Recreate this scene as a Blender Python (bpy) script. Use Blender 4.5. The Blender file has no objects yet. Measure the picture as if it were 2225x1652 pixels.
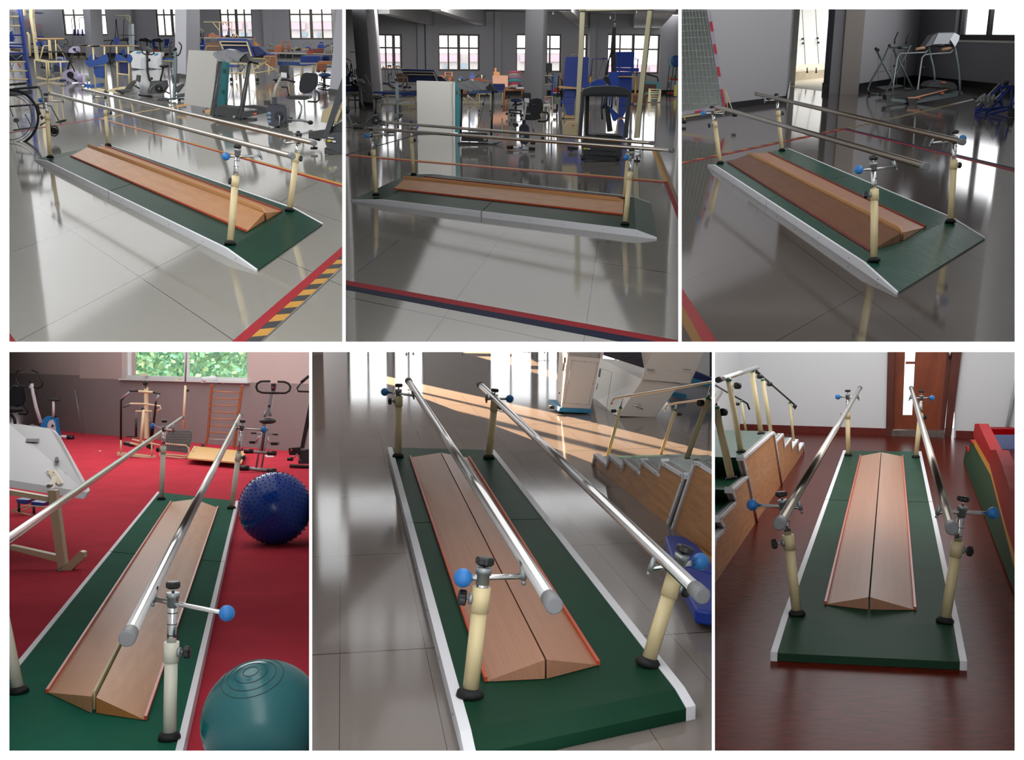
import bpy, bmesh, math, random
from mathutils import Vector as V, Matrix
random.seed(7)
SC = bpy.context.scene
COL = SC.collection
FW, FH, FL = 2225.0, 1652.0, 2500.0
CX, CY = FW/2, FH/2
CAM = V((0, 0, 1.6))
_p = math.atan((CY-72)/FL)
RX = V((1, 0, 0)); FV = V((0, math.cos(_p), -math.sin(_p))); UV_ = V((0, math.sin(_p), math.cos(_p)))
EYE = 1.6
def ray(x, y): return FV + RX*((x-CX)/FL) + UV_*((CY-y)/FL)
def PX(x, y, d): return CAM + ray(x, y)*d
def lin(c):
    return tuple(((v/255)/12.92 if v/255 <= .04045 else ((v/255+.055)/1.055)**2.4) for v in c)

# ---------------------------------------------------------------- materials
MATS = {}
def nt(name):
    m = bpy.data.materials.new(name); m.use_nodes = True
    return m, m.node_tree, m.node_tree.nodes['Principled BSDF']
def mat(name, rgb, rough=.5, metal=0, var=0, vscale=6, spec=.5, coat=0, bump=0, bscale=30, stretch=None):
    if name in MATS: return MATS[name]
    m, t, b = nt(name); N = t.nodes; L = t.links
    col = (*lin(rgb), 1)
    b.inputs['Base Color'].default_value = col
    b.inputs['Roughness'].default_value = rough; b.inputs['Metallic'].default_value = metal
    b.inputs['Specular IOR Level'].default_value = spec; b.inputs['Coat Weight'].default_value = coat
    tc = mp = None
    if var or bump:
        tc = N.new('ShaderNodeTexCoord'); mp = N.new('ShaderNodeMapping'); L.new(tc.outputs['Object'], mp.inputs[0])
        if stretch: mp.inputs['Scale'].default_value = stretch
    if var:
        n = N.new('ShaderNodeTexNoise'); n.inputs['Scale'].default_value = vscale; n.inputs['Detail'].default_value = 5
        L.new(mp.outputs[0], n.inputs['Vector'])
        r = N.new('ShaderNodeValToRGB'); L.new(n.outputs['Fac'], r.inputs[0])
        r.color_ramp.elements[0].position = .3; r.color_ramp.elements[1].position = .7
        r.color_ramp.elements[0].color = (*[c*(1-var) for c in col[:3]], 1)
        r.color_ramp.elements[1].color = (*[min(1, c*(1+var)) for c in col[:3]], 1)
        L.new(r.outputs[0], b.inputs['Base Color'])
    if bump:
        n = N.new('ShaderNodeTexNoise'); n.inputs['Scale'].default_value = bscale; n.inputs['Detail'].default_value = 4
        L.new(mp.outputs[0], n.inputs['Vector'])
        bp = N.new('ShaderNodeBump'); bp.inputs['Strength'].default_value = bump; bp.inputs['Distance'].default_value = .02
        L.new(n.outputs['Fac'], bp.inputs['Height']); L.new(bp.outputs[0], b.inputs['Normal'])
    MATS[name] = m
    return m
def mixrgb(N, L, fac, a, b, bt='MIX'):
    x = N.new('ShaderNodeMix'); x.data_type = 'RGBA'; x.blend_type = bt
    for k, v in ((0, fac), (6, a), (7, b)):
        if hasattr(v, 'is_linked') or hasattr(v, 'links'): L.new(v, x.inputs[k])
        else: x.inputs[k].default_value = v
    return x.outputs[2]
def mth(N, L, op, a, b=0.0):
    x = N.new('ShaderNodeMath'); x.operation = op
    for k, v in ((0, a), (1, b)):
        if hasattr(v, 'links'): L.new(v, x.inputs[k])
        else: x.inputs[k].default_value = v
    return x.outputs[0]
def mat_tiles(name, rgb, grout, gw=.006, rough=.12, var=.08, rowshift=0, tint=.06, spec=.5):
    """polished floor tiles on a u,v grid of one tile per unit"""
    m, t, b = nt(name); N = t.nodes; L = t.links
    uv = N.new('ShaderNodeUVMap'); s = N.new('ShaderNodeSeparateXYZ'); L.new(uv.outputs[0], s.inputs[0])
    v = s.outputs[1]; u = s.outputs[0]
    if rowshift: u = mth(N, L, 'ADD', u, mth(N, L, 'MULTIPLY', mth(N, L, 'FLOOR', v), rowshift))
    def edge(q, w):
        f = mth(N, L, 'FRACT', q)
        a = mth(N, L, 'LESS_THAN', f, w); c = mth(N, L, 'GREATER_THAN', f, 1-w)
        return mth(N, L, 'ADD', a, c)
    g = mth(N, L, 'MINIMUM', mth(N, L, 'ADD', edge(u, gw), edge(v, gw)), 1.0)
    cell = N.new('ShaderNodeCombineXYZ'); L.new(mth(N, L, 'FLOOR', u), cell.inputs[0]); L.new(mth(N, L, 'FLOOR', v), cell.inputs[1])
    wn = N.new('ShaderNodeTexWhiteNoise'); L.new(cell.outputs[0], wn.inputs['Vector'])
    ns = N.new('ShaderNodeTexNoise'); ns.inputs['Scale'].default_value = 1.7; ns.inputs['Detail'].default_value = 6
    L.new(uv.outputs[0], ns.inputs['Vector'])
    c = lin(rgb)
    f = mth(N, L, 'ADD', mth(N, L, 'MULTIPLY', wn.outputs['Value'], tint), mth(N, L, 'MULTIPLY', ns.outputs['Fac'], var))
    f = mth(N, L, 'ADD', f, 1-var/2-tint/2)
    cb = N.new('ShaderNodeVectorMath'); cb.operation = 'SCALE'; cb.inputs[0].default_value = c; L.new(f, cb.inputs['Scale'])
    out = mixrgb(N, L, g, cb.outputs[0], (*lin(grout), 1))
    L.new(out, b.inputs['Base Color'])
    b.inputs['Specular IOR Level'].default_value = spec
    rr = mth(N, L, 'ADD', mth(N, L, 'MULTIPLY', ns.outputs['Fac'], rough*.5), rough*.7); L.new(rr, b.inputs['Roughness'])
    MATS[name] = m; return m
def mat_wood(name, rgb, dark, scale=(1, 14, 14), rough=.35, coat=0, uvmap=False, contrast=.6):
    if name in MATS: return MATS[name]
    m, t, b = nt(name); N = t.nodes; L = t.links
    tc = N.new('ShaderNodeUVMap') if uvmap else N.new('ShaderNodeTexCoord')
    mp = N.new('ShaderNodeMapping'); mp.inputs['Scale'].default_value = scale
    L.new(tc.outputs[0] if uvmap else tc.outputs['Object'], mp.inputs[0])
    n = N.new('ShaderNodeTexNoise'); n.inputs['Scale'].default_value = 3; n.inputs['Detail'].default_value = 8; n.inputs['Distortion'].default_value = .6
    L.new(mp.outputs[0], n.inputs['Vector'])
    r = N.new('ShaderNodeValToRGB'); L.new(n.outputs['Fac'], r.inputs[0])
    r.color_ramp.elements[0].position = .5-contrast/3; r.color_ramp.elements[1].position = .5+contrast/3
    r.color_ramp.elements[0].color = (*lin(dark), 1); r.color_ramp.elements[1].color = (*lin(rgb), 1)
    L.new(r.outputs[0], b.inputs['Base Color']); b.inputs['Roughness'].default_value = rough; b.inputs['Coat Weight'].default_value = coat
    MATS[name] = m; return m
def mat_stripes(name, c1, c2, period=1.0, slant=0.0, rough=.4, duty=.5):
    m, t, b = nt(name); N = t.nodes; L = t.links
    uv = N.new('ShaderNodeUVMap'); s = N.new('ShaderNodeSeparateXYZ'); L.new(uv.outputs[0], s.inputs[0])
    q = mth(N, L, 'ADD', s.outputs[0], mth(N, L, 'MULTIPLY', s.outputs[1], slant))
    q = mth(N, L, 'FRACT', mth(N, L, 'DIVIDE', q, period))
    f = mth(N, L, 'GREATER_THAN', q, duty)
    L.new(mixrgb(N, L, f, (*lin(c1), 1), (*lin(c2), 1)), b.inputs['Base Color']); b.inputs['Roughness'].default_value = rough
    MATS[name] = m; return m
def mat_glass(name='window_glass', tint=(1, 1, 1), gl=.08, rough=.02):
    if name in MATS: return MATS[name]
    m = bpy.data.materials.new(name); m.use_nodes = True; t = m.node_tree; N = t.nodes; L = t.links
    N.remove(N['Principled BSDF'])
    a = N.new('ShaderNodeBsdfTransparent'); a.inputs[0].default_value = (*tint, 1)
    g = N.new('ShaderNodeBsdfGlossy'); g.inputs['Roughness'].default_value = rough
    x = N.new('ShaderNodeMixShader'); x.inputs[0].default_value = gl
    L.new(a.outputs[0], x.inputs[1]); L.new(g.outputs[0], x.inputs[2]); L.new(x.outputs[0], N['Material Output'].inputs[0])
    MATS[name] = m; return m

CREAM = mat('cream_paint', (226, 208, 160), .35)
DULL = mat('dull_steel', (120, 112, 104), .35, 1)
CHROME = mat('chrome', (205, 205, 205), .18, 1)
STEEL = mat('brushed_steel', (182, 174, 164), .24, 1)
BLACK = mat('black_plastic', (16, 16, 18), .4)
DARK = mat('dark_grey_plastic', (36, 38, 42), .45)
CAPG = mat('grey_rubber', (118, 120, 122), .5)
BLUEB = mat('blue_ball_plastic', (44, 122, 196), .4)
WHITE = mat('white_enamel', (225, 226, 228), .35)
RAILW = mat('white_aluminium', (244, 245, 250), .5, spec=.2)
BLUEV = mat('blue_vinyl', (30, 62, 150), .38)
BLUEM = mat('blue_metal', (34, 62, 150), .4)
SILV = mat('silver_paint', (150, 156, 158), .35, .6)
GREYM = mat('grey_metal', (96, 108, 110), .4, .3)
WOODO = mat_wood('beech_wood', (196, 128, 78), (176, 106, 60), (2, 14, 14))
WOODL = mat_wood('light_wood', (226, 182, 120), (206, 158, 98), (3, 12, 12))
WOODB = mat('brown_board', (120, 84, 62), .5, var=.1)
PINK = mat('pink_plastic', (226, 110, 140), .5)
RED = mat('red_plastic', (190, 40, 44), .45)
ORNG = mat('orange_plastic', (232, 96, 36), .45)
TEAL = mat('teal_cardboard', (40, 120, 128), .7)
RUBBER = mat('black_rubber', (14, 14, 15), .7)

# ---------------------------------------------------------------- rooms and mesh building
class Room:
    def __init__(s, name, x0, x1, y0, y1, h0, h1=None, eye=EYE):
        h1 = h0 if h1 is None else h1
        s.name = name; s.x0, s.x1, s.y0, s.y1 = x0, x1, y0, y1; s.h = h0; s.eye = eye
        n = ray(x1, h1).cross(ray(x0, h0)).normalized()
        if n.z < 0: n = -n
        s.n = n; s.g = (FV - n*FV.dot(n)).normalized(); s.r = s.g.cross(n).normalized()
        top = y0 < 500
        bx0 = x0-.4; bx1 = x1+.4
        by0 = y0-.4; by1 = y1+.4
        s.planes = []
        def pl(a, b, inside):
            q = ray(*a).cross(ray(*b)).normalized()
            if q.dot(ray(*inside)) > 0: q = -q
            s.planes.append(q)
        c = ((x0+x1)/2, (y0+y1)/2)
        pl((bx0, 0), (bx0, 1652), c); pl((bx1, 0), (bx1, 1652), c); pl((0, by1), (2225, by1), c)
        if not top: pl((0, by0), (2225, by0), c)
    def t(s, x, y, z=0): return -(s.eye-z)/s.n.dot(ray(x, y))
    def f(s, x, y, z=0): return CAM + ray(x, y)*s.t(x, y, z)
    def zof(s, P): return (P-CAM).dot(s.n)+s.eye
    def drop(s, P, z=0): return P - s.n*(s.zof(P)-z)

ROOM = None
class MB:
    def __init__(s): s.v = []; s.f = []; s.sm = []; s.uvf = None; s.smooth_all = False
    def add(s, vs, fs, smooth=False):
        k = len(s.v); s.v += [V(v) for v in vs]
        for f in fs: s.f.append([i+k for i in f]); s.sm.append(smooth)
        return s
    def hexa(s, b, t):
        """box from 4 bottom and 4 top corners in order"""
        return s.add(list(b)+list(t), [(0, 1, 2, 3), (7, 6, 5, 4), (0, 4, 5, 1), (1, 5, 6, 2), (2, 6, 7, 3), (3, 7, 4, 0)])
    def prism(s, pts, vec):
        n = len(pts); a = [V(p) for p in pts]; b = [p+vec for p in a]
        return s.add(a+b, [tuple(range(n)), tuple(range(2*n-1, n-1, -1))]+[(i, n+i, n+(i+1) % n, (i+1) % n) for i in range(n)])
    def loft(s, A, B):
        n = len(A)
        return s.add(list(A)+list(B), [tuple(range(n)), tuple(range(2*n-1, n-1, -1))]+[(i, n+i, n+(i+1) % n, (i+1) % n) for i in range(n)])
    def tube(s, pts, r, seg=10, closed=False, caps=True):
        pts = [V(p) for p in pts]; n = len(pts)
        if n < 2: return s
        rr = r if isinstance(r, (list, tuple)) else [r]*n
        tang = []
        for i in range(n):
            if closed: d = pts[(i+1) % n]-pts[i-1]
            else: d = (pts[min(i+1, n-1)]-pts[max(i-1, 0)])
            tang.append(d.normalized() if d.length > 1e-9 else V((0, 0, 1)))
        up = V((0, 0, 1)) if abs(tang[0].z) < .9 else V((1, 0, 0))
        nx = tang[0].cross(up).normalized()
        vs = []
        for i in range(n):
            nx = (nx - tang[i]*nx.dot(tang[i]))
            nx = nx.normalized() if nx.length > 1e-6 else tang[i].orthogonal().normalized()
            ny = tang[i].cross(nx)
            for k in range(seg):
                a = 2*math.pi*k/seg
                vs.append(pts[i]+(nx*math.cos(a)+ny*math.sin(a))*rr[i])
        fs = []
        for i in range(n if closed else n-1):
            j = (i+1) % n
            for k in range(seg): fs.append((i*seg+k, i*seg+(k+1) % seg, j*seg+(k+1) % seg, j*seg+k))
        s.add(vs, fs, True)
        if caps and not closed:
            s.add(vs[:seg], [tuple(range(seg-1, -1, -1))]); s.add(vs[-seg:], [tuple(range(seg))])
        return s
    def ball(s, c, r, seg=18, sq=None):
        vs = []; fs = []; rg = seg//2
        ax = sq or (V((1, 0, 0)), V((0, 1, 0)), V((0, 0, 1)))
        rr = r if isinstance(r, (tuple, list)) else (r, r, r)
        for i in range(rg+1):
            a = math.pi*i/rg
            for k in range(seg):
                b = 2*math.pi*k/seg
                vs.append(c+ax[0]*(rr[0]*math.sin(a)*math.cos(b))+ax[1]*(rr[1]*math.sin(a)*math.sin(b))+ax[2]*(rr[2]*math.cos(a)))
        for i in range(rg):
            for k in range(seg): fs.append((i*seg+k, (i+1)*seg+k, (i+1)*seg+(k+1) % seg, i*seg+(k+1) % seg))
        return s.add(vs, fs, True)
    def build(s, name, m, parent=None, room=None, noclip=False, bevel=0, solid=None):
        room = room or ROOM
        me = bpy.data.meshes.new(name)
        org = parent.get('_w') if parent is not None else None
        org = V(org) if org is not None else (sum(s.v, V((0, 0, 0)))/max(1, len(s.v)))
        me.from_pydata([v-org for v in s.v], [], s.f)
        for p, k in zip(me.polygons, s.sm): p.use_smooth = k
        bm = bmesh.new(); bm.from_mesh(me)
        bmesh.ops.remove_doubles(bm, verts=bm.verts, dist=1e-6)
        bmesh.ops.recalc_face_normals(bm, faces=bm.faces)
        if room is not None and not noclip:
            for q in room.planes:
                if any(q.dot(v-CAM) > 1e-4 for v in s.v):
                    bmesh.ops.bisect_plane(bm, geom=bm.verts[:]+bm.edges[:]+bm.faces[:], plane_co=CAM-org, plane_no=q, clear_outer=True)
        if not bm.verts: bm.free(); return None
        if s.uvf:
            lay = bm.loops.layers.uv.new('UVMap')
            for f in bm.faces:
                for l in f.loops: l[lay].uv = s.uvf(l.vert.co+org)
        bm.to_mesh(me); bm.free()
        if m: me.materials.append(m)
        o = bpy.data.objects.new(name, me); COL.objects.link(o)
        if parent is not None: o.parent = parent; o['_w'] = tuple(org)
        if parent is None: o.location = org; o['_w'] = tuple(org)
        if parent is not None and parent.type == 'MESH': pass
        if bevel:
            b = o.modifiers.new('bevel', 'BEVEL'); b.width = bevel; b.segments = 2; b.limit_method = 'ANGLE'; b.angle_limit = .7
        return o

def tag(o, label=None, cat=None, group=None, kind=None):
    if o is None: return o
    if label: o['label'] = label
    if cat: o['category'] = cat
    if group: o['group'] = group
    if kind: o['kind'] = kind
    return o
def struct(o): return tag(o, kind='structure')

class T:
    """one thing: an Empty at its base; coordinates are read off at the distance of its base"""
    def __init__(s, name, label, cat, base, group=None, d=None, z=0, room=None):
        s.R = room or ROOM
        s.d = d if d is not None else s.R.t(*base, z)
        o = bpy.data.objects.new(name, None); COL.objects.link(o)
        loc = PX(base[0], base[1], s.d); o.location = loc; o['_w'] = tuple(loc); o.empty_display_size = .1
        tag(o, label, cat, group); s.o = o; s.last = None
    def P(s, x, y, dd=0): return PX(x, y, s.d+dd)
    def pts(s, L): return [s.P(*q) for q in L]
    def m(s, px): return px*s.d/FL
    def fin(s, mb, part, m, parent=None, **k): s.last = mb.build(part, m, parent or s.o, s.R, **k); return s.last
    def tube(s, part, L, w, m, parent=None, seg=8, closed=False, **k):
        if not isinstance(L[0][0], (tuple, list)): L = [L]
        mb = MB()
        for l in L: mb.tube(s.pts(l), s.m(w)/2, seg, closed)
        return s.fin(mb, part, m, parent, **k)
    def tubes(s, part, LL, w, m, **k):
        for l in LL: s.tube(part, l, w, m, **k)
    def poly(s, part, L, th, m, dd=0, parent=None, vec=None, **k):
        mb = MB(); mb.prism([s.P(q[0], q[1], dd+(q[2] if len(q) > 2 else 0)) for q in L], (vec or s.R.g)*th)
        return s.fin(mb, part, m, parent, **k)
    def rect(s, part, x0, y0, x1, y1, th, m, dd=0, **k): return s.poly(part, [(x0, y0), (x1, y0), (x1, y1), (x0, y1)], th, m, dd, **k)
    def ball(s, part, c, r, m, parent=None, **k):
        mb = MB(); rr = tuple(s.m(q) for q in r) if isinstance(r, tuple) else s.m(r)
        mb.ball(s.P(*c), rr, 20, (s.R.r, s.R.g, s.R.n) if isinstance(r, tuple) else None); return s.fin(mb, part, m, parent, **k)
    def disc(s, part, c, r, th, m, ax=None, parent=None, seg=20, **k):
        a = (ax or s.R.g).normalized(); c = s.P(*c); mb = MB(); mb.tube([c-a*th/2, c+a*th/2], s.m(r), seg); return s.fin(mb, part, m, parent, **k)
    def ring(s, part, c, rx, ry, w, m, parent=None, seg=28, a0=0, a1=360, sgn=1, **k):
        """a round hoop standing upright, turned so that it looks rx wide and ry tall"""
        q = math.sqrt(max(0, ry*ry-rx*rx)); n = seg; full = abs(a1-a0) >= 360
        L = []
        for i in range(n if full else n+1):
            a = math.radians(a0+(a1-a0)*i/n); L.append(s.P(c[0]+rx*math.cos(a), c[1]-ry*math.sin(a), (c[2] if len(c) > 2 else 0)+sgn*s.m(q*math.cos(a))))
        mb = MB(); mb.tube(L, s.m(w)/2, 8, full); return s.fin(mb, part, m, parent, **k)
    def fbox(s, part, px4, h, m, z=0, parent=None, bevel=0):
        """box standing on the floor over four floor pixels"""
        mb = MB(); b = [s.R.f(x, y, z) for x, y in px4]; mb.hexa(b, [q+s.R.n*h for q in b]); return s.fin(mb, part, m, parent, bevel=bevel)

class Wall:
    """vertical plane over two floor pixels; a along, b up, c away from the viewer"""
    def __init__(s, L, R, room=None):
        s.R = room or ROOM; s.o = s.R.f(*L); q = s.R.f(*R)
        s.u = (q-s.o); s.len = s.u.length; s.u.normalize(); s.n = s.R.n; s.w = s.n.cross(s.u)
        if s.w.dot(s.o-CAM) < 0: s.w = -s.w
        s.w.normalize()
    def ab(s, x, y):
        r = ray(x, y); t = (s.o-CAM).dot(s.w)/r.dot(s.w); P = CAM+r*t-s.o; return P.dot(s.u), P.dot(s.n)
    def pt(s, a, b, c=0): return s.o+s.u*a+s.n*b+s.w*c
    def box(s, mb, a0, b0, a1, b1, c0, c1):
        mb.hexa([s.pt(a0, b0, c0), s.pt(a1, b0, c0), s.pt(a1, b0, c1), s.pt(a0, b0, c1)], [s.pt(a0, b1, c0), s.pt(a1, b1, c0), s.pt(a1, b1, c1), s.pt(a0, b1, c1)])
    def rectpx(s, x0, y0, x1, y1):
        a0, b1 = s.ab(x0, (y0+y1)/2)[0], s.ab((x0+x1)/2, y0)[1]; a1, b0 = s.ab(x1, (y0+y1)/2)[0], s.ab((x0+x1)/2, y1)[1]
        return a0, b0, a1, b1
    def build(s, name, m, a0, a1, top, th=.25, holes=(), z0=0, noclip=False):
        mb = MB(); cur = a0
        for (x0, b0, x1, b1) in sorted(holes):
            x0c, x1c = max(x0, a0), min(x1, a1)
            if x0c > cur: s.box(mb, cur, z0, x0c, top, 0, th)
            if b0 > z0: s.box(mb, x0c, z0, x1c, b0, 0, th)
            if b1 < top: s.box(mb, x0c, b1, x1c, top, 0, th)
            cur = x1c
        if cur < a1: s.box(mb, cur, z0, a1, top, 0, th)
        return struct(mb.build(name, m, None, s.R, noclip=noclip))
    def window(s, k, hole, cols, rows, fm, fw=.06, th=.25, pane=True, dep=.08, noclip=False, rowpos=None, outer=True, thick=()):
        a0, b0, a1, b1 = hole; mb = MB()
        c0 = th*.3; c1 = c0+dep
        if outer:
            s.box(mb, a0, b0, a0+fw, b1, c0, c1); s.box(mb, a1-fw, b0, a1, b1, c0, c1)
            s.box(mb, a0+fw, b0, a1-fw, b0+fw, c0, c1); s.box(mb, a0+fw, b1-fw, a1-fw, b1, c0, c1)
        for i in range(1, cols):
            a = a0+(a1-a0)*i/cols; w = fw*(.9 if i in thick else .45); s.box(mb, a-w, b0+fw, a+w, b1-fw, c0, c1)
        for q in (rowpos or [i/rows for i in range(1, rows)]):
            b = b0+(b1-b0)*q; s.box(mb, a0+fw, b-fw*.5, a1-fw, b+fw*.5, c0-.005, c1+.005)
        o = struct(mb.build('window_%d' % k, fm, None, s.R, noclip=noclip))
        if pane and o is not None:
            g = MB(); s.box(g, a0+fw*.5, b0+fw*.5, a1-fw*.5, b1-fw*.5, (c0+c1)/2-.004, (c0+c1)/2+.004); g.build('window_pane', mat_glass(), o, s.R, noclip=noclip)
        return o

def floor_quad(name, m, room, yfar, O=None, U=None, Vv=None, thick=.02, yn=None):
    """floor slab; O, U, V are floor pixels: a tile corner and its neighbours along the two tile directions"""
    yn = yn or room.y1+7
    c = [room.f(room.x0-3 if room.x0 > 30 else room.x0-12, yn), room.f(room.x1+3 if room.x1 < 2200 else room.x1+12, yn),
         room.f(room.x1+3 if room.x1 < 2200 else room.x1+12, yfar), room.f(room.x0-3 if room.x0 > 30 else room.x0-12, yfar)]
    mb = MB(); mb.hexa([q-room.n*thick for q in c], c)
    if O:
        o = room.f(*O); e1 = room.f(*U)-o; e2 = room.f(*Vv)-o
        a, b, d = e1.dot(e1), e1.dot(e2), e2.dot(e2); det = a*d-b*b
        def uvf(P):
            q = P-o; x, y = q.dot(e1), q.dot(e2); return ((x*d-y*b)/det, (y*a-x*b)/det)
        mb.uvf = uvf
    return struct(mb.build(name, m, None, room, noclip=True))

def tape(label, L, m, room=None, ulen=None, z=.0015, lift=0):
    """tape stuck on the floor: polygon of floor pixels (a0,a1 = one end, b1,b0 = other end)"""
    R = room or ROOM; P = [R.f(x, y) for x, y in L]
    mb = MB(); mb.prism([p+R.n*lift for p in P], R.n*(z+lift*0))
    o = (P[0]+P[1])/2; e = (P[2]+P[3])/2-o; w = (P[1]-P[0]); w = w-e*(w.dot(e)/e.dot(e)); W = w.length; n = e.length; e = e/n; wn = w/W
    mb.uvf = lambda Q: ((Q-o).dot(e)/W, (Q-o).dot(wn)/W)
    return tag(mb.build('floor_tape', m, None, R), label, 'floor tape', kind='thing')

# ---------------------------------------------------------------- the parallel bars
TOPZ = .062
def parallel_bars(room, label, corners, bends, seam, posts, rails, green, zt=TOPZ, rail_w=.035, ball_r=.031, screws=True, post_m=None, tipz=.012, rail_r=.0205, shine=None):
    """corners: floor pixels near-left, near-right, far-right, far-left (left-right = along the walkway);
    bends: s positions where the end slopes start; seam: s of the joint"""
    R = room
    NL, NR, FR, FLc = [R.f(*c) for c in corners]
    def sof(q):
        if not isinstance(q, tuple): return q
        e = NR-NL; return (R.f(*q)-NL).dot(e)/e.dot(e)
    seam = sof(seam); bends = tuple(sof(q) for q in bends)
    def S(s, t, z=0): return (NL*(1-s)+NR*s)*(1-t)+(FLc*(1-s)+FR*s)*t + R.n*z
    root = bpy.data.objects.new('parallel_bars', None); COL.objects.link(root)
    loc = S(.5, .5); root.location = loc; root['_w'] = tuple(loc); tag(root, label, 'parallel bars')
    wt = rail_w/((FLc-NL).length); wt2 = rail_w/((FR-NR).length); w = (wt+wt2)/2
    prof = [(0, tipz), (bends[0], zt), (bends[1], zt), (1, tipz)]
    def zat(s):
        for (a, za), (b, zb) in zip(prof, prof[1:]):
            if s <= b+1e-9: return za+(zb-za)*(s-a)/max(1e-9, b-a)
        return tipz
    gap = .0012
    for (a, b) in ((0, seam-gap), (seam+gap, 1)):
        ss = sorted({a, b, *[q for q in bends if a < q < b]})
        mb = MB()
        for s0, s1 in zip(ss, ss[1:]):
            mb.hexa([S(s0, w, .002), S(s1, w, .002), S(s1, 1-w, .002), S(s0, 1-w, .002)], [S(s0, w, zat(s0)), S(s1, w, zat(s1)), S(s1, 1-w, zat(s1)), S(s0, 1-w, zat(s0))])
        p = mb.build('platform_panel', green, root, R)
        for (t0, t1) in ((0, w), (1-w, 1)):
            mb = MB()
            for s0, s1 in zip(ss, ss[1:]):
                e = .004
                mb.hexa([S(s0, t0, 0), S(s1, t0, 0), S(s1, t1, 0), S(s0, t1, 0)], [S(s0, t0, zat(s0)+e), S(s1, t0, zat(s1)+e), S(s1, t1, zat(s1)+e), S(s0, t1, zat(s0)+e)])
            r = mb.build('side_rail', RAILW, root, R)
            if screws and t0 == 0 and r is not None:
                for q in (.12, .3, .5, .72, .9):
                    s_ = a+(b-a)*q; c = S(s_, 0, zat(s_)*.5); ax = (S(.5, 0)-S(.5, 1)).normalized()
                    sb = MB(); sb.tube([c-ax*.001, c+ax*.003], .005, 6); sb.build('screw', SILV, r, R)
    for ps in posts:
        b = R.f(*ps['base'], zt); d = (b-CAM).dot(FV); pm = post_m or CREAM; k = ps.get('k', 1.0)
        def P(q, dd=0): return PX(q[0], q[1], d+dd)
        col, top = P(ps['col']), P(ps['top'])
        ax = (top-b).normalized(); L = (col-b).length
        r = .026*k
        post = MB().tube([b+ax*.01, col-ax*.07*k], r, 20).build('post', pm, root, R)
        MB().tube([b, b+ax*.018, b+ax*.03], [r*1.75, r*1.65, r*1.25], 20).build('rubber_flange', RUBBER, post, R)
        MB().tube([col-ax*.08*k, col], r*1.16, 20).build('collar', pm, post, R)
        inner = MB().tube([col-ax*.02, top-ax*.045*k], r*.74, 18).build('inner_tube', CHROME, root, R)
        h = (top-ax*.05*k-col).length
        for i in range(int(h/.045)): MB().tube([col+ax*(.025+i*.045), col+ax*(.0285+i*.045)], r*.77, 18).build('index_groove', DARK, inner, R)
        MB().tube([top-ax*.055*k, top-ax*.02*k, top-ax*.02*k, top], [r*.86, r*.86, r*1.0, r*1.0], 18).build('tube_head', SILV, root, R)
        if 'knob' in ps:
            kb = P(ps['knob']); a2 = ax; bolt = MB().tube([top, kb], .006, 8).build('bolt', CHROME, root, R)
            n = 30; vs = []; fs = []
            u1 = a2.orthogonal().normalized(); u2 = a2.cross(u1)
            mb = MB(); rad = r*1.12
            for (hh, q) in ((-.013, .72), (-.006, 1), (.009, 1), (.015, .8)):
                for i in range(n):
                    an = 2*math.pi*i/n; rr = rad*q*(1+.07*math.cos(6*an)); vs.append(kb+a2*hh*k+(u1*math.cos(an)+u2*math.sin(an))*rr)
            for j in range(3):
                for i in range(n): fs.append((j*n+i, j*n+(i+1) % n, (j+1)*n+(i+1) % n, (j+1)*n+i))
            fs += [tuple(range(n-1, -1, -1)), tuple(range(3*n, 4*n))]
            mb.add(vs, fs, False); mb.build('top_knob', BLACK, root, R)
        if 'clamp' in ps:
            c = P(ps['clamp'], ps.get('cdd', 0)); a0 = col-ax*.04*k; dr = (c-a0); dr = (dr-ax*dr.dot(ax)); dl = dr.length; dr = dr.normalized(); q = a0+dr*dl
            MB().tube([a0+dr*r, q], .006*k, 8).build('clamp_bolt', SILV, root, R)
            MB().tube([a0+dr*r*1.0, a0+dr*r*1.5], [.022*k, .018*k], 10).build('clamp_bracket', SILV, root, R)
            mb = MB(); n = 24; u2 = ax.cross(dr); vs = []; fs = []
            for (hh, qq) in ((-.012, .8), (-.008, 1), (.01, 1), (.016, .7)):
                for i in range(n):
                    an = 2*math.pi*i/n; rr = .024*k*qq*(1+.09*math.cos(6*an)); vs.append(q+dr*hh*k+(ax*math.cos(an)+u2*math.sin(an))*rr)
            for j in range(3):
                for i in range(n): fs.append((j*n+i, j*n+(i+1) % n, (j+1)*n+(i+1) % n, (j+1)*n+i))
            fs += [tuple(range(n-1, -1, -1)), tuple(range(3*n, 4*n))]
            mb.add(vs, fs); mb.build('clamp_knob', BLACK, root, R)
        if 'arm' in ps:   # ball end (or outer end) and rail end, on the level of the arm
            arm = ps['arm']; pa = P(arm[1]); za = R.zof(pa)
            def lev(q, z=za): return R.f(q[0], q[1], z)
            e0, e1 = lev(arm[0]), lev(arm[2])
            # keep the arm through the post: shift end depths onto the line through pa
            MB().tube([e0, pa, e1], .0095*k, 12).build('cross_arm', CHROME, root, R)
            if ps.get('ball', True): MB().ball(e0, ball_r*k, 22).build('ball_grip', BLUEB, root, R)
            if 'rail' in ps:
                rp = PX(ps['rail'][0], ps['rail'][1], (e1-CAM).dot(FV))
                dn = (e1-rp); dn = dn.normalized() if dn.length > 1e-4 else -R.n
                br = MB().tube([rp, e1+dn*.012], .011*k, 10).tube([e1+dn*.012, e1+dn*.03], .007*k, 8); br.build('rail_bracket', SILV, root, R)
                ps['rp'] = rp
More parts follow.
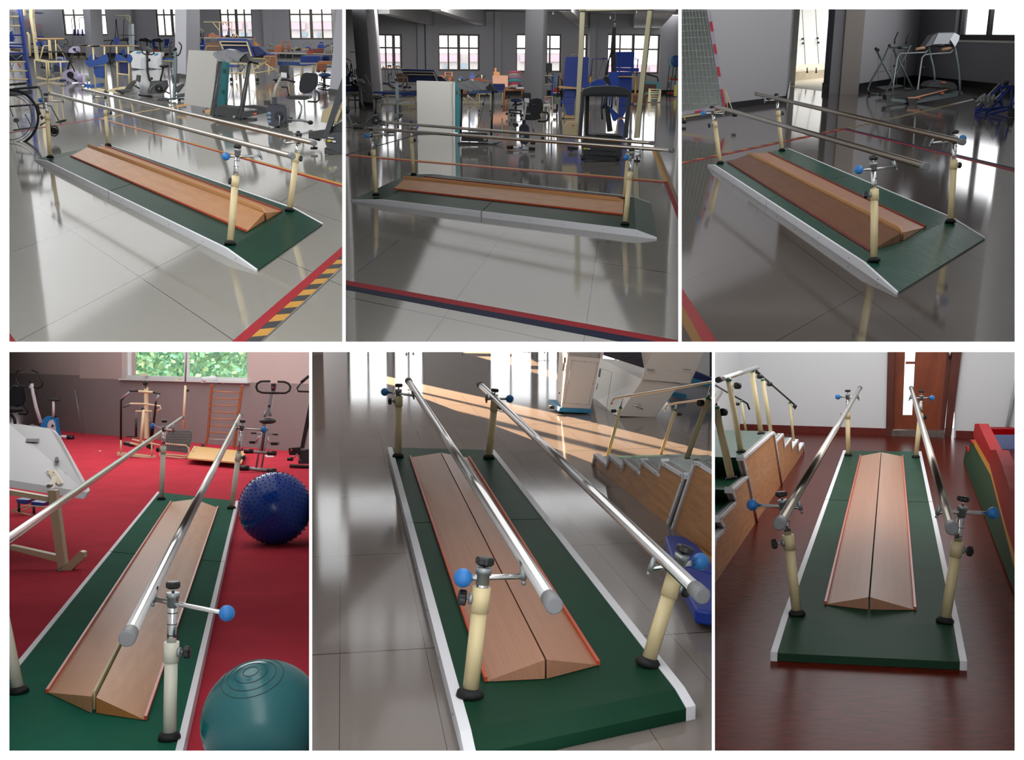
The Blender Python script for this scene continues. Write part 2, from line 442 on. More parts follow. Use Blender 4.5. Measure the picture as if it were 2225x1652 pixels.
    for rl in rails:
        # rl: far/left end px, near/right end px, indices of posts carrying it
        p0, p1 = posts[rl['posts'][0]].get('rp'), posts[rl['posts'][1]].get('rp')
        x0, x1 = V((*rl['e'][0], 0)), V((*rl['e'][1], 0))
        z0 = R.zof(p0) if p0 else rl['z'][0]; z1 = R.zof(p1) if p1 else rl['z'][1]
        if 'z' in rl: z0, z1 = rl['z']
        A, B = R.f(x0.x, x0.y, z0), R.f(x1.x, x1.y, z1); ax = (B-A).normalized(); rr = rl.get('r', rail_r); ca, cb = rl.get('cap', (.05, .05))
        MB().tube([A, B], rr, 28).build('handrail', rl.get('m', STEEL), root, R)
        for (Q, sg, cl) in ((A, -1, ca), (B, 1, cb)):
            mb = MB(); mb.tube([Q-ax*sg*cl, Q+ax*sg*cl*.6, Q+ax*sg*cl*.75], [rr*1.16, rr*1.2, rr*.95], 28); mb.build('end_cap', CAPG, root, R)
    return root

def board(room, label, o1, o2, i1, i2, zo, zi, m, mend=None, lip=None, lipm=None, group=None, lip_h=.018, lip_w=.012, name='inclined_board', ib=None, z_base=TOPZ+.003, uvs=(1, 1), dividing=None):
    """wedge board lying along the walkway: outer (low) edge o1-o2, inner (high) edge i1-i2; pixels on the planes zo and zi"""
    R = room; O1, O2, I1, I2 = R.f(*o1, zo), R.f(*o2, zo), R.f(*i1, zi), R.f(*i2, zi)
    def dn(P): return R.drop(P, z_base)
    root = bpy.data.objects.new(name, None); COL.objects.link(root); loc = (dn(O1)+dn(I2))/2; root.location = loc; root['_w'] = tuple(loc); tag(root, label, 'inclined board', group)
    mb = MB(); mb.loft([O1, I1, dn(I1), dn(O1)], [O2, I2, dn(I2), dn(O2)])
    o = O1; e1 = (O2-O1); e2 = (I1-O1); e2 = e2-e1*(e2.dot(e1)/e1.dot(e1)); l1 = e1.length; l2 = e2.length; e1 = e1/l1; e2 = e2/l2
    mb.uvf = lambda Q: ((Q-o).dot(e1)/l1*uvs[0], (Q-o).dot(e2)/l2*uvs[1])
    mb.build('board_top', m, root, R)
    if lip:
        side = (O1-I1); side = (side-(O2-O1)*(side.dot(O2-O1)/(O2-O1).dot(O2-O1))); side = (side-R.n*side.dot(R.n)).normalized()*lip_w
        mb = MB(); A = [dn(O1), dn(O1)+side, dn(O1)+side+R.n*lip_h, dn(O1)+R.n*lip_h]; B = [dn(O2), dn(O2)+side, dn(O2)+side+R.n*lip_h, dn(O2)+R.n*lip_h]
        mb.loft(A, B); mb.build('edge_lip', lipm, root, R)
    return root
# ---------------------------------------------------------------- camera, sky, white collage borders built as dividing walls
cam = bpy.data.cameras.new('camera'); co = bpy.data.objects.new('camera', cam); COL.objects.link(co); SC.camera = co
cam.sensor_width = 36; cam.lens = 36*FL/FW; cam.clip_end = 400; cam.clip_start = .05
co.matrix_world = Matrix.Translation(CAM) @ Matrix(((RX.x, UV_.x, -FV.x), (RX.y, UV_.y, -FV.y), (RX.z, UV_.z, -FV.z))).to_4x4()
SC.view_settings.view_transform = 'Standard'; SC.view_settings.look = 'None'; SC.view_settings.gamma = 1; SC.view_settings.exposure = 0
SC.view_settings.use_curve_mapping = False
w = bpy.data.worlds.new('sky'); SC.world = w; w.use_nodes = True
w.node_tree.nodes['Background'].inputs[0].default_value = (.97, .985, 1, 1); w.node_tree.nodes['Background'].inputs[1].default_value = 3.0
SC.cycles.use_adaptive_sampling = True; SC.cycles.adaptive_threshold = .03; SC.cycles.max_bounces = 6; SC.cycles.diffuse_bounces = 2; SC.cycles.glossy_bounces = 4; SC.cycles.transparent_max_bounces = 12
SC.cycles.caustics_reflective = False; SC.cycles.caustics_refractive = False; SC.cycles.sample_clamp_indirect = 4
SC.cycles.use_denoising = True

R1 = Room('one', 20, 744, 20, 743, 72)
R2 = Room('two', 751, 1474, 20, 743, 140, 144)
R3 = Room('three', 1481, 2205, 20, 743, 70)
R4 = Room('four', 20, 672, 765, 1632, 772)
R5 = Room('five', 678, 1547, 765, 1632, 560)
R6 = Room('six', 1553, 2205, 765, 1632, 700)
DIV = mat('white_divider_paint', (255, 255, 255), .8)
def wbox(name, x0, y0, x1, y1, d0, d1):
    mb = MB(); mb.hexa([PX(x0, y1, d0), PX(x1, y1, d0), PX(x1, y1, d1), PX(x0, y1, d1)], [PX(x0, y0, d0), PX(x1, y0, d0), PX(x1, y0, d1), PX(x0, y0, d1)])
    return struct(mb.build(name, DIV, None, None))
D0 = 2.4
wbox('border_top', -60, -60, 2285, 20, D0, 4)  # white collage borders and gutters, built as added partitions
wbox('border_bottom', -60, 1632, 2285, 1700, D0, 8)
wbox('border_left', -60, 20, 20, 1632, D0, 84)  # border run deep to shut out side light
wbox('border_right', 2205, 20, 2285, 1632, D0, 84)
wbox('front_light_block', -60, -1500, 2285, 20, 4, 4.2)  # added blocker, keeps sky light out above the front
wbox('gutter_middle', 20, 743, 2205, 765, D0, 5.9)
def upper_div(name, x0, x1, d1):
    mb = MB(); ds = [D0, 6.6, 8, 10, 13, 18, 26, 40, d1]; yb = lambda d: min(743, 142+4000/d+4)
    for a, b in zip(ds, ds[1:]):
        mb.hexa([PX(x0, yb(a), a), PX(x1, yb(a), a), PX(x1, yb(b), b), PX(x0, yb(b), b)], [PX(x0, 20, a), PX(x1, 20, a), PX(x1, 20, b), PX(x0, 20, b)])
    return struct(mb.build(name, DIV, None, None))
upper_div('gutter_upper_left', 744, 751, 84)
upper_div('gutter_upper_right', 1474, 1481, 70)
def lower_div(name, x0, x1, y1, d1):
    # runs up to the underside of the upper rooms
    def top(x, d):
        r = ray(x, 0); r2 = ray(x, 1000); dz = (r2.z-r.z)/1000
        return (-.05-CAM.z-r.z*d)/(dz*d)
    for k, (a, b) in enumerate(((D0, 5.9), (5.9, d1))):
        pass
    mb = MB()
    def col(d): return 765 if d < 6 else top((x0+x1)/2, d)
    ds = [D0, 5.9, 6.6, 8, 11, 16, d1]
    ds = [q for q in ds if q < d1]+[d1]
    for a, b in zip(ds, ds[1:]):
        ta = 765 if a < 6 else top(x0, a); tb = 765 if b < 6 else top(x0, b)
        mb.hexa([PX(x0, y1, a), PX(x1, y1, a), PX(x1, y1, b), PX(x0, y1, b)], [PX(x0, ta, a), PX(x1, ta, a), PX(x1, tb, b), PX(x0, tb, b)])
    return struct(mb.build(name, DIV, None, None))
lower_div('gutter_lower_left', 672, 678, 1632, 18.9)
lower_div('gutter_lower_right', 1547, 1553, 1632, 28)
def area(name, loc, sx, sy, power, direction, color=(1, 1, 1), roomup=None):
    l = bpy.data.lights.new(name, 'AREA'); l.shape = 'RECTANGLE'; l.size = sx; l.size_y = sy; l.energy = power; l.color = color
    o = bpy.data.objects.new(name, l); COL.objects.link(o); o.location = loc
    o.rotation_euler = V(direction).to_track_quat('-Z', 'Y').to_euler(); return o
def ceiling_lamp(name, room, d0, d1, z, rad, wpx=None, color=(1, 1, 1)):
    """added flat fill light under the ceiling, from distance d0 to d1"""
    ym = (room.y0+room.y1)/2; a = V(PX(room.x0, ym, (d0+d1)/2)); b = V(PX(room.x1, ym, (d0+d1)/2)); wd = (b-a).length*.8
    c = (a+b)/2; c = V((c.x, (d0+d1)/2, z)); L = (d1-d0)
    return area(name, c, wd, L, rad*math.pi*wd*L, (0, 0, -1), color)

def ZM(ox, oy, s): return lambda *a: [(ox+a[i]/s, oy+a[i+1]/s) for i in range(0, len(a), 2)]
def ceiling(name, room, z, d0, d1, m):
    a = [PX(room.x0-10, 300, d0), PX(room.x1+10, 300, d0), PX(room.x1+10, 300, d1), PX(room.x0-10, 300, d1)]
    a = [room.drop(p, z) for p in a]
    mb = MB(); mb.hexa(a, [p+room.n*.1 for p in a]); return struct(mb.build(name, m, None, room, noclip=True))
# ================================================================ room by room: floors and parallel bars
TILE1 = mat_tiles('polished_tile_one', (150, 147, 137), (84, 78, 72), .004, .07, spec=.3)
TILE2 = mat_tiles('polished_tile_two', (142, 138, 130), (84, 78, 72), .004, .07, spec=.3)
TILE3 = mat_tiles('polished_tile_three', (96, 87, 80), (50, 45, 40), .004, .07, spec=.5)
CARPET = mat('red_carpet', (204, 62, 78), .95, var=.08, vscale=3, bump=.3, bscale=900, spec=.1)
TILE5 = mat_tiles('polished_tile_five', (134, 125, 119), (76, 68, 62), .004, .09, spec=.2)
GREEN1 = mat('green_vinyl', (14, 60, 44), .3, var=.12, vscale=2, spec=.03)
GREEN4 = mat('green_felt', (14, 92, 70), .85, var=.08, vscale=2, spec=.2)
GREEN3 = mat('green_vinyl_film', (34, 84, 70), .25, var=.15, vscale=5, spec=.25, bump=.12, bscale=14)
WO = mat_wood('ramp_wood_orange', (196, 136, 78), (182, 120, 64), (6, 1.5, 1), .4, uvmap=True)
WO3 = mat_wood('ramp_wood_shaded', (128, 84, 56), (112, 70, 44), (6, 1.5, 1), .4, uvmap=True)  # darker ramp wood, shade of this side put into the colour
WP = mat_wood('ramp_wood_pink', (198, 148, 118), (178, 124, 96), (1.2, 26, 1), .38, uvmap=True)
WPL = mat_wood('ramp_wood_tan', (214, 164, 122), (196, 140, 100), (1.2, 20, 1), .32, uvmap=True)
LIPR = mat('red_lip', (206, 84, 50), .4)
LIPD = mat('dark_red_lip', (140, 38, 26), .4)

# room one
ROOM = R1
floor_quad('floor_one', TILE1, R1, 121, (303, 601.5), (153.6, 500.4), (485, 505))
parallel_bars(R1, 'parallel bars on a green platform with the wheelchair standing at their far left end',
    [(75, 348), (557, 592), (702, 489), (220, 317)], (.1, .925), .485,
    [dict(base=(109, 343), col=(102.5, 248), top=(99, 211), knob=(99.5, 206), clamp=(91, 254), arm=((88, 218), (100, 220), (137, 220)), rail=(134, 211)),
     dict(base=(235, 317), col=(229.5, 240), top=(229, 205), clamp=(240, 232), arm=((256, 210), (229, 210), (204, 211)), rail=(206, 201), ball=False, knob=(229, 202)),
     dict(base=(500, 532), col=(512, 383), top=(517, 324), knob=(516, 319), clamp=(501, 392), arm=((491, 340), (518, 340), (566, 339)), rail=(560, 326)),
     dict(base=(629, 459), col=(645, 334), top=(650, 299), knob=(649.5, 293), clamp=(655, 333), arm=((668, 309), (649, 309), (618, 311)), rail=(620, 303), ball=False)],
    [dict(e=((108, 203), (634, 339)), posts=(0, 2), cap=(.03, .03)), dict(e=((181, 194), (682, 311)), posts=(1, 3), cap=(.02, .03))], GREEN1)
g = 'orange wood ramp boards between the bars'
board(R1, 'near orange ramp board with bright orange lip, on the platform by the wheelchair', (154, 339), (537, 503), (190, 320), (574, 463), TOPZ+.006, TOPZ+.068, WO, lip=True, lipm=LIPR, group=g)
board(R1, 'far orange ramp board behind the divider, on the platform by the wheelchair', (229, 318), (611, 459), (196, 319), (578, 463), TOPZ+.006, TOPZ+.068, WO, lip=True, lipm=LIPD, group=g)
def divider(room, label, a, b, zt, th_px, m, zb=TOPZ+.003, rnd=.12, uv=True):
    """thin upright board standing between the two ramp boards; a, b: pixels of its top line"""
    A, B = room.f(*a, zt), room.f(*b, zt); ax = (B-A).normalized(); side = ax.cross(room.n).normalized(); th = .011
    L = (B-A).length; h = zt-zb; r = min(rnd, L*.3); q = [(0, 0), (L, 0)]
    for i in range(7): t = math.pi/2*i/6; q.append((L-r+r*math.cos(t), h-h*.5+h*.5*math.sin(t)))
    q += [(0, h)]
    pts = [room.drop(A, zb)+ax*x+room.n*y - side*th/2 for x, y in q]
    return tag(MB().prism(pts, side*th).build('divider_board', m, None, room), label, 'divider board')
WOE = mat('plywood_edge', (216, 160, 104), .5)
divider(R1, 'thin upright divider board between the orange ramp boards beside the wheelchair', (191, 312), (575, 452), TOPZ+.105, 5, WOE)

# room two
ROOM = R2
floor_quad('floor_two', TILE2, R2, 203, (1073, 537), (1293, 569.5), (964, 690))
parallel_bars(R2, 'parallel bars seen square from the side, in front of the white panel and the treadmills',
    [(762, 437.5), (1427, 520), (1413, 443), (886, 381)], (.13, .945), .485,
    [dict(base=(817, 425), col=(811, 326), top=(806, 288), knob=(806, 282), clamp=(802, 331), arm=((798, 295), (806, 294), (838, 293)), rail=(836, 287)),
     dict(base=(899, 381), col=(894, 299), top=(893, 276), clamp=(901, 301), arm=((905, 278), (893, 278), (890, 279)), rail=(890, 273), ball=False),
     dict(base=(1358, 489), col=(1369, 374), top=(1374, 331), knob=(1373, 325), clamp=(1370, 381), arm=((1361, 342), (1374, 341), (1391, 338)), rail=(1391, 323), ball=True),
     dict(base=(1357, 435), col=(1365, 334), top=(1367, 308), knob=(1368, 304), arm=((1390, 330), (1367, 327), (1358, 318)), rail=(1356, 308), ball=False)],
    [dict(e=((797, 279), (1460, 327)), posts=(0, 2), cap=(.03, .03), z=(.73, .75)), dict(e=((833, 266), (1417, 311)), posts=(1, 3), cap=(.03, .03), z=(.73, .74))], GREEN1)
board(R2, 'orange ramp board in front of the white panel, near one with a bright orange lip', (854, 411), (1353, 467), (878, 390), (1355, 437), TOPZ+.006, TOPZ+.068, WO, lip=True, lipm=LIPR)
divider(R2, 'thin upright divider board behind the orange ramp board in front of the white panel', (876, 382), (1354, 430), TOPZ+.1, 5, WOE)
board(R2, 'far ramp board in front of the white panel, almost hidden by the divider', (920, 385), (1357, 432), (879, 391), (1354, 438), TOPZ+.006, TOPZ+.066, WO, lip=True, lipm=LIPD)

# room three
ROOM = R3
floor_quad('floor_three', TILE3, R3, 128, (1870, 637), (1716, 521), (2057, 530))
parallel_bars(R3, 'parallel bars with dull steel rails in the dark room with a treadmill by the window',
    [(1537, 361), (1948, 641), (2141, 520), (1698, 326)], (.06, .9), .47,
    [dict(base=(1565, 356), col=(1552.5, 264), top=(1548, 239), knob=(1547, 233), clamp=(1540, 268), arm=((1528, 246), (1549, 246), (1573, 247)), rail=(1573, 240)),
     dict(base=(1699, 328), col=(1690.5, 241), top=(1688, 212), knob=(1687, 206), clamp=(1700, 243), arm=((1705, 215), (1688, 217), (1662, 219)), rail=(1663, 212), ball=False),
     dict(base=(1899, 569), col=(1900, 411), top=(1898, 354), knob=(1898, 344), clamp=(1881, 421), arm=((1866, 369), (1899, 368), (1946, 362)), rail=(1941, 350)),
     dict(base=(2065, 484), col=(2073, 348), top=(2075, 297), knob=(2075.5, 287), clamp=(2085, 349), arm=((2092, 301), (2074, 306), (2023, 311)), rail=(2028, 302))],
    [dict(e=((1555, 231), (2010, 361)), posts=(0, 2), cap=(.03, .035), m=DULL), dict(e=((1644, 204), (2090, 308)), posts=(1, 3), cap=(.03, .035), m=DULL)], GREEN3,
    rail_r=.024)
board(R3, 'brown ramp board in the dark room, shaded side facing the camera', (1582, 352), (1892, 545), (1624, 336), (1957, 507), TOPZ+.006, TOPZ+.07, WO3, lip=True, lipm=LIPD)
board(R3, 'pale ramp board in the dark room, lit side towards the window', (1669, 332), (2009, 494), (1634, 332), (1964, 505), TOPZ+.006, TOPZ+.068, WP, lip=True, lipm=LIPD)  # paler wood here, light from the window put into the colour
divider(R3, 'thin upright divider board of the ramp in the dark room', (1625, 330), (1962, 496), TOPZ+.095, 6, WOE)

# room four
ROOM = R4
floor_quad('floor_four', CARPET, R4, 925)
parallel_bars(R4, 'parallel bars on green felt platform over the red carpet, near end cut by the frame',
    [(-187, 1750), (345, 1078), (519, 1099), (380, 1750)], (.001, .985), (236, 1216),
    [dict(base=(350.5, 1086), col=(355, 970), top=(356.5, 926), knob=(357, 916), clamp=(343, 972), arm=((332, 926), (356.5, 932), (376, 936)), rail=(377, 922)),
     dict(base=(503, 1106), col=(518.5, 985), top=(526, 923), knob=(527, 916), clamp=(531, 987), arm=((573, 934), (526, 932), (513, 931)), rail=(514, 919)),
     dict(base=(368, 1607), col=(373, 1395), top=(376, 1288), knob=(376, 1272), clamp=(406, 1407), arm=((493, 1333), (375, 1311), (334, 1302)), rail=(337, 1284)),
     dict(base=(41.5, 1506), col=(0, 1300), top=(-12, 1200))],
    [dict(e=((396, 908), (-120, 1268)), posts=(0, 2), z=(.72, .72), m=CHROME), dict(e=((523, 903), (279, 1383)), posts=(1, 2), m=CHROME)], GREEN4, rail_r=.024, post_m=mat('ivory_paint', (226, 226, 208), .35))
board(R4, 'tan ramp board on the green felt platform, left of the plywood divider', (105, 1505), (373, 1091), (199, 1514), (420, 1085), TOPZ+.006, TOPZ+.075, WPL, lip=True, lipm=LIPR)
board(R4, 'tan ramp board on the green felt platform, right of the plywood divider', (313, 1564), (472, 1103), (209, 1516), (423, 1085), TOPZ+.006, TOPZ+.07, WO, lip=True, lipm=LIPR)
divider(R4, 'plywood divider board between the ramp boards on green felt', (204, 1503), (421, 1082), TOPZ+.082, 5, mat('plywood_strip', (206, 196, 150), .6), rnd=.01)

# room five
ROOM = R5
floor_quad('floor_five', TILE5, R5, 700, (880, 1202), (853, 1076), (1018, 1196))
parallel_bars(R5, 'parallel bars on grey tiles with sunlight behind, big chrome rails ending close to the camera',
    [(1010, 1675), (841, 985), (1071, 991), (1511, 1563)], ((1000, 1632), .985), (886, 1160),
    [dict(base=(865, 994), col=(866.6, 861), top=(866, 846), knob=(866.6, 838), clamp=(848, 864), arm=((836, 852), (866, 855), (898, 860)), rail=(896, 850)),
     dict(base=(1062, 997), col=(1075, 871), top=(1075, 857), knob=(1075, 849), clamp=(1088, 873), arm=((1107.6, 867), (1075, 867), (1057, 867.5)), rail=(1057, 857)),
     dict(base=(1021, 1514), col=(1047, 1276), top=(1052, 1233), knob=(1053.5, 1221), clamp=(1007, 1288), arm=((1006, 1256), (1050, 1255), (1137, 1253)), rail=(1136, 1232), k=1.1),
     dict(base=(1406, 1446), col=(1468, 1248), top=(1483, 1205), knob=(1488, 1195), clamp=(1503, 1244), arm=((1522, 1221), (1484, 1227), (1414, 1235)), rail=(1424, 1213), k=1.1)],
    [dict(e=((888, 829), (1200, 1310)), posts=(0, 2), m=CHROME), dict(e=((1043, 836), (1520, 1289)), posts=(1, 3), m=CHROME)], mat('dark_green_vinyl', (28, 66, 48), .4, var=.1, vscale=2, spec=.03), rail_r=.0245, rail_w=.04, tipz=.045)
board(R5, 'pinkish wood ramp board on dark green platform, left half', (1059, 1480), (893, 994), (1184, 1434), (957, 984), TOPZ+.006, TOPZ+.075, WP, lip=True, lipm=LIPR)
board(R5, 'pinkish wood ramp board on dark green platform, right half', (1297, 1445), (1017, 995), (1188, 1434), (959, 984), TOPZ+.006, TOPZ+.075, WP, lip=True, lipm=LIPR)

# room six
ROOM = R6
FLOOR6 = mat_wood('red_laminate', (104, 36, 22), (66, 19, 13), (7, .6, 1), .25, uvmap=True, contrast=.9); FLOOR6.node_tree.nodes['Principled BSDF'].inputs['Specular IOR Level'].default_value = .02
floor_quad('floor_six', FLOOR6, R6, 930, (1700, 1600), (1733, 1500), (1800, 1600))
parallel_bars(R6, 'parallel bars on the dark red wood floor in front of the brown door',
    [(1674, 1437), (1833, 988), (2001, 990), (2101, 1458)], ((1691, 1368), .985), (1791, 1102),
    [dict(base=(1843, 991), col=(1842, 895), top=(1842, 857), knob=(1842, 850), clamp=(1830, 895), arm=((1820.5, 862.6), (1842, 863), (1865, 865)), rail=(1862, 854)),
     dict(base=(1990, 995), col=(2000, 898), top=(2002, 859), knob=(2002.5, 851), clamp=(2011, 899), arm=((2025, 865), (2002, 865), (1977, 866)), rail=(1981, 855)),
     dict(base=(1732, 1338), col=(1712, 1162), top=(1700, 1086), knob=(1698, 1074.5), clamp=(1681, 1167), arm=((1634.6, 1097.5), (1701, 1101), (1739, 1104)), rail=(1734, 1088)),
     dict(base=(2053, 1354), col=(2080.6, 1177), top=(2092, 1100), knob=(2093, 1085), clamp=(2109.7, 1179), arm=((2158, 1115.6), (2091, 1113), (2038, 1114)), rail=(2044, 1098))],
    [dict(e=((1868, 844), (1695, 1137)), posts=(0, 2)), dict(e=((1980, 844), (2068, 1147)), posts=(1, 3))], mat('bottle_green_vinyl', (46, 74, 58), .4, var=.1, vscale=2, spec=.01), rail_r=.0245, rail_w=.032, tipz=.04)
board(R6, 'reddish ramp board in front of the brown door, left half', (1796, 1313), (1871, 991), (1887, 1298), (1914, 983), TOPZ+.006, TOPZ+.07, WP, lip=True, lipm=LIPR)
board(R6, 'reddish ramp board in front of the brown door, right half', (1986, 1325), (1960, 992), (1891, 1298), (1915.5, 983), TOPZ+.006, TOPZ+.07, WP, lip=True, lipm=LIPR)
# ================================================================ room three: the dark room with the window
ROOM = R3
W3 = mat('grey_wall_three', (168, 166, 170), .8); BB = mat('black_baseboard', (22, 24, 28), .4)
W3D = mat('wall_return_three', (150, 150, 156), .8)
TOIL = mat('white_partition', (232, 230, 224), .5)
ceiling('ceiling_three', R3, 4.0, 4, 39, mat('ceiling_paint_three', (110, 108, 106), .9))
q5 = ZM(1470, 0, 5.508); q6 = ZM(1830, 0, 5.506)
def base_board(wl, a0, a1, k, h=.12, th=.03):
    mb = MB(); wl.box(mb, a0, 0, a1, h, -th, 0); return struct(mb.build('baseboard_%s' % k, BB, None, wl.R))
wa = Wall((1400, 262), (1707, 221)); a0 = 0; a1 = wa.ab(1707, 221)[0]
wa.build('wall_a', W3, a0, a1, 4.0, .4); base_board(wa, a0, a1, 'a', .14)
# return of wall a towards the washroom
wr = Wall((1707, 221), (1715, 185)); wr.build('wall_return', W3D, 0, wr.len, 4.0, .3); base_board(wr, 0, wr.len, 'return', .2)
# washroom opening: side walls, stall front, step
wd = Wall((1700, 184.5), (1790, 196.5)); hole = (wd.ab(1727, 150)[0], 0, wd.ab(1783, 150)[0], 3.4)
wb = Wall((1714, 185), (1727, 185)); wb.build('wall_jamb', TOIL, 0, wb.len, 3.9, .2)
ws = Wall((1715, 158), (1800, 149))
st = T('washroom_stalls', 'white washroom stall front with two dark door gaps behind the doorway', 'stall front', (1750, 152))
for a, b in (((1700, 20), (1741, 20)), ((1742.5, 20), (1770, 20)), ((1771.5, 20), (1800, 20))):
    dx = 9 if a[0] > 1741 else 0
    st.poly('door_panel' if a[0] > 1741 and a[0] < 1760 else 'fixed_panel', [(a[0]+0, 0), (b[0], 0), (b[0]+9 if b[0] < 1790 else b[0], 152), (a[0]+dx, 152 if dx else 158)], .05, TOIL)
for x, y in ((1744, 84.5), (1744.5, 94), (1776.5, 83), (1778, 92.5)):
    st.disc('knob', (x, y, -.1), 2.2, .1, BLACK)
st.poly('base_strip', [(1725, 152.5), (1789, 147.5), (1789, 150), (1725, 155)], .1, RED, dd=.1)
mb = MB(); b = [R3.f(1700, 177), R3.f(1800, 168), R3.f(1800, 150), R3.f(1700, 158)]; 
stp = T('washroom_step', 'beige stone step below the washroom stalls', 'step', (1757, 174)); stp.fbox('step_slab', [(1702, 178), (1800, 169), (1800, 152), (1702, 160)], .3, mat('beige_stone', (206, 190, 160), .35, var=.1, vscale=4))
for x in (1754, 1773.5):
    t = T('door_stopper', 'small dark floor bollard on the washroom step, %s of the pair' % ('left' if x < 1760 else 'right'), 'bollard', (x, 157), d=R3.t(x, 157, .3)); t.tube('post', [(x, 157), (x, 147)], 2.6, BLACK); t.disc('foot', (x, 157), 2.4, .04, BLACK, ax=R3.n)
mb = MB(); b = [R3.f(1690, 186, .004), R3.f(1800, 199, .004), R3.f(1800, 160, .004), R3.f(1690, 160, .004)]; mb.hexa([p-R3.n*.003 for p in b], b); struct(mb.build('floor_washroom', mat('cream_floor', (232, 218, 186), .3), None, R3))
sg = T('washroom_sign', 'small black wall sign with yellow figure and characters by the washroom', 'sign', (1722, 172)); sg.d -= .0
sg.rect('plate', 1716, 41.5, 1729, 48, .02, BLACK, dd=-.6)
YL = mat('yellow_print', (226, 190, 60), .5)
sg.ball('figure_head', (1718.6, 43.3, -.62), .7, YL); sg.poly('figure_body', [(1717.6, 44.1), (1719.6, 44.1), (1719.2, 47), (1718, 47)], .01, YL, dd=-.62)
for x in (1721.2, 1723.6, 1726): sg.tubes('character', [[(x, 43.4, -.62), (x+1.6, 43.4, -.62)], [(x, 44.9, -.62), (x+1.6, 44.9, -.62)], [(x+.8, 43.2, -.62), (x+.8, 46.2, -.62)]], .35, YL)
cw = [R3.drop(PX(x, 60, d), 3.95) for x, d in ((1690, 36.5), (1800, 33.5), (1830, 62), (1690, 62))]
mb = MB(); mb.hexa(cw, [p+R3.n*.1 for p in cw]); struct(mb.build('ceiling_washroom', mat('ceiling_paint_three', (110, 108, 106), .9), None, R3, noclip=True))
mb = MB(); wsb = Wall((1690, 150), (1810, 146)); wsb.box(mb, -1, 0, wsb.len+2, 4.0, 0, .1); struct(mb.build('stall_dark_backing', BB, None, R3, noclip=True))  # added dark backing that keeps the stall gaps dark
area('fill_washroom', PX(1748, -30, 44), 1.2, 1.2, 60, V((0, .3, -1)))  # added fill light inside the washroom
# column right of the doorway
wp = Wall((1788, 197), (1811, 202)); wp.build('wall_column_dark', W3D, 0, wp.len, 4.0, .5); base_board(wp, 0, wp.len, 'column', .22)
wp2 = Wall((1811, 202), (1825, 204.5)); wp2.build('wall_column_edge', mat('taupe_paint', (150, 142, 136), .8), 0, wp2.len, 4.0, .5)
wB = Wall((1825, 204), (1986, 176.5)); wB.build('wall_b', W3, 0, wB.len, 4.0, .3); base_board(wB, 0, wB.len, 'b', .2)
wC = Wall((1986, 176.5), (2240, 206)); hole = wC.rectpx(2079, -40, 2215, 88); hole = (hole[0], hole[1], hole[2], 3.3)
wC.build('wall_c', W3D, 0, wC.len, 4.0, .35, [hole]); base_board(wC, 0, wC.len, 'c', .2)
FRD = mat('dark_window_frame', (66, 58, 62), .5)
wC.window(1, hole, 2, 1, FRD, .16, .35, dep=.12)
mb = MB(); wC.box(mb, hole[0]-.15, hole[1]-.06, wC.len, hole[1], -.03, .1); struct(mb.build('trim_1', TOIL, None, R3))
# country beyond the window
def outside(name, label, room, L, d, m, th=.5, base=None):
    t = T(name, label, 'scenery', base or L[-1], d=d, room=room); t.poly('silhouette', L, th, m); return t
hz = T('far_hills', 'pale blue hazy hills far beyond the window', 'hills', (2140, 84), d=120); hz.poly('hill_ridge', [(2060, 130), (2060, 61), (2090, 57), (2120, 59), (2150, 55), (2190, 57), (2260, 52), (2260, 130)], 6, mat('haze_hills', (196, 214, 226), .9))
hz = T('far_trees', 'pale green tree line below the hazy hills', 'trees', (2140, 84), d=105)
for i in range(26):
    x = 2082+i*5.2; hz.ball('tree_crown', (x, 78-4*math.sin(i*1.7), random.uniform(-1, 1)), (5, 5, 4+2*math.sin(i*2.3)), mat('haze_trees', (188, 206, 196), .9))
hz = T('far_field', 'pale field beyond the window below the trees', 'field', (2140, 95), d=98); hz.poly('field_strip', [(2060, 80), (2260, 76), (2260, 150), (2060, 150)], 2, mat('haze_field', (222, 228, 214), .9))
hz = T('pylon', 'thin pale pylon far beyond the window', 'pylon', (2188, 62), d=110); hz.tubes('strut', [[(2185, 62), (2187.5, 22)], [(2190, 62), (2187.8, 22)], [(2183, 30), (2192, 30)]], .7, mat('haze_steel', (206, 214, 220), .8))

# mirror on castors
mr = T('grid_mirror', 'tall posture mirror with a white grid and red and white taped frame', 'mirror', (1530, 248), d=20.6)
mir = mat('mirror_glass', (205, 218, 214), .03, 1)
M = [(1478, 20-60), (1529, -40), (1571, 232), (1478, 246)]
mr.poly('mirror_pane', [(1470, -40), (1527, -40), (1569, 231), (1470, 244)], .02, mir)
for i in range(9):
    x = 1473+i*6.5; mr.tube('grid_line', [(x-i*.3, -40, -.01), (x+14+i*3.2, 236, -.01)], .55, TOIL)
for i in range(16): y = 24+i*14.4; mr.tube('grid_line', [(1476, y+.5, -.01), (1535+i*2.3, y-1, -.01)], .5, TOIL)
mr.poly('frame_side', [(1532, 0), (1541, 0), (1577, 229), (1569.5, 233)], .06, mat('grey_lilac_frame', (176, 168, 180), .5), dd=-.02)
mr.poly('frame_bottom', [(1476, 243), (1572, 230), (1572, 236.5), (1476, 252)], .06, mat('grey_lilac_frame', (176, 168, 180), .5), dd=-.02)
RT = mat('red_tape_print', (196, 40, 60), .5)
for k in range(5):
    y0 = 47+k*49; y1 = y0+21
    def ex(y, o): return 1534+(y/229)*36.5+o
    if k == 4: y1 = 212
    mr.poly('red_mark', [(ex(y0, .5), y0), (ex(y0, 5.6), y0), (ex(y1, 5.9), y1), (ex(y1, .5), y1)], .01, RT, dd=-.04)
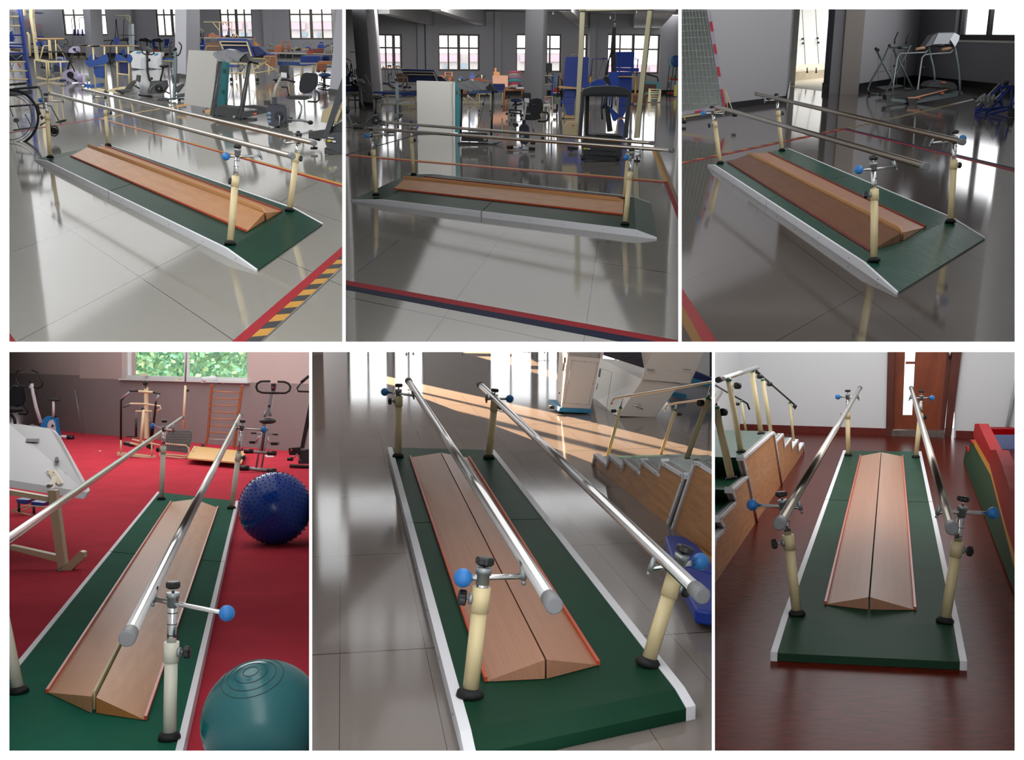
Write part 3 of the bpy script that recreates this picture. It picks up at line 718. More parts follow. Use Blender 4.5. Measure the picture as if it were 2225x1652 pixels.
for x0, x1 in ((1510, 1528), (1556, 1568)): mr.poly('red_mark', [(x0, 252-(x0-1476)*.157-5), (x1, 252-(x1-1476)*.157-5), (x1, 252-(x1-1476)*.157-1), (x0, 252-(x0-1476)*.157-1)], .01, RT, dd=-.04)
mr.tubes('stand_leg', [[(1574, 189), (1595, 250)], [(1575, 192), (1581, 236)], [(1481, 242), (1489, 262)]], 2.6, CREAM)
mr.poly('base_rail', [(1482, 252), (1572, 239), (1572, 242), (1482, 256)], .05, CREAM)
for x, y in ((1596.5, 250), (1486, 265)): mr.disc('caster', (x, y), 3.6, .08, BLACK, ax=R3.r)

# treadmill by the window
t = T('treadmill', 'grey treadmill with plastic-wrapped console standing below the window', 'treadmill', (1990, 226))
d = .0
t.poly('frame_rail', q6(555, 1160, 880, 1185, 1290, 1110, 1420, 1090, 1440, 1100, 1440, 1135, 1215, 1180, 860, 1240, 620, 1215, 555, 1200), .25, GREYM)
t.poly('running_belt', q6(585, 1140, 1010, 1055, 1040, 1045, 1265, 1065, 1240, 1080, 870, 1168, 780, 1175, 590, 1150), .04, mat('belt', (40, 42, 46), .6), dd=-.06)
t.poly('side_strip', q6(780, 1165, 870, 1160, 1250, 1068, 1270, 1072, 880, 1176, 800, 1180), .03, mat('copper_strip', (214, 150, 120), .4), dd=-.09)
t.poly('motor_hood', q6(1015, 1035, 1060, 985, 1140, 968, 1230, 968, 1340, 990, 1375, 1030, 1370, 1080, 1290, 1075, 1240, 1050, 1130, 1045), .5, DARK, dd=-.1)
t.poly('hood_badge', q6(1185, 982, 1240, 982, 1240, 995, 1190, 995), .02, ORNG, dd=-.13)
t.poly('side_badge', q6(900, 1165, 940, 1160, 935, 1185, 900, 1188), .02, ORNG, dd=-.06); t.poly('side_badge', q6(1180, 1105, 1220, 1100, 1218, 1122, 1180, 1128), .02, ORNG, dd=-.06)
t.poly('end_cap', q6(530, 1140, 590, 1140, 590, 1200, 555, 1205, 530, 1195), .3, BLACK, dd=-.03); t.poly('end_cap', q6(780, 1180, 880, 1180, 880, 1250, 800, 1250), .3, BLACK, dd=-.08)
t.tube('upright', q6(1035, 565, 1060, 680, 1090, 800, 1105, 900, 1105, 975), 5, GREYM); t.tube('upright', q6(1340, 565, 1370, 690, 1395, 830, 1405, 980, 1405, 1140), 6, GREYM)
t.tube('handrail', q6(600, 1130, 620, 950, 645, 780, 665, 680, 700, 640, 850, 635, 1000, 628, 1025, 600), 4, SILV); t.tube('handrail', q6(880, 1250, 900, 1100, 940, 790, 955, 690, 990, 655, 1150, 640, 1290, 635, 1325, 600), 4.2, SILV)
t.ball('rail_knob', q6(622, 788)[0], 2.5, BLACK); t.ball('rail_knob', q6(965, 810)[0], 3.2, BLACK)
t.poly('console', q6(990, 560, 1090, 420, 1150, 390, 1330, 385, 1400, 420, 1405, 450, 1350, 560, 1310, 530, 1060, 545), .35, mat('console_grey', (58, 60, 68), .3), dd=-.05)
t.poly('console_screen', q6(1085, 530, 1150, 398, 1340, 395, 1270, 525), .03, mat('screen_grey', (150, 156, 162), .2), dd=-.09)
t.poly('plastic_wrap', q6(1290, 470, 1345, 390, 1405, 425, 1400, 470, 1350, 562), .02, mat('clear_wrap', (190, 196, 206), .15, coat=1), dd=-.1)
t.tube('console_bar', q6(1010, 545, 1320, 545), 3.4, DARK); t.ball('console_pad', q6(1168, 545)[0]+(-.1,), (11, 5, 3.4), BLACK)
BRW = mat('brown_wrap', (190, 150, 116), .5)
t.tube('hand_grip', q6(880, 590, 990, 570), 6.5, BRW); t.tube('hand_grip', q6(1185, 595, 1305, 575), 7, BRW)
# glider
t = T('air_walker', 'grey folding glider exerciser with black upright grips in the corner', 'exerciser', (1915, 206))
t.tube('frame_leg', q6(565, 545, 480, 740, 340, 980, 305, 1070, 320, 1115), 4.4, GREYM); t.tube('frame_leg', q6(815, 545, 720, 740, 600, 960, 530, 1090, 490, 1130), 4.4, GREYM)
t.tube('frame_leg', q6(400, 585, 480, 740, 600, 960, 620, 1000), 4.4, GREYM); t.tube('frame_leg', q6(610, 590, 700, 770, 850, 1075), 4.4, GREYM)
t.tube('cross_bar', q6(320, 1115, 490, 1135), 4, GREYM); t.tube('top_bar', q6(565, 570, 820, 570), 3.4, GREYM); t.ball('hub', q6(690, 570)[0], (7, 4, 3), BLACK)
for L in ((625, 525, 630, 470, 670, 385), (760, 525, 770, 470, 820, 390)): t.tube('hand_grip', q6(*L), 3.2, BLACK)
for L in ((625, 560, 640, 740, 650, 1010), (750, 560, 755, 740, 745, 1020)): t.tube('swing_arm', q6(*L), 2.2, GREYM)
for L in ((430, 660, 430, 1030), (590, 650, 555, 1010), (430, 860, 590, 845), (690, 870, 740, 850)): t.tube('cable', q6(*L), .6, DARK)
t.poly('foot_plate', q6(430, 1045, 700, 1015, 735, 1030, 500, 1075), .3, BLACK); t.tube('rear_foot', q6(740, 1055, 850, 1075), 3, GREYM)
for X, Y in ((325, 1112), (455, 1130), (405, 585), (430, 600), (565, 548)): t.ball('joint_cap', q6(X, Y)[0], 3.4, BLACK)
# blue knee press
t = T('quadriceps_trainer', 'blue steel floor trainer with grey knobbed roller plate', 'exerciser', (2140, 248))
t.tube('frame_beam', q6(1600, 1355, 1730, 1375, 2040, 1300, 1910, 1275, 1600, 1340), 5, BLUEM, closed=False)
t.tubes('frame_beam', [q6(1615, 1320, 1895, 1030), q6(1735, 1345, 2020, 1040), q6(1900, 1020, 2020, 1040), q6(1905, 1030, 1905, 1280), q6(2025, 1040, 2025, 1310), q6(1600, 1300, 1600, 1360), q6(1725, 1290, 1725, 1375), q6(1600, 1300, 1730, 1320)], 5.2, BLUEM)
t.tubes('guide_rod', [q6(1610, 1270, 1885, 1000), q6(1725, 1290, 2010, 1005)], 3, CHROME)
t.poly('roller_plate', q6(1610, 1220, 1700, 1135, 1850, 1160, 1750, 1265), .12, mat('grey_plate', (140, 148, 146), .5), dd=-.15)
for X, Y in ((1645, 1195), (1700, 1150), (1755, 1155), (1810, 1160), (1690, 1205), (1745, 1205), (1660, 1215), (1795, 1190)): t.disc('roller', q6(X, Y)[0]+(-.2,), 2.6, .1, mat('grey_plate', (140, 148, 146), .5), ax=R3.n)
t.tube('foot_grip', q6(1575, 1175, 1650, 1185), 4.6, BLACK); t.tube('foot_grip', q6(1820, 1205, 1890, 1225), 4.6, BLACK)
t.disc('top_knob', q6(1965, 990)[0]+(-.1,), 5.5, .09, BLACK, ax=R3.n)
t.tube('stretcher', q6(1760, 1330, 2000, 1275), 3, BLUEM)
t = T('weight_trolley', 'black wheel of a blue trolley cut by the right edge of the dark room', 'trolley', (2203, 256))
t.disc('wheel', q6(2045, 1350)[0], 10, .1, BLACK, ax=R3.r*1+R3.g*.6); t.tube('axle', q6(1965, 1340, 2060, 1340), 1.6, GREYM); t.tube('blue_bar', q6(2000, 1245, 2090, 1235), 4, BLUEM)
# floor tapes
HZ = mat_stripes('hazard_stripes', (196, 140, 26), (18, 18, 20), 4.2, .5)
REDT = mat('red_tape', (156, 26, 38), .5, spec=.1); BLUT = mat('blue_tape', (18, 34, 66), .5, spec=.1); YELT = mat('yellow_tape', (206, 150, 34), .45)
REDD = mat('red_tape_dark_room', (150, 24, 30), .4); YELD = mat('ochre_tape_dark_room', (138, 96, 22), .4)
z5b = ZM(1470, 280, 3.516)
tape('red tape line across the dark room floor behind the bars, left of its corner', z5b(20, 276, 20, 268, 1290, -2, 1290, 5), REDT)
tape('black and yellow striped tape beside the red line behind the dark bars', z5b(20, 268, 20, 257, 1290, -10, 1290, -2), mat_stripes('hazard_dim', (190, 130, 50), (26, 26, 26), 7, 1.2))
tape('blue and yellow dashed tape running to the blue trainer in the dark room', q6(0, 1545, 90, 1545, 1580, 1195, 1560, 1185), mat_stripes('blue_dash', (44, 62, 100), (176, 150, 70), 3.5, .6))
tape('dark blue tape line at the right behind the dark bars', [(1834, 280.5), (1838, 279), (2205, 365), (2205, 369)], BLUT)
tape('red tape line at the right behind the dark bars', [(1832, 281.5), (1834, 280.5), (2205, 369), (2205, 374)], REDT)
tape('wide dark red tape at the lower left of the dark room', [(1478, 621), (1478, 656), (1530, 750), (1563, 750)], REDD)
tape('wide ochre tape beside the dark red tape, lower left corner', [(1478, 656), (1478, 696), (1508, 750), (1530, 750)], YELD)
# ================================================================ room four: red carpet
ROOM = R4
A = ZM(0, 750, 4.72); B = ZM(330, 750, 4.72); C_ = ZM(0, 1080, 2.889); D_ = ZM(330, 1080, 2.889)
IV = mat('ivory_steel', (226, 208, 170), .4)
def two_tone(name, up, lo):
    m, t, b = nt(name); N = t.nodes; L = t.links
    uv = N.new('ShaderNodeUVMap'); s = N.new('ShaderNodeSeparateXYZ'); L.new(uv.outputs[0], s.inputs[0])
    f = mth(N, L, 'LESS_THAN', s.outputs[1], 1.0)
    ns = N.new('ShaderNodeTexNoise'); ns.inputs['Scale'].default_value = 2; L.new(uv.outputs[0], ns.inputs['Vector'])
    c = mixrgb(N, L, f, (*lin(up), 1), (*lin(lo), 1)); c2 = mixrgb(N, L, mth(N, L, 'MULTIPLY', ns.outputs['Fac'], .12), c, (.2, .18, .17, 1))
    L.new(c2, b.inputs['Base Color']); b.inputs['Roughness'].default_value = .8; return m
def painted_wall(wl, name, m, a0, a1, top, th, holes, h_line, noclip=True):
    mb = MB(); cur = a0
    for (x0, b0, x1, b1) in sorted(holes):
        wl.box(mb, cur, 0, x0, top, 0, th); wl.box(mb, x0, 0, x1, b0, 0, th); wl.box(mb, x0, b1, x1, top, 0, th); cur = x1
    wl.box(mb, cur, 0, a1, top, 0, th)
    mb.uvf = lambda P: ((P-wl.o).dot(wl.u), (P-wl.o).dot(wl.n)/h_line)
    return struct(mb.build(name, m, None, wl.R, noclip=noclip))
w4 = Wall((174, 941), (672, 984)); hl = w4.ab(420, 828)[1]
wm = two_tone('pink_grey_wall', (206, 188, 184), (150, 140, 140))
hole = w4.rectpx(265, 700, 537, 826); hole = (hole[0], hole[1], hole[2], hole[1]+1.35)
TOP4 = 3.0
painted_wall(w4, 'wall_back', wm, 0, w4.len, TOP4, .3, [hole], hl)
w4l = Wall((20, 922), (174, 941)); hl2 = w4l.ab(90, 813)[1]
painted_wall(w4l, 'wall_corner', wm, -.2, w4l.len, TOP4, .3, [], hl2)
WFR = mat('white_window_frame', (232, 236, 236), .4)
w4.window(2, hole, 2, 1, WFR, .06, .3, dep=.08, noclip=True)
mb = MB(); w4.box(mb, hole[0]-.05, hole[1]-.03, hole[2]+.08, hole[1], -.06, .12); struct(mb.build('trim_2', WFR, None, R4))
# things on the sill
SD = w4.ab(300, 826)
def on_sill(name, label, cat, x, wpx, hpx, m, y=None):
    d = (w4.pt(w4.ab(x, 826)[0], 0, -.03)-CAM).dot(FV); t = T(name, label, cat, (x, y or 828+(x-420)*.035), d=d); yy = y or (828+(x-420)*.035)
    t.poly('body', [(x-wpx/2, yy-hpx), (x+wpx/2, yy-hpx), (x+wpx/2, yy), (x-wpx/2, yy)], .05, m); return t
on_sill('soap_box', 'small cream box on the window sill above the stepper', 'box', 312, 15, 5, mat('cream_box', (220, 210, 180), .6), 817)
on_sill('yellow_box', 'small yellow box on the window sill left of the pole', 'box', 385, 9, 5, mat('pale_yellow', (230, 210, 110), .6), 828)
on_sill('blue_box', 'small blue and yellow box on the window sill above the wooden ladder', 'box', 479, 10, 6, BLUEV, 834)
on_sill('yellow_box', 'yellow packet at the right end of the window sill', 'box', 487, 5, 6, mat('pale_yellow', (230, 210, 110), .6), 834)
t = on_sill('glove_heap', 'crumpled white plastic bag on the window sill', 'bag', 455, 36, 8, WHITE, 832)
t.ball('bag_fold', (446, 825), (8, 5, 6), WHITE); t.ball('bag_fold', (462, 824), (11, 5, 8), WHITE)
t = on_sill('cable_coil', 'small coil of pale cable on the window sill', 'cable', 420, 12, 3, mat('pale_cable', (200, 200, 170), .6), 830)
# bushes outside
LEAF = [mat('leaf_%d' % i, c, .8, var=.25, vscale=5) for i, c in enumerate(((150, 214, 160), (190, 232, 170), (130, 196, 160)))]
bs = T('green_bushes', 'sunlit green bushes filling the view outside the window', 'bushes', (400, 860), d=27)
bs.o['kind'] = 'stuff'
for k in range(3):
    mb = MB()
    for i in range(900):
        x, y = random.uniform(240, 560), random.uniform(700, 850); c = bs.P(x, y, random.uniform(-.5, .8)); r = random.uniform(.02, .07)
        a = V((random.gauss(0, 1), random.gauss(0, 1), random.gauss(0, 1))).normalized(); b = a.orthogonal().normalized(); n2 = a.cross(b)
        mb.add([c+a*r*1.6, c+b*r, c-a*r*1.6, c-b*r, c+n2*.01], [(0, 1, 4), (1, 2, 4), (2, 3, 4), (3, 0, 4), (0, 3, 2, 1)])
    bs.fin(mb, 'foliage', LEAF[k], noclip=True)
bs.poly('hedge_mass', [(220, 680), (580, 680), (580, 880), (220, 880)], .5, mat('hedge_green', (170, 228, 184), .9, var=.35, vscale=2.2), dd=.9, noclip=True)

# exercise bike white and blue
t = T('exercise_bike', 'upright exercise bike with blue and white flywheel housing by the grey wall', 'exercise bike', (110, 955))
SKY = mat('sky_blue_shell', (28, 128, 202), .3); WHS = mat('white_shell', (214, 214, 220), .35)
t.tube('handlebar', A(228, 245, 175, 270, 158, 300, 165, 360, 185, 405, 230, 425, 300, 430, 380, 438, 425, 425, 438, 395, 415, 320, 385, 280, 325, 255), 4.6, BLACK)
t.tube('stem', A(325, 395, 340, 500, 370, 640, 420, 800), 8, WHS); t.tube('head_tube', A(300, 430, 345, 432), 6, WHS); t.ball('monitor', A(320, 382)[0], (5, 3, 5), BLACK)
t.tube('stem_lower', A(355, 460, 375, 510), 3, BLACK)
t.poly('housing', A(410, 870, 415, 820, 440, 760, 480, 730, 540, 730, 575, 760, 580, 830, 600, 930, 590, 965, 520, 950, 440, 900), .14, SKY)
t.poly('housing_panel', A(485, 880, 487, 810, 505, 775, 540, 765, 560, 800, 570, 870, 590, 940, 570, 950, 500, 900), .02, WHS, dd=-.03)
t.poly('crank_mark', A(525, 840, 535, 812, 552, 832, 540, 838), .02, BLACK, dd=-.06)
for i in range(3): t.tube('printed_mark', A(525+i*9, 885, 525+i*9, 900), 1, DARK, parent=None) if False else t.tube('printed_mark', [(A(525+i*9, 885)[0]+(-.06,)), (A(525+i*9, 900)[0]+(-.06,))], 1.2, DARK)
t.tube('seat_post', A(548, 575, 548, 740), 6, WHS); t.ball('seat', A(555, 562)[0], (14, 5, 3.2), DARK); t.tube('seat_nose', A(485, 555, 560, 562), 4, DARK); t.ball('post_knob', A(574, 732)[0], 3, BLACK)
t.tube('rear_foot', A(595, 955, 640, 938, 700, 945), 7, WHS); t.disc('foot_cap', A(722, 948)[0], 4.6, .12, BLACK, ax=R4.r)
# recumbent bike at left
t = T('recumbent_bike', 'recumbent bike with black backrest behind the white tabletop, cut by the left edge', 'exercise bike', (30, 938))
BPAD = mat('black_mesh_pad', (28, 36, 44), .6)
t.poly('backrest', A(60, 420, 150, 415, 190, 420, 220, 440, 240, 520, 240, 580, 215, 615, 150, 632, 60, 615), .1, BPAD)
t.tube('backrest_trim', A(100, 470, 115, 425, 150, 416, 190, 424), 1.6, SILV)
t.poly('seat', A(50, 665, 180, 668, 185, 690, 50, 705), .25, BPAD)
t.tube('side_handle', A(165, 630, 235, 612, 285, 690, 270, 712, 190, 705), 3.6, BLACK); t.tube('seat_leg', A(110, 710, 150, 760, 160, 860), 6.5, DARK); t.tube('frame', A(40, 870, 200, 885), 6, DARK)
t = T('cloth_heap', 'dark red cloth bundle and white rag on the carpet behind the white tabletop', 'cloth', (68, 936))
t.ball('red_cloth', A(290, 855)[0], (9, 6, 6), mat('maroon_cloth', (120, 30, 44), .9)); t.ball('white_rag', A(355, 850)[0], (13, 6, 6), mat('white_cloth', (190, 184, 184), .9)); t.ball('rag_fold', A(330, 830)[0], (6, 4, 4), mat('white_cloth', (190, 184, 184), .9))
t = T('metal_pole', 'thin grey metal pole leaning in the corner', 'pole', (180, 946))
t.tube('rod', A(766, 458, 848, 925), 1.7, SILV); t.tube('rod', A(770, 470, 870, 905), 1.2, GREYM)

# white panel table on cream frame
t = T('tabletop_panel', 'large grey white tilted table panel on a cream steel stand at the left', 'table', (100, 1290), d=R4.t(100, 1240))
PW = mat('grey_white_shell', (206, 206, 208), .45)
d0 = t.d
def TT(*a): return A(*a)
# the panel leans away: top edge deeper than bottom edge
TP = [(10, 932, 2.2), (40, 934, 2.2), (104, 943, 2.1), (116, 950, 2.0), (124, 960, 1.8), (186, 1074, .5), (189, 1080, .4), (183, 1086, .3), (170, 1084, .3), (20, 1060, .3), (0, 1056, .3)]
mb = MB(); mb.prism([t.P(*q) for q in TP], (R4.g+R4.n*.6).normalized()*.09); t.fin(mb, 'panel_shell', PW, bevel=.01)
t.tube('panel_seam', [(10, 936, 2.1), (100, 948, 2.0), (113, 956, 1.9), (175, 1076, .5)], 1.2, mat('seam_grey', (150, 150, 154), .6))
t.tube('panel_rib', [(20, 986, 1.3), (45, 988, 1.3), (90, 1062, .45)], .9, mat('seam_grey', (150, 150, 154), .6)); t.tube('panel_rib', [(20, 970, 1.55), (82, 972, 1.55), (98, 976, 1.5)], .9, mat('seam_grey', (150, 150, 154), .6)); t.tube('panel_rib', [(75, 994, 1.2), (105, 998, 1.2)], .8, mat('seam_grey', (150, 150, 154), .6))
t.poly('nameplate', [(57, 953.5, 1.83), (85, 953.5, 1.83), (83, 961, 1.7), (56, 960, 1.7)], .01, mat('label_grey', (128, 132, 134), .6), dd=-.06)
for i in range(3): t.tube('nameplate_line', [(60, 955.5+i*1.7, 1.7), (80, 955.5+i*1.7, 1.7)], .4, WHITE)
t.poly('power_socket', [(120, 994, 1.25), (126, 993, 1.25), (128, 1001, 1.1), (123, 1007, 1.05), (118, 1003, 1.1)], .02, BLACK, dd=-.06)
t.poly('rocker_switch', [(160, 1066, .5), (164, 1062, .55), (164, 1067, .5), (161, 1071, .45)], .02, mat('dark_red_switch', (90, 20, 20), .4), dd=-.06)
for i in range(3):
    for j in range(4): t.ball('vent_hole', (140+i*2.6+j*.8, 1027+j*3+i*1, .8), .6, DARK)
t.poly('mount_plate', [(100, 1020, .85), (118, 1023, .85), (137, 1050, .55), (128, 1054, .5), (113, 1044, .6), (110, 1036, .7)], .02, IV, dd=-.08)
for x, y in ((104, 1025), (116, 1027), (131, 1051), (122, 1050)): t.ball('mount_screw', (x, y, .4), 1.2, GREYM)
t.poly('hinge_arm', [(114, 1035, .3), (119, 1038, .3), (112, 1062, 0), (105, 1058, 0)], .05, IV)
t.disc('hinge_bolt', (108, 1056, -.05), 4, .06, SILV)
t.poly('front_beam', [(0, 1062), (104, 1080), (104, 1091), (0, 1072)], .06, IV)
t.poly('upright', [(102, 1066), (121, 1066), (142, 1228), (125, 1240)], .07, IV, bevel=.004)
t.tube('rear_beam', A(580, 1600, 640, 1615), 4, IV)
t.poly('low_beam', C_(60, 305, 100, 312, 360, 370, 360, 410, 100, 340, 60, 332), .06, IV)
t.poly('foot', C_(232, 590, 500, 342, 527, 350, 527, 385, 268, 636, 235, 628), .07, IV, bevel=.003)
t.poly('foot_cap', C_(232, 590, 262, 594, 268, 636, 238, 632), .02, BLACK, dd=-.02)
t.disc('foot_bolt', C_(372, 468)[0]+(-.05,), 4, .03, SILV)
# pedal exerciser below the panel
t = T('pedal_trainer', 'cream floor trainer with two blue foot pads below the white tabletop', 'exerciser', (65, 1120))
t.tubes('base_frame', [C_(75, 88, 245, 128), C_(75, 88, 160, 55, 300, 65), C_(245, 120, 305, 65), C_(130, 95, 190, 60)], 4, IV)
t.poly('foot_pad', C_(100, 15, 178, 20, 165, 48, 110, 40), .2, BLUEV); t.poly('foot_pad', C_(195, 30, 275, 38, 262, 64, 195, 52), .2, BLUEV)
t.tube('pad_stem', C_(118, 40, 120, 95), 6, DARK); t.tube('pad_stem', C_(212, 60, 214, 105), 6, DARK)

# stepper below the window
t = T('stair_stepper', 'cream and black stepper machine with twin handrails below the window', 'exerciser', (300, 995))
t.tube('hand_frame', A(1240, 970, 1240, 570, 1330, 470, 1420, 470), 5, BLACK); t.tube('hand_frame', A(1560, 960, 1600, 580, 1635, 500, 1570, 485), 5, BLACK)
t.tube('grey_sleeve', A(1252, 550, 1330, 478), 5.4, SILV); t.tube('grey_sleeve', A(1600, 580, 1630, 510), 5.4, SILV)
t.tube('cross_tube', A(1420, 475, 1570, 485), 5.4, IV); t.tube('second_rail', A(1255, 640, 1340, 600, 1500, 605, 1640, 625, 1650, 650, 1610, 680), 4, IV); t.tube('rail_grip', A(1258, 640, 1335, 605), 5, GREYM)
t.poly('main_post', A(1478, 435, 1510, 435, 1515, 960, 1480, 960), .06, IV); t.ball('gauge', A(1490, 390)[0], (6, 3, 6), BLACK); t.tube('gauge_neck', A(1490, 410, 1492, 445), 3, DARK)
t.tube('leg_tube', A(1240, 975, 1240, 1105), 3.6, IV); t.tube('leg_tube', A(1557, 1000, 1557, 1140), 3.6, IV)
t.poly('base_bar', A(1200, 1100, 1590, 1140, 1590, 1168, 1200, 1130), .07, IV)
t.tube('lever', A(1475, 660, 1440, 1050), 7, IV); t.tube('lever', A(1390, 680, 1560, 680), 4, IV); t.tube('piston', A(1395, 755, 1395, 940), 5.6, BLACK); t.tube('piston', A(1547, 790, 1547, 960), 5.6, BLACK)
t.tube('piston_rod', A(1395, 685, 1395, 760), 1.2, SILV); t.tube('piston_rod', A(1552, 690, 1550, 790), 1.2, SILV); t.ball('adjust_knob', A(1465, 655)[0], 3.6, BLACK)
t.poly('pedal', A(1265, 995, 1358, 1012, 1355, 1048, 1262, 1025), .15, BLACK); t.poly('pedal', A(1500, 1010, 1545, 1020, 1545, 1070, 1500, 1055), .15, BLACK)
t.tube('pedal_arm', A(1335, 1005, 1440, 1030), 5, IV); t.tube('floor_beam', A(1355, 968, 1640, 1030), 4.6, IV); t.tube('rear_beam', A(1300, 940, 1400, 938), 2.6, BLACK)
t.tube('strap', A(1490, 690, 1470, 800, 1455, 920), 1, WHITE)
# tall stand
t = T('tall_steel_stand', 'tall steel pole stand with black knob in front of the window', 'stand', (398, 945), d=19.5)
t.tube('outer_tube', B(345, 415, 320, 860), 5.6, IV); t.tube('inner_tube', B(360, 0, 355, 120, 340, 420), 3.6, SILV); t.ball('lock_knob', B(368, 466)[0], 3, BLACK)
# checker plate tilt board
t = T('tilt_board', 'small tilting footplate with dark checker plate on a cream frame', 'tilt board', (380, 997))
CHK = mat('checker_plate', (96, 110, 110), .5, .3)
t.poly('checker_plate', B(175, 880, 390, 875, 410, 895, 400, 1000, 370, 1110, 120, 1080, 140, 960), .03, CHK)
for i in range(9):
    for j in range(7):
        x, y = 165+i*27+(j % 2)*12, 905+j*27; t.tube('plate_stud', [(B(x-5, y-4)[0]+(-.03,)), (B(x+5, y+4)[0]+(-.03,))], 1, SILV) if 130 < x < 392 and y < 1085 else None
t.tube('frame_loop', B(110, 1060, 110, 1010, 350, 1030, 378, 1060, 378, 1120, 350, 1140, 80, 1115), 4, IV); t.tube('base_frame', B(75, 1130, 290, 1160, 360, 1155, 450, 1040), 4, IV); t.tube('handle', B(160, 885, 240, 880), 2.4, mat('rust_red', (110, 50, 46), .5))
# wooden ladder
t = T('wooden_ladder', 'wooden ladder back leaning below the window sill', 'ladder', (480, 975), d=R4.t(480, 984))
WR = mat_wood('red_wood', (170, 96, 60), (140, 72, 42), (3, 12, 12))
t.poly('side_post', B(600, 400, 622, 400, 580, 930, 560, 930), .05, WR, dd=0); t.poly('side_post', B(910, 410, 935, 415, 865, 930, 845, 930), .05, WR, dd=0)
t.poly('foot_post', B(560, 925, 580, 930, 550, 1045, 530, 1045), .05, WR); t.poly('foot_post', B(845, 925, 868, 930, 850, 1065, 825, 1065), .05, WR)
for i in range(8):
    y = 475+i*70; xl = 617-i*6.6; xr = 905-i*9.5; t.tube('rung', [B(xl, y)[0]+(.02,), B(xr, y+13-i*.5)[0]+(.02,)], 2.4, WOODO if i < 7 else mat('grey_rung', (180, 170, 160), .5))
# yellow board
t = T('low_board', 'low light wooden board lying on the carpet before the ladder', 'board', (470, 1005), d=R4.t(470, 1003))
P4 = [B(430, 1035)[0], B(965, 1090)[0], B(920, 1205)[0], B(365, 1155)[0]]
mb = MB(); top = [R4.f(x, y, .1) for x, y in P4]; mb.hexa([p-R4.n*.025 for p in top], top); t.fin(mb, 'board_top', mat('pale_ply', (232, 190, 122), .4), bevel=.003)
for x, y in ((425, 998), (520, 1008), (440, 976), (524, 985)): mb = MB(); b = R4.f(x, y, 0); mb.tube([b, b+R4.n*.085], .025, 8); t.fin(mb, 'foot', DARK)
# exercise bike right
t = T('folding_bike', 'silver folding exercise bike with looped black handlebar right of the ladder', 'exercise bike', (560, 1026))
t.tube('handlebar', B(1215, 372, 1120, 372, 1080, 395, 1070, 430, 1085, 470, 1130, 488, 1240, 492, 1370, 492, 1410, 470, 1422, 430, 1400, 395, 1360, 378, 1290, 375), 5, BLACK)
t.poly('monitor', B(1222, 400, 1262, 395, 1272, 405, 1260, 475, 1225, 475), .06, DARK, dd=-.04); t.ball('monitor_light', B(1240, 437)[0]+(-.06,), 2.2, RED)
t.poly('stem', B(1215, 490, 1250, 490, 1205, 730, 1170, 730), .06, SILV); t.disc('stem_knob', B(1205, 628)[0]+(-.05,), 2.6, .06, BLACK)
t.ball('seat', B(1187, 780)[0], (19, 12, 6.5), DARK); t.poly('seat_post', B(1130, 805, 1175, 805, 1165, 880, 1120, 880), .06, SILV)
t.tubes('frame_leg', [B(1140, 860, 1070, 1255), B(1190, 860, 1125, 1255), B(1165, 680, 1155, 740), B(1225, 660, 1215, 730)], 4.6, SILV)
t.tube('rear_leg', B(1160, 860, 1125, 1100), 5, mat('maroon_steel', (110, 50, 56), .5))
t.tube('front_foot', B(960, 1265, 1225, 1290), 9, SILV); t.tube('rear_foot', B(1000, 1092, 1225, 1108), 7.5, SILV)
for X, Y, r in ((950, 1263, 6), (1230, 1293, 6), (992, 1090, 5), (1232, 1110, 5)): t.disc('foot_cap', B(X, Y)[0], r, .12, BLACK, ax=R4.r)
t.tube('side_bar', B(1075, 902, 1240, 915), 3, SILV); t.tube('side_grip', B(1015, 902, 1070, 905), 4, BLACK); t.tube('side_grip', B(1240, 915, 1295, 920), 4, BLACK)
t.tube('crank', B(1110, 935, 1090, 950, 1075, 990), 3.4, CHROME); t.tube('crank', B(1190, 940, 1195, 980, 1215, 1005), 3.4, CHROME)
t.poly('pedal', B(995, 985, 1060, 985, 1055, 1015, 1000, 1010), .12, BLACK); t.poly('pedal', B(1215, 1000, 1290, 1000, 1285, 1030, 1222, 1028), .12, BLACK)
# black machine at right edge
t = T('cross_trainer', 'black exercise machine cut by the right edge of the red carpet room', 'exerciser', (655, 1018))
t.tube('handlebar', B(1610, 318, 1530, 385), 7, BLACK); t.tube('handle_loop', B(1530, 390, 1490, 440, 1500, 475, 1640, 480), 4, BLACK)
t.poly('column', B(1612, 590, 1650, 590, 1560, 1060, 1520, 1060), .08, BLACK); t.poly('body', B(1520, 1085, 1620, 1070, 1640, 1220, 1500, 1220), .25, DARK)
t.poly('motor', B(1400, 1060, 1520, 1050, 1530, 1130, 1410, 1130), .2, BLACK); t.ball('orange_light', B(1432, 1078)[0]+(-.05,), 2, ORNG)
t.tube('pedal', B(1390, 1170, 1450, 1170), 8, BLACK); t.tube('linkage', B(1420, 1190, 1490, 1120, 1530, 1200), 3.4, SILV); t.tube('base_foot', B(1415, 1240, 1640, 1250), 8, BLACK)
t = T('paper_sheet', 'white paper sheet lying on the carpet behind the folding bike', 'paper', (584, 991)); t.fbox('sheet', [B(1155, 1130)[0], B(1240, 1130)[0], B(1252, 1150)[0], B(1170, 1150)[0]], .004, WHITE)
t = T('paper_scrap', 'tiny white scrap on the open red carpet', 'paper', (216, 980)); t.fbox('scrap', [A(1012, 1080)[0], A(1035, 1085)[0], A(1040, 1094)[0], A(1015, 1088)[0]], .003, WHITE)
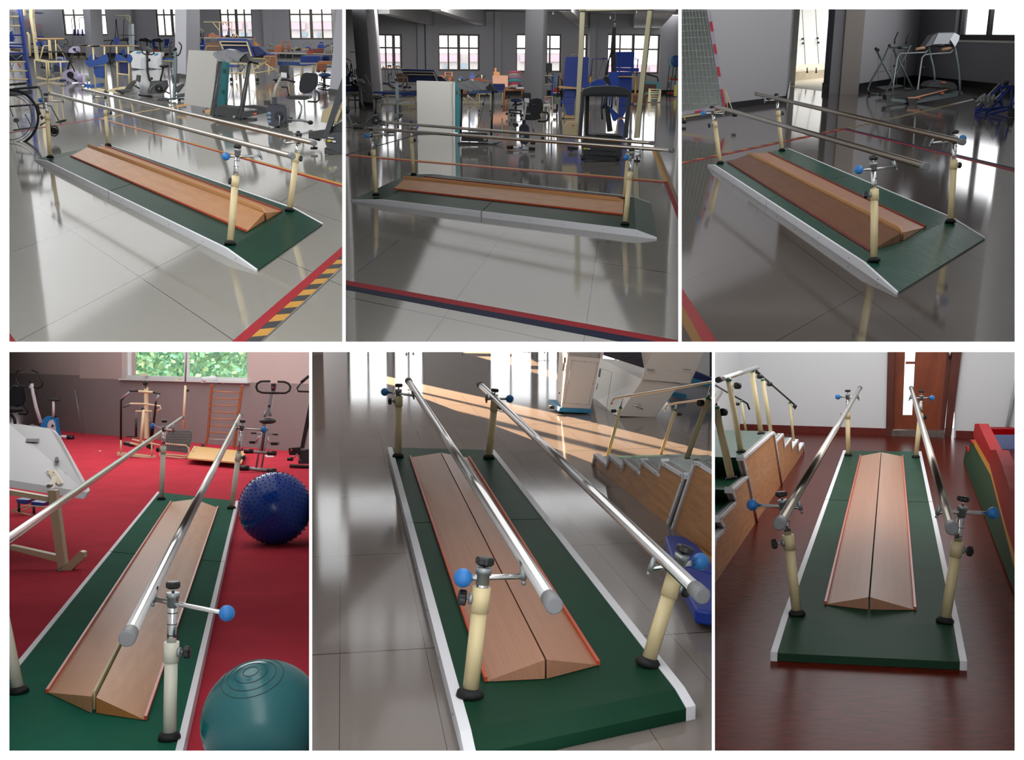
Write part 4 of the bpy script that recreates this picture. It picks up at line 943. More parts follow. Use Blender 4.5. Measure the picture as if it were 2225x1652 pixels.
# balls
t = T('spiky_ball', 'big dark blue massage gym ball covered with small spikes', 'gym ball', (598, 1190), d=R4.t(598, 1178)-.1)
BLB = mat('blue_ball_rubber', (12, 66, 165), .22, spec=.5)
c = t.P(598, 1113, 0); rb = t.m(78); c = R4.drop(c, rb)+R4.n*0; t2 = (c-CAM).dot(FV)
mb = MB(); mb.ball(c, rb, 48); body = t.fin(mb, 'ball_body', BLB)
mb = MB(); n = 620
for i in range(n):
    z = 1-2*(i+.5)/n; a = i*2.39996; q = math.sqrt(1-z*z); dirv = V((q*math.cos(a), q*math.sin(a), z))
    if dirv.dot(FV) > .25: continue
    p = c+dirv*rb*.995; mb.tube([p, p+dirv*rb*.036], [rb*.017, rb*.008], 6)
sp = t.fin(mb, 'spikes', mat('dark_blue_rubber', (10, 30, 84), .4), parent=body); sp['kind'] = 'stuff'
t = T('teal_ball', 'shiny teal gym ball in the lower right corner of the carpet room', 'gym ball', (575, 1700), d=R4.t(575, 1660))
TL = mat('teal_ball_rubber', (12, 98, 104), .22, spec=.6)
rb = t.m(133); c = t.P(572, 1569); mb = MB(); mb.ball(c, rb, 64); body = t.fin(mb, 'ball_body', TL)
td = (t.P(543, 1472)-c); ax = (R4.n*.92 - R4.g*.35 - R4.r*.12).normalized(); u1 = ax.orthogonal().normalized(); u2 = ax.cross(u1)
for ang in (7, 15, 23, 30):
    a = math.radians(ang); L = [c+(ax*math.cos(a)+(u1*math.cos(b)+u2*math.sin(b))*math.sin(a))*rb*1.0005 for b in [k*math.pi/24 for k in range(48)]]
    mb = MB(); mb.tube(L, .0018, 5, True); t.fin(mb, 'moulded_ring', mat('dark_teal', (8, 60, 62), .4), parent=body)

lo = area('fill_bushes', PX(360, 560, 25.0), 3.6, 1.2, 220, V((0, .25, -1)))  # added fill light to brighten the bushes
# ================================================================ room five: sunlit tiles
ROOM = R5
E = ZM(670, 750, 4.129); F = ZM(1110, 750, 4.129); G = ZM(670, 1150, 3.291); H = ZM(1110, 1150, 3.291)
WW5 = mat('white_wall_five', (214, 214, 216), .8)
w5 = Wall((600, 703), (1640, 703)); hs = []
def w5hole(x0, x1, z0=.25, z1=2.0): return (w5.ab(x0, 690)[0], z0, w5.ab(x1, 690)[0], z1)
hs = [w5hole(753, 842), w5hole(852, 920), w5hole(1062, 1158), w5hole(1166, 1215), w5hole(1300, 1380), w5hole(1420, 1545)]
w5.build('wall_five_back', WW5, 0, w5.len, 4.2, .3, hs, noclip=True)
for i, h in enumerate(hs): w5.window(3+i, h, 2, 1, mat('grey_window_frame', (90, 92, 96), .5), .05, .3, rowpos=[.7], noclip=True)

def prism_in_wall(wl, t, part, pxs, c0, c1, m, parent=None, uv=None):
    mb = MB(); mb.prism([wl.pt(*wl.ab(*q), c0) for q in pxs], wl.w*(c1-c0)); 
    if uv: mb.uvf = lambda P: ((P-wl.o).dot(wl.u)*uv[0], (P-wl.o).dot(wl.n)*uv[1])
    return t.fin(mb, part, m, parent)
SW = mat_wood('stair_panel_wood', (222, 164, 106), (192, 132, 80), (1, 9, 1), .35, uvmap=True)
SGR = mat('stair_green_vinyl', (34, 84, 60), .25, var=.15, vscale=6, spec=.3, bump=.1)
def stairs(wl, name, label, base, prof, width, panel_seams=(), trim=.022, z_lift=0, seam_m=None, inner=0.02, trims=None):
    """prof: pixels of the side outline, first and last on the floor line"""
    t = T(name, label, 'training stairs', base, d=(wl.pt(wl.ab(*base)[0], 0)-CAM).dot(FV))
    prism_in_wall(wl, t, 'side_panel', prof, 0, .018, SW, uv=(1.2, 1.2))
    prism_in_wall(wl, t, 'step_body', prof, .02, width, SGR)
    for a, b in zip(prof, prof[1:]):
        A_, B_ = V(wl.pt(*wl.ab(*a))), V(wl.pt(*wl.ab(*b))); e = (B_-A_)
        if e.length < .02: continue
        e.normalize(); nn = wl.w.cross(e).normalized(); ctr = wl.pt(*wl.ab(sum(p[0] for p in prof)/len(prof), sum(p[1] for p in prof)/len(prof)))
        if nn.dot(ctr-A_) < 0: nn = -nn
        mb = MB(); c0 = -wl.w*.012; q = [A_+c0, B_+c0, B_+nn*trim+c0, A_+nn*trim+c0]; mb.prism(q, wl.w*.05); t.fin(mb, 'edge_trim', RAILW)
        for f in (.15, .85):
            c = A_*(1-f)+B_*f+nn*trim*.5+c0; mb = MB(); mb.tube([c, c-wl.w*.004], .0045, 6); t.fin(mb, 'rivet', SILV)
    for a, b in panel_seams:
        mb = MB(); mb.tube([wl.pt(*wl.ab(*a), -.008), wl.pt(*wl.ab(*b), -.008)], .011, 6); t.fin(mb, 'panel_joint', seam_m or RAILW)
    return t
def stair_post(t, base, top, w, ch=None, d=None, knob=None, kr=None, flange=True, ring=True):
    dd = 0 if d is None else d-t.d
    b, tp = base+(dd,), top+(dd,)
    p = t.tube('handrail_post', [b, tp], w, CREAM, seg=16)
    if flange: t.tube('post_flange', [b, (base[0]+(top[0]-base[0])*.03, base[1]+(top[1]-base[1])*.03, dd)], w*1.6, RUBBER, seg=16)
    if ring: t.tube('green_ring', [tp, (top[0]+(top[0]-base[0])*.03, top[1]+(top[1]-base[1])*.03, dd)], w*1.06, mat('green_ring', (30, 120, 80), .5), seg=16)
    if ch: t.tube('inner_tube', [tp, ch+(dd,)], w*.62, CHROME, seg=12)
    if knob: t.tube('knob_bolt', [knob+(dd,), ((top[0]*.95+base[0]*.05), knob[1], dd)], w*.2, SILV); t.disc('clamp_knob', knob+(dd,), kr or w*.55, .035, BLACK, ax=t.R.r+t.R.g*.5)
CHW = mat('warm_chrome', (228, 212, 190), .15, 1)
# stairs unit with rails
ws5 = Wall((1288, 1010), (1453, 1141))
prof = F(735, 1072, 755, 1000, 860, 1095, 885, 1010, 1000, 1110, 1025, 1020, 1160, 1130, 1185, 1035, 1335, 1150, 1370, 1045, 1575, 1170, 1420, 1618)
ts = stairs(ws5, 'training_stairs', 'wood-sided training stairs with green treads and white trim, nearer the sunlit floor', (1400, 1098), prof, .75)
stair_post(ts, F(858, 1035)[0], F(982, 572)[0], 9, F(1000, 482)[0], 9.2, F(922, 592)[0], 4.5)
stair_post(ts, F(1335, 1012)[0], F(1472, 592)[0], 9, F(1485, 530)[0], 9.4, F(1512, 622)[0], 4.5, flange=False)
stair_post(ts, F(1545, 1108)[0], F(1768, 492)[0], 12.5, F(1800, 365)[0], 8.0, F(1703, 520)[0], 7.5)
def dpt(q, d): return (q[0], q[1], d-ts.d)
ts.tube('handrail', [dpt(p, d) for p, d in zip(F(905, 548, 906, 510, 925, 482, 1000, 465, 1400, 400, 1830, 325), (9.3, 9.3, 9.3, 9.2, 8.7, 8.1))], 6, CHW, seg=14)
ts.tube('handrail', [dpt(p, d) for p, d in zip(F(1383, 595, 1388, 565, 1405, 540, 1480, 522, 1830, 475), (9.5, 9.5, 9.5, 9.4, 9.0))], 5.6, CHW, seg=14)
# second unit cut by the edge
ws5b = Wall((1461, 1148), (1560, 1228))
t2 = stairs(ws5b, 'training_stairs', 'wood-sided platform unit of the training stairs, cut by the right edge of the sunlit room', (1500, 1180), F(1450, 1650, 1655, 1040, 1690, 1045, 1860, 1150, 1860, 1990), .7)
# prone board
t = T('padded_board', 'blue padded board with wooden underside lying on the floor below the stairs', 'padded board', (1500, 1320))
WPAD = mat('blue_pad_vinyl', (24, 60, 160), .4)
def slab(t, part, pxs, z0, z1, m, **k):
    mb = MB(); mb.prism([t.R.f(x, y, z1) for x, y in pxs], -t.R.n*(z1-z0)); return t.fin(mb, part, m, **k)
slab(t, 'wooden_base', H(1095, 90, 1120, 60, 1300, 90, 1500, 250, 1500, 640, 1435, 620, 1310, 598, 1270, 500), .012, .03, mat('board_edge_wood', (206, 160, 104), .5))
slab(t, 'blue_pad', H(1100, 55, 1130, 38, 1250, 55, 1335, 108, 1400, 190, 1500, 330, 1500, 340, 1290, 268, 1168, 275), .03, .095, WPAD, bevel=.012)
slab(t, 'blue_pad', H(1170, 278, 1290, 272, 1500, 345, 1500, 590, 1410, 588, 1318, 575, 1295, 530), .03, .095, WPAD, bevel=.012)
# white machine on castors
def boxq(t, part, front, back, dd, m, **k):
    """front quad tl tr br bl; back pixels of its left side (tl, bl), dd deeper"""
    f = [t.P(*q) for q in front]; bl = [t.P(back[0][0], back[0][1], dd), t.P(back[1][0], back[1][1], dd)]
    mb = MB(); off0 = bl[0]-f[0]; off1 = bl[1]-f[3]
    mb.hexa([f[3], f[2], f[2]+off1, bl[1]], [f[0], f[1], f[1]+off0, bl[0]]); return t.fin(mb, part, m, **k)
WM = mat('white_machine_paint', (226, 222, 220), .35); BLC = mat('cyan_blue_paint', (50, 146, 196), .4)
t = T('treatment_machine', 'tall white treatment cabinet on a blue wheeled base standing in the sun', 'machine', (1250, 901))
boxq(t, 'cabinet_body', F(535, -120, 850, -120, 715, 575, 455, 562), F(440, -120, 408, 505), .55, WM, bevel=.006)
boxq(t, 'top_collar', F(528, 60, 835, 60, 822, 122, 520, 95), F(438, 60, 436, 90), .55, WM)
boxq(t, 'wheeled_base', F(440, 562, 728, 576, 722, 614, 432, 600), F(338, 488, 330, 525), .6, BLC, bevel=.004)
t.tube('panel_outline', F(550, 138, 778, 160, 700, 535, 480, 520), 1.0, mat('seam_grey5', (170, 164, 160), .6), closed=True)
for q in F(550, 138, 663, 150, 778, 160, 517, 333, 735, 350, 480, 520, 592, 527, 700, 535): t.ball('screw', q, .9, GREYM)
t.ball('socket', F(435, 430)[0]+(.05,), 2, BLACK); t.poly('side_label', F(468, 160, 490, 160, 478, 235, 458, 230), .005, mat('label_grey', (128, 132, 134), .6), dd=.06)
t.poly('emblem', F(478, 112, 494, 108, 492, 160, 476, 160), .005, DARK, dd=.03)
for X, Y in ((368, 560), (450, 615), (685, 628)): t.disc('castor', F(X, Y)[0]+(.1,), 3.6, .05, BLACK, ax=R5.r); t.tube('castor_fork', [F(X-5, Y-22)[0]+(.1,), F(X, Y)[0]+(.1,)], 2, SILV)
# big cabinet
t = T('hydro_cabinet', 'large white slanted treatment cabinet with tap, hinged lid and side door', 'cabinet', (1380, 907))
W2 = mat('white_cabinet_paint', (226, 222, 218), .35)
boxq(t, 'lower_body', F(1180, 308, 1525, 345, 1290, 652, 960, 640), F(800, 118, 722, 520), 1.6, W2, bevel=.006)
boxq(t, 'lid', F(1290, 40, 1730, 60, 1612, 345, 1200, 212), F(1165, 40, 1195, 205), .3, W2)
t.poly('lid_front', F(1205, 208, 1630, 250, 1608, 346, 1172, 308), .03, W2, dd=-.03)
t.poly('tub_opening', F(835, 40, 1165, 40, 1197, 208, 835, 92), .1, mat('dark_interior', (60, 60, 72), .6), dd=.35)
for x0 in (1225, 1550): t.poly('lid_hinge', F(x0, 214, x0+65, 220, x0+65, 228, x0, 222), .02, SILV, dd=-.06)
t.tube('gas_strut', F(1005, 138, 1075, 110, 1135, 60), 2.6, BLACK)
t.tube('tap_body', [F(1090, 535)[0]+(-.1,), F(1185, 575)[0]+(-.1,)], 3.6, CHROME); t.tube('tap_lever', [F(1090, 520)[0]+(-.12,), F(1155, 525)[0]+(-.12,), F(1162, 550)[0]+(-.12,)], 1.8, CHROME); t.ball('tap_joint', F(1130, 548)[0]+(-.12,), 2.6, CHROME)
t.tube('door_outline', [F(795, 205)[0]+(1.15,), F(908, 245)[0]+(.85,), F(855, 585)[0]+(.5,), F(752, 530)[0]+(1.0,)], .9, mat('seam_grey5', (170, 164, 160), .6))
t.poly('name_label', [F(795, 212)[0]+(1.1,), F(812, 216)[0]+(1.1,), F(800, 290)[0]+(1.0,), F(782, 284)[0]+(1.0,)], .005, mat('label_grey', (128, 132, 134), .6), dd=-.05)
t.tube('door_handle', [F(768, 345)[0]+(1.0,), F(782, 350)[0]+(1.0,), F(765, 400)[0]+(1.0,)], 2.2, CHROME)
# right background
t = T('treatment_couch', 'white and blue treatment machine behind the slanted cabinet, cut by the edge', 'machine', (1530, 925), d=13)
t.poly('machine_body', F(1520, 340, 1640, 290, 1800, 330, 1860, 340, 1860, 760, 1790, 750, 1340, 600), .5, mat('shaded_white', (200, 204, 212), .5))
t.poly('blue_trim', F(1450, 420, 1575, 445, 1572, 485, 1440, 455), .02, BLC, dd=-.05); t.poly('blue_trim', F(1620, 290, 1800, 350, 1860, 360, 1860, 400, 1610, 325), .02, BLC, dd=-.05)
t.poly('couch_pad', F(1600, 200, 1650, 235, 1860, 320, 1860, 350, 1620, 290), .3, mat('navy_pad', (40, 50, 110), .5), dd=-.02)
t.poly('foot_rail', F(1740, 740, 1860, 790, 1860, 860, 1722, 810), .1, DARK, dd=-.4)
t = T('dark_equipment', 'dark mixed equipment in the far upper right corner of the sunlit room', 'equipment', (1530, 815), d=15)
t.poly('dark_frame', F(1725, 20, 1860, 20, 1860, 300, 1640, 225, 1700, 130), .4, mat('umber_dark', (50, 40, 40), .7)); t.tube('cross_tube', F(1730, 120, 1800, 90), 2, mat('rust_red', (110, 50, 46), .5)); t.tube('cross_tube', F(1740, 180, 1800, 200), 2, SILV); t.tube('orange_tube', F(1762, 60, 1800, 110), 2, ORNG)
for k, (x, y) in enumerate(((883, 767), (898, 766), (1005, 766))):
    tt = T('stand_leg', 'thin %s stand leg ending at the far top edge of the sunlit room' % ('silver' if k else 'pale'), 'stand leg', (x, y+3), group='far stand legs'); tt.tube('leg_tube', [(x, y+3), (x, y-14)], 1.6, SILV); tt.disc('foot', (x, y+3), 2, .03, SILV, ax=R5.n)
t = T('dark_table', 'dark low table at the far top edge of the sunlit room', 'table', (1168, 776), d=R5.t(1168, 775)); t.tubes('table_leg', [F(160, 60, 165, 72), F(300, 55, 303, 75)], 2, DARK); t.poly('table_skirt', F(100, 30, 440, 30, 440, 62, 110, 66), .8, DARK)
# sun patches: hidden spots behind added gobo panels cut to the patch outline
def sun_gobo(k, Lp, quad, bars, power, dist=.25, col=(1, .68, .42), soft=.0012, grow=2.2):
    Lv = PX(*Lp); pts = [R5.f(*q) for q in quad]; cen = sum(pts, V((0, 0, 0)))/4; ax = (cen-Lv).normalized()
    def pr(P): r = P-Lv; return Lv+r*(dist/r.dot(ax))
    q = [pr(p) for p in pts]; c = sum(q, V((0, 0, 0)))/4
    mb = MB(); R_ = dist*math.tan(max((p-Lv).angle(ax) for p in q)+.1)*1.15
    for i in range(4):
        A_, B_ = q[i], q[(i+1) % 4]; e = (B_-A_).normalized(); nrm = e.cross(ax).normalized()
        if nrm.dot(c-A_) > 0: nrm = -nrm
        m_ = A_+e*((c-A_).dot(e)); off = ax*(-.003*i)
        mb.prism([m_-e*R_+off, m_+e*R_+off, m_+e*R_+nrm*R_+off, m_-e*R_+nrm*R_+off], ax*-.002)
    for (f, wd) in bars:
        a0, a1 = pr(pts[0]*(1-f+wd)+pts[3]*(f-wd)), pr(pts[0]*(1-f-wd)+pts[3]*(f+wd)); b0, b1 = pr(pts[1]*(1-f+wd)+pts[2]*(f-wd)), pr(pts[1]*(1-f-wd)+pts[2]*(f+wd))
        mb.prism([a0, b0, b1, a1], ax*-.002)
    o = struct(mb.build('window_%d' % k, GREYM, None, R5, noclip=True))  # added blocker panel that shapes the sun patch, not a window
    bm = bmesh.new(); bm.from_mesh(o.data); org = V(o.location)
    for n_, p_ in ((V((0, 0, 1)), V((0, 0, -.04))), (R2.n, R2.f(1100, 600)-R2.n*.04)):
        bmesh.ops.bisect_plane(bm, geom=bm.verts[:]+bm.edges[:]+bm.faces[:], plane_co=p_-org, plane_no=n_, clear_outer=True)
    bm.to_mesh(o.data); bm.free()
    l = bpy.data.lights.new('sun_patch_spot', 'SPOT'); l.energy = power; l.color = col; l.shadow_soft_size = soft; l.spot_blend = 0  # unseen spot standing in for the sun
    an = max((p-Lv).angle(ax) for p in q); l.spot_size = min(3.0, 2*an+.12)
    lo = bpy.data.objects.new('sun_patch_spot', l); COL.objects.link(lo); lo.location = Lv; lo.rotation_euler = ax.to_track_quat('-Z', 'Y').to_euler()
sun_gobo(9, (560, 335, 24), [(826, 815), (1560, 976), (1420, 1092), (868, 937)], [(.22, .022), (.47, .045), (.76, .022)], 150000, dist=.6)
sun_gobo(10, (600, 335, 25), [(950, 750), (1100, 752), (1240, 828), (1216, 826)], [(.35, .05), (.7, .05)], 80000, dist=.6)
# ================================================================ room six: dark red floor and door
ROOM = R6
I = ZM(1545, 750, 4.13); J = ZM(1880, 750, 4.13); K = ZM(1545, 1130, 3.165); L_ = ZM(1880, 1130, 3.165)
WW6 = mat('white_wall_six', (236, 238, 240), .85)
w6 = Wall((1608, 936), (2215, 956)); TOP6 = 2.9
dh = (w6.ab(1931, 900)[0], 0, w6.ab(2074, 900)[0], 2.25)
w6.build('wall_six_back', WW6, -.2, w6.len, TOP6, .3, [dh], noclip=True)
w6l = Wall((1540, 982), (1608, 936)); w6l.build('wall_six_left', WW6, 0, w6l.len, 2.2, .2, noclip=True)
MAH = mat_wood('mahogany_trim', (120, 36, 26), (92, 24, 18), (3, 12, 12), .35)
mb = MB(); w6.box(mb, 0, 0, dh[0]-.02, .1, -.025, 0); struct(mb.build('baseboard_back', MAH, None, R6)); mb = MB(); w6.box(mb, dh[2]+.02, 0, w6.len, .1, -.025, 0); struct(mb.build('baseboard_right', MAH, None, R6))
DW = mat_wood('door_wood', (150, 70, 32), (122, 52, 22), (2.5, 2.5, .7), .4); DF = mat_wood('door_frame_wood', (104, 44, 26), (80, 32, 20), (3, 3, .8), .4)
# door: frame, leaf with two lights, handle
mb = MB()
def wq(pxs, c0, c1): mb.prism([w6.pt(*w6.ab(*q), c0) for q in pxs], w6.w*(c1-c0))
wq(J(205, -60, 268, -60, 245, 832, 185, 830), -.04, .1); wq(J(792, -60, 880, -60, 770, 835, 708, 832), -.04, .1)
door = struct(mb.build('door_1', DF, None, R6, noclip=True))
dep = .06
def dpart(n, pxs, c0, c1, m, par=door): mb = MB(); mb.prism([w6.pt(*w6.ab(*q), c0) for q in pxs], w6.w*(c1-c0)); return mb.build(n, m, par, R6, noclip=True)
leafs = [J(268, -60, 362, -60, 330, 762, 245, 762), J(455, -60, 745, -60, 670, 768, 412, 764), J(362, -60, 455, -60, 452, 62, 362, 60), J(362, 150, 455, 150, 452, 172, 360, 172), J(335, 632, 420, 632, 412, 764, 330, 762)]
lm = MB()
for q in leafs: lm.prism([w6.pt(*w6.ab(*p), dep) for p in q], w6.w*.04)
leaf = lm.build('door_leaf', DW, door, R6, noclip=True)
dpart('door_side_shadow_gap', J(745, -60, 795, -60, 712, 770, 670, 768), dep, .1, DF)
GLD = mat_glass('frosted_door_glass', (.72, .93, .93), .12, .3)
dpart('glass_pane', J(362, 86, 455, 86, 452, 150, 362, 150), dep+.015, dep+.02, GLD); dpart('glass_pane', J(358, 172, 450, 172, 418, 632, 333, 632), dep+.015, dep+.02, GLD)
h = MB(); h.tube([w6.pt(*w6.ab(*q), dep-.02) for q in J(765, 40, 762, 120)], .028, 10); h.build('door_handle', mat('nickel', (180, 180, 176), .35, 1), door, R6, noclip=True)
dpart('threshold', J(240, 766, 712, 766, 708, 824, 238, 824), -.06, .1, mat('stone_sill', (104, 92, 86), .5, var=.3, vscale=14))
mb = MB(); mb.tube([w6.pt(*w6.ab(*q), -.03) for q in J(1370, 240, 1265, 765)], .022, 8); tag(mb.build('wall_pipe', mat('pale_pipe', (196, 198, 200), .5), None, R6), 'pale grey pipe standing against the white wall above the padded steps', 'pipe')

# stairs
wl = Wall((1540, 1288), (1746, 982))
prof = I(832, 962, 826, 890, 783, 960, 775, 862, 722, 940, 713, 830, 652, 905, 640, 792, 575, 862, 555, 775, 275, 1012, 315, 1172, 172, 1302, 212, 1402, 57, 1560)+K(90, 70, 20, 150)+[(1545, 1230), (1540, 1288)]
ts = stairs(wl, 'training_stairs', 'wood-sided training stairs with green vinyl treads beside the white wall', (1640, 1140), prof, .62, panel_seams=[(I(558, 790)[0], I(630, 1262)[0]), (I(322, 1180)[0], I(408, 1600)[0])])
stair_post(ts, I(270, 965)[0], I(160, 325)[0], 12, I(165, 290)[0], 8.6, I(238, 365)[0], 7)
stair_post(ts, I(450, 800)[0], I(368, 245)[0], 11, I(372, 215)[0], 9.7, I(437, 282)[0], 5.5)
stair_post(ts, I(535, 775)[0], I(465, 320)[0], 10, I(468, 290)[0], 10.3, I(525, 350)[0], 5.5, flange=False)
stair_post(ts, I(742, 862)[0], I(706, 524)[0], 8, I(707, 492)[0], 12.8, I(752, 550)[0], 4.5, flange=False)
stair_post(ts, I(312, 765)[0], I(273, 513)[0], 7, I(272, 490)[0], 12.5, I(238, 530)[0], 4.5, flange=False)
stair_post(ts, I(182, 1205)[0], I(45, 575)[0], 14, I(42, 520)[0], 7.7, I(112, 602)[0], 7)
def dp(q, d): return (q[0], q[1], d-ts.d)
DKC = mat('dark_chrome', (70, 66, 64), .25, 1)
ts.tube('handrail', [dp(I(75, 310)[0], 8.4), dp(I(415, 203)[0], 9.9)], 10.5, CHROME, seg=20); ts.tube('rail_end_cap', [dp(I(62, 314)[0], 8.35), dp(I(85, 307)[0], 8.45)], 12, DARK, seg=20)
ts.tube('handrail', [dp(p, d) for p, d in zip(I(405, 232, 470, 290, 700, 492, 755, 540, 752, 575), (9.9, 10.3, 12.7, 12.9, 12.9))], 5.6, DKC, seg=12)
ts.tube('handrail', [dp(p, d) for p, d in zip(I(20, 350, 140, 420, 270, 492, 325, 525, 345, 580), (10.5, 11.5, 12.5, 12.6, 12.6))], 5.6, DKC, seg=12)
ts.tube('handrail', [dp(I(-10, 560)[0], 7.4), dp(I(80, 428)[0], 8.2)], 11, CHROME, seg=20)
ts.ball('rail_joint', dp(I(412, 243)[0], 9.9), 4.5, BLACK)
# padded steps at the right
wp6 = Wall((2093, 1002), (2204, 1298))
t = T('padded_steps', 'red, yellow and green padded play steps with blue top at the right wall', 'soft play block', (2150, 1152))
PR = mat('red_vinyl', (160, 8, 18), .4, spec=.02); PY = mat('yellow_vinyl', (206, 148, 34), .35, spec=.08); PG = mat('deep_green_vinyl', (14, 70, 44), .4, spec=.05)
gp = J(880, 1040, 905, 918, 928, 958, 945, 848, 992, 900, 1140, 1170, 1250, 1560)+L_(955, 0, 1040, 330, 1040, 560)
prism_in_wall(wp6, t, 'green_panel', [(2093, 1002)]+gp[1:-1]+[(2208, 1300)], 0, .06, PG)
prism_in_wall(wp6, t, 'yellow_band', J(1000, 818, 1150, 1065, 1190, 1220, 1300, 1640)+L_(985, 0, 1040, 200, 1040, 330, 955, 0)+J(1140, 1170, 985, 892), -.012, .04, PY)
prism_in_wall(wp6, t, 'red_cushion', J(1015, 708, 1050, 706, 1165, 945, 1160, 1060, 1150, 1068, 1000, 820), -.03, .05, PR)
prism_in_wall(wp6, t, 'red_cushion', J(1170, 945, 1215, 942, 1275, 1080, 1345, 1290, 1400, 1500, 1400, 1900, 1310, 1640, 1195, 1220, 1152, 1068, 1160, 1000), -.03, .05, PR)
prism_in_wall(wp6, t, 'red_step', J(905, 918, 922, 912, 930, 958, 928, 962), -.01, .05, PR); prism_in_wall(wp6, t, 'red_step', J(945, 848, 958, 850, 980, 885, 975, 900), -.01, .05, PR)
t = T('mat_stack', 'red edged pale blue and blue vinyl mat against the wall behind the padded steps', 'mat', (2190, 1000), d=14.5)
t.poly('red_edge', J(1085, 755, 1400, 755, 1400, 805, 1125, 805), .3, PR); t.poly('pale_blue_face', J(1120, 805, 1400, 805, 1400, 1068, 1265, 1068), .3, mat('pale_blue_vinyl', (126, 142, 186), .5)); t.poly('blue_face', J(1265, 1068, 1400, 1068, 1400, 1400, 1300, 1300), .3, mat('royal_blue_vinyl', (34, 52, 150), .5), dd=-.02)
# ================================================================ room one: the gym seen from the corner
ROOM = R1
q1 = ZM(0, 0, 5.508); q2 = ZM(380, 0, 5.508); a1 = ZM(20, 20, 11.015); a2 = ZM(200, 20, 11.015); a3 = ZM(430, 30, 7.177)
WG = mat('lilac_grey_wall', (176, 176, 184), .8); CEIL = mat('ceiling_paint', (200, 200, 200), .9)
ceiling('ceiling_one', R1, 4.4, 4, 86, CEIL)
FRB = mat('bronze_window_frame', (112, 104, 96), .5)
w1 = Wall((0, 121), (760, 124))
def hole_px(wl, x0, x1, yb, ztop): return (wl.ab(x0, yb)[0], wl.ab((x0+x1)/2, yb)[1], wl.ab(x1, yb)[0], ztop)
H1 = [hole_px(w1, 139, 234, 77, 4.1), hole_px(w1, 341, 392, 79.5, 4.1), hole_px(w1, 479, 550, 83, 4.1), hole_px(w1, 629, 724, 86, 4.1)]
w1.build('wall_one_back', WG, 0, w1.len, 4.4, .4, H1, noclip=True)
base_board(w1, 0, w1.len, 'one', .22)
for i, (h, c) in enumerate(zip(H1, (4, 3, 4, 4))):
    rz = (w1.ab(400, 32)[1]-h[1])/(h[3]-h[1]); w1.window(11+i, h, c, 1, FRB, .11, .4, rowpos=[rz], thick=(2,), noclip=True)
for x in (286, 578): mb = MB(); a = w1.ab(x, 100)[0]; w1.box(mb, a, 0, a+(.6 if x > 500 else .35), 4.4, -.35, 0); struct(mb.build('wall_pilaster', WG, None, R1))
def column(name, bots, tops, room, m=WG, top_k=1.35):
    L, M, Rr = [room.f(*b) for b in bots]; B = L+Rr-M
    tp = []
    for b, P, q in zip(bots, (L, M, Rr), tops):
        d = (P-CAM).dot(FV); t0 = PX(q[0], q[1], d); tp.append(P+(t0-P)*top_k)
    TB = tp[0]+tp[2]-tp[1]
    mb = MB(); mb.hexa([L, M, Rr, B], [tp[0], tp[1], tp[2], TB]); struct(mb.build(name, m, None, room))
    c = (L+Rr)/2; mb = MB(); o = [c+(p-c)*1.03 for p in (L, M, Rr, B)]; mb.hexa(o, [p+room.n*.16 for p in o]); struct(mb.build('baseboard_column', BB, None, room))
column('wall_column_one', [(187, 131), (201, 133), (227, 128)], [(181.5, 20), (195.5, 20), (221, 20)], R1)
column('wall_column_two', [(380.5, 168), (404, 172), (436, 165)], [(380, 20), (405, 20), (434, 20)], R1)
column('wall_column_three', [(715, 206), (762, 212), (800, 204)], [(731, 20), (778, 20), (815, 20)], R1)
# building outside
PKB = mat('pink_render', (196, 156, 166), .9); WHB = mat('pale_render', (170, 166, 164), .9); BLG = mat('blue_grey_glass', (118, 140, 150), .5)
def facade(room, label, xs, ytop, p0, p1, yb, d, wins):
    t = T('building', label, 'building', ((xs[0]+xs[1])/2, yb), d=d, room=room)
    t.poly('wall', [(xs[0], p0-4), (xs[1], p0-4), (xs[1], yb), (xs[0], yb)], 6, WHB, noclip=True)
    n = 4; w = (xs[1]-xs[0])/n
    for i in range(n): t.poly('pink_panel', [(xs[0]+w*i, p0), (xs[0]+w*(i+.82), p0), (xs[0]+w*(i+.82), p1), (xs[0]+w*i, p1)], .3, PKB, dd=-.3)
    for x, y, ww, hh in wins:
        o = t.poly('window', [(x, y), (x+ww, y), (x+ww, y+hh), (x, y+hh)], .2, BLG, dd=-.25)
    return t
facade(R1, 'overexposed building with pink panels seen through the right windows of the corner view', (470, 744), 40, 49, 64, 100, 130, [(524, 71, 12, 9), (655, 71, 12, 8), (690, 72, 6, 8), (545, 70, 6, 8)])

ZL = mat('lilac_shell', (168, 158, 190), .4)
# wall bars
t = T('stall_bars', 'blue climbing ladder with cream and blue rungs at the far left edge', 'climbing ladder', (63, 188))
t.poly('upright', q1(196, 90, 222, 90, 268, 500, 320, 880, 345, 1035, 325, 1035, 290, 760, 240, 350), .12, BLUEM); t.poly('upright', q1(226, 90, 250, 90, 300, 500, 348, 880, 370, 1035, 352, 1035, 318, 760, 268, 400), .12, BLUEM)
for k, (y, x) in enumerate(((198, 228), (310, 245), (420, 262), (530, 285), (637, 303), (740, 305), (850, 322), (950, 335))):
    t.tube('rung', q1(60, y, x, y), 3.6, (BLUEM if 2 <= k <= 4 else CREAM))
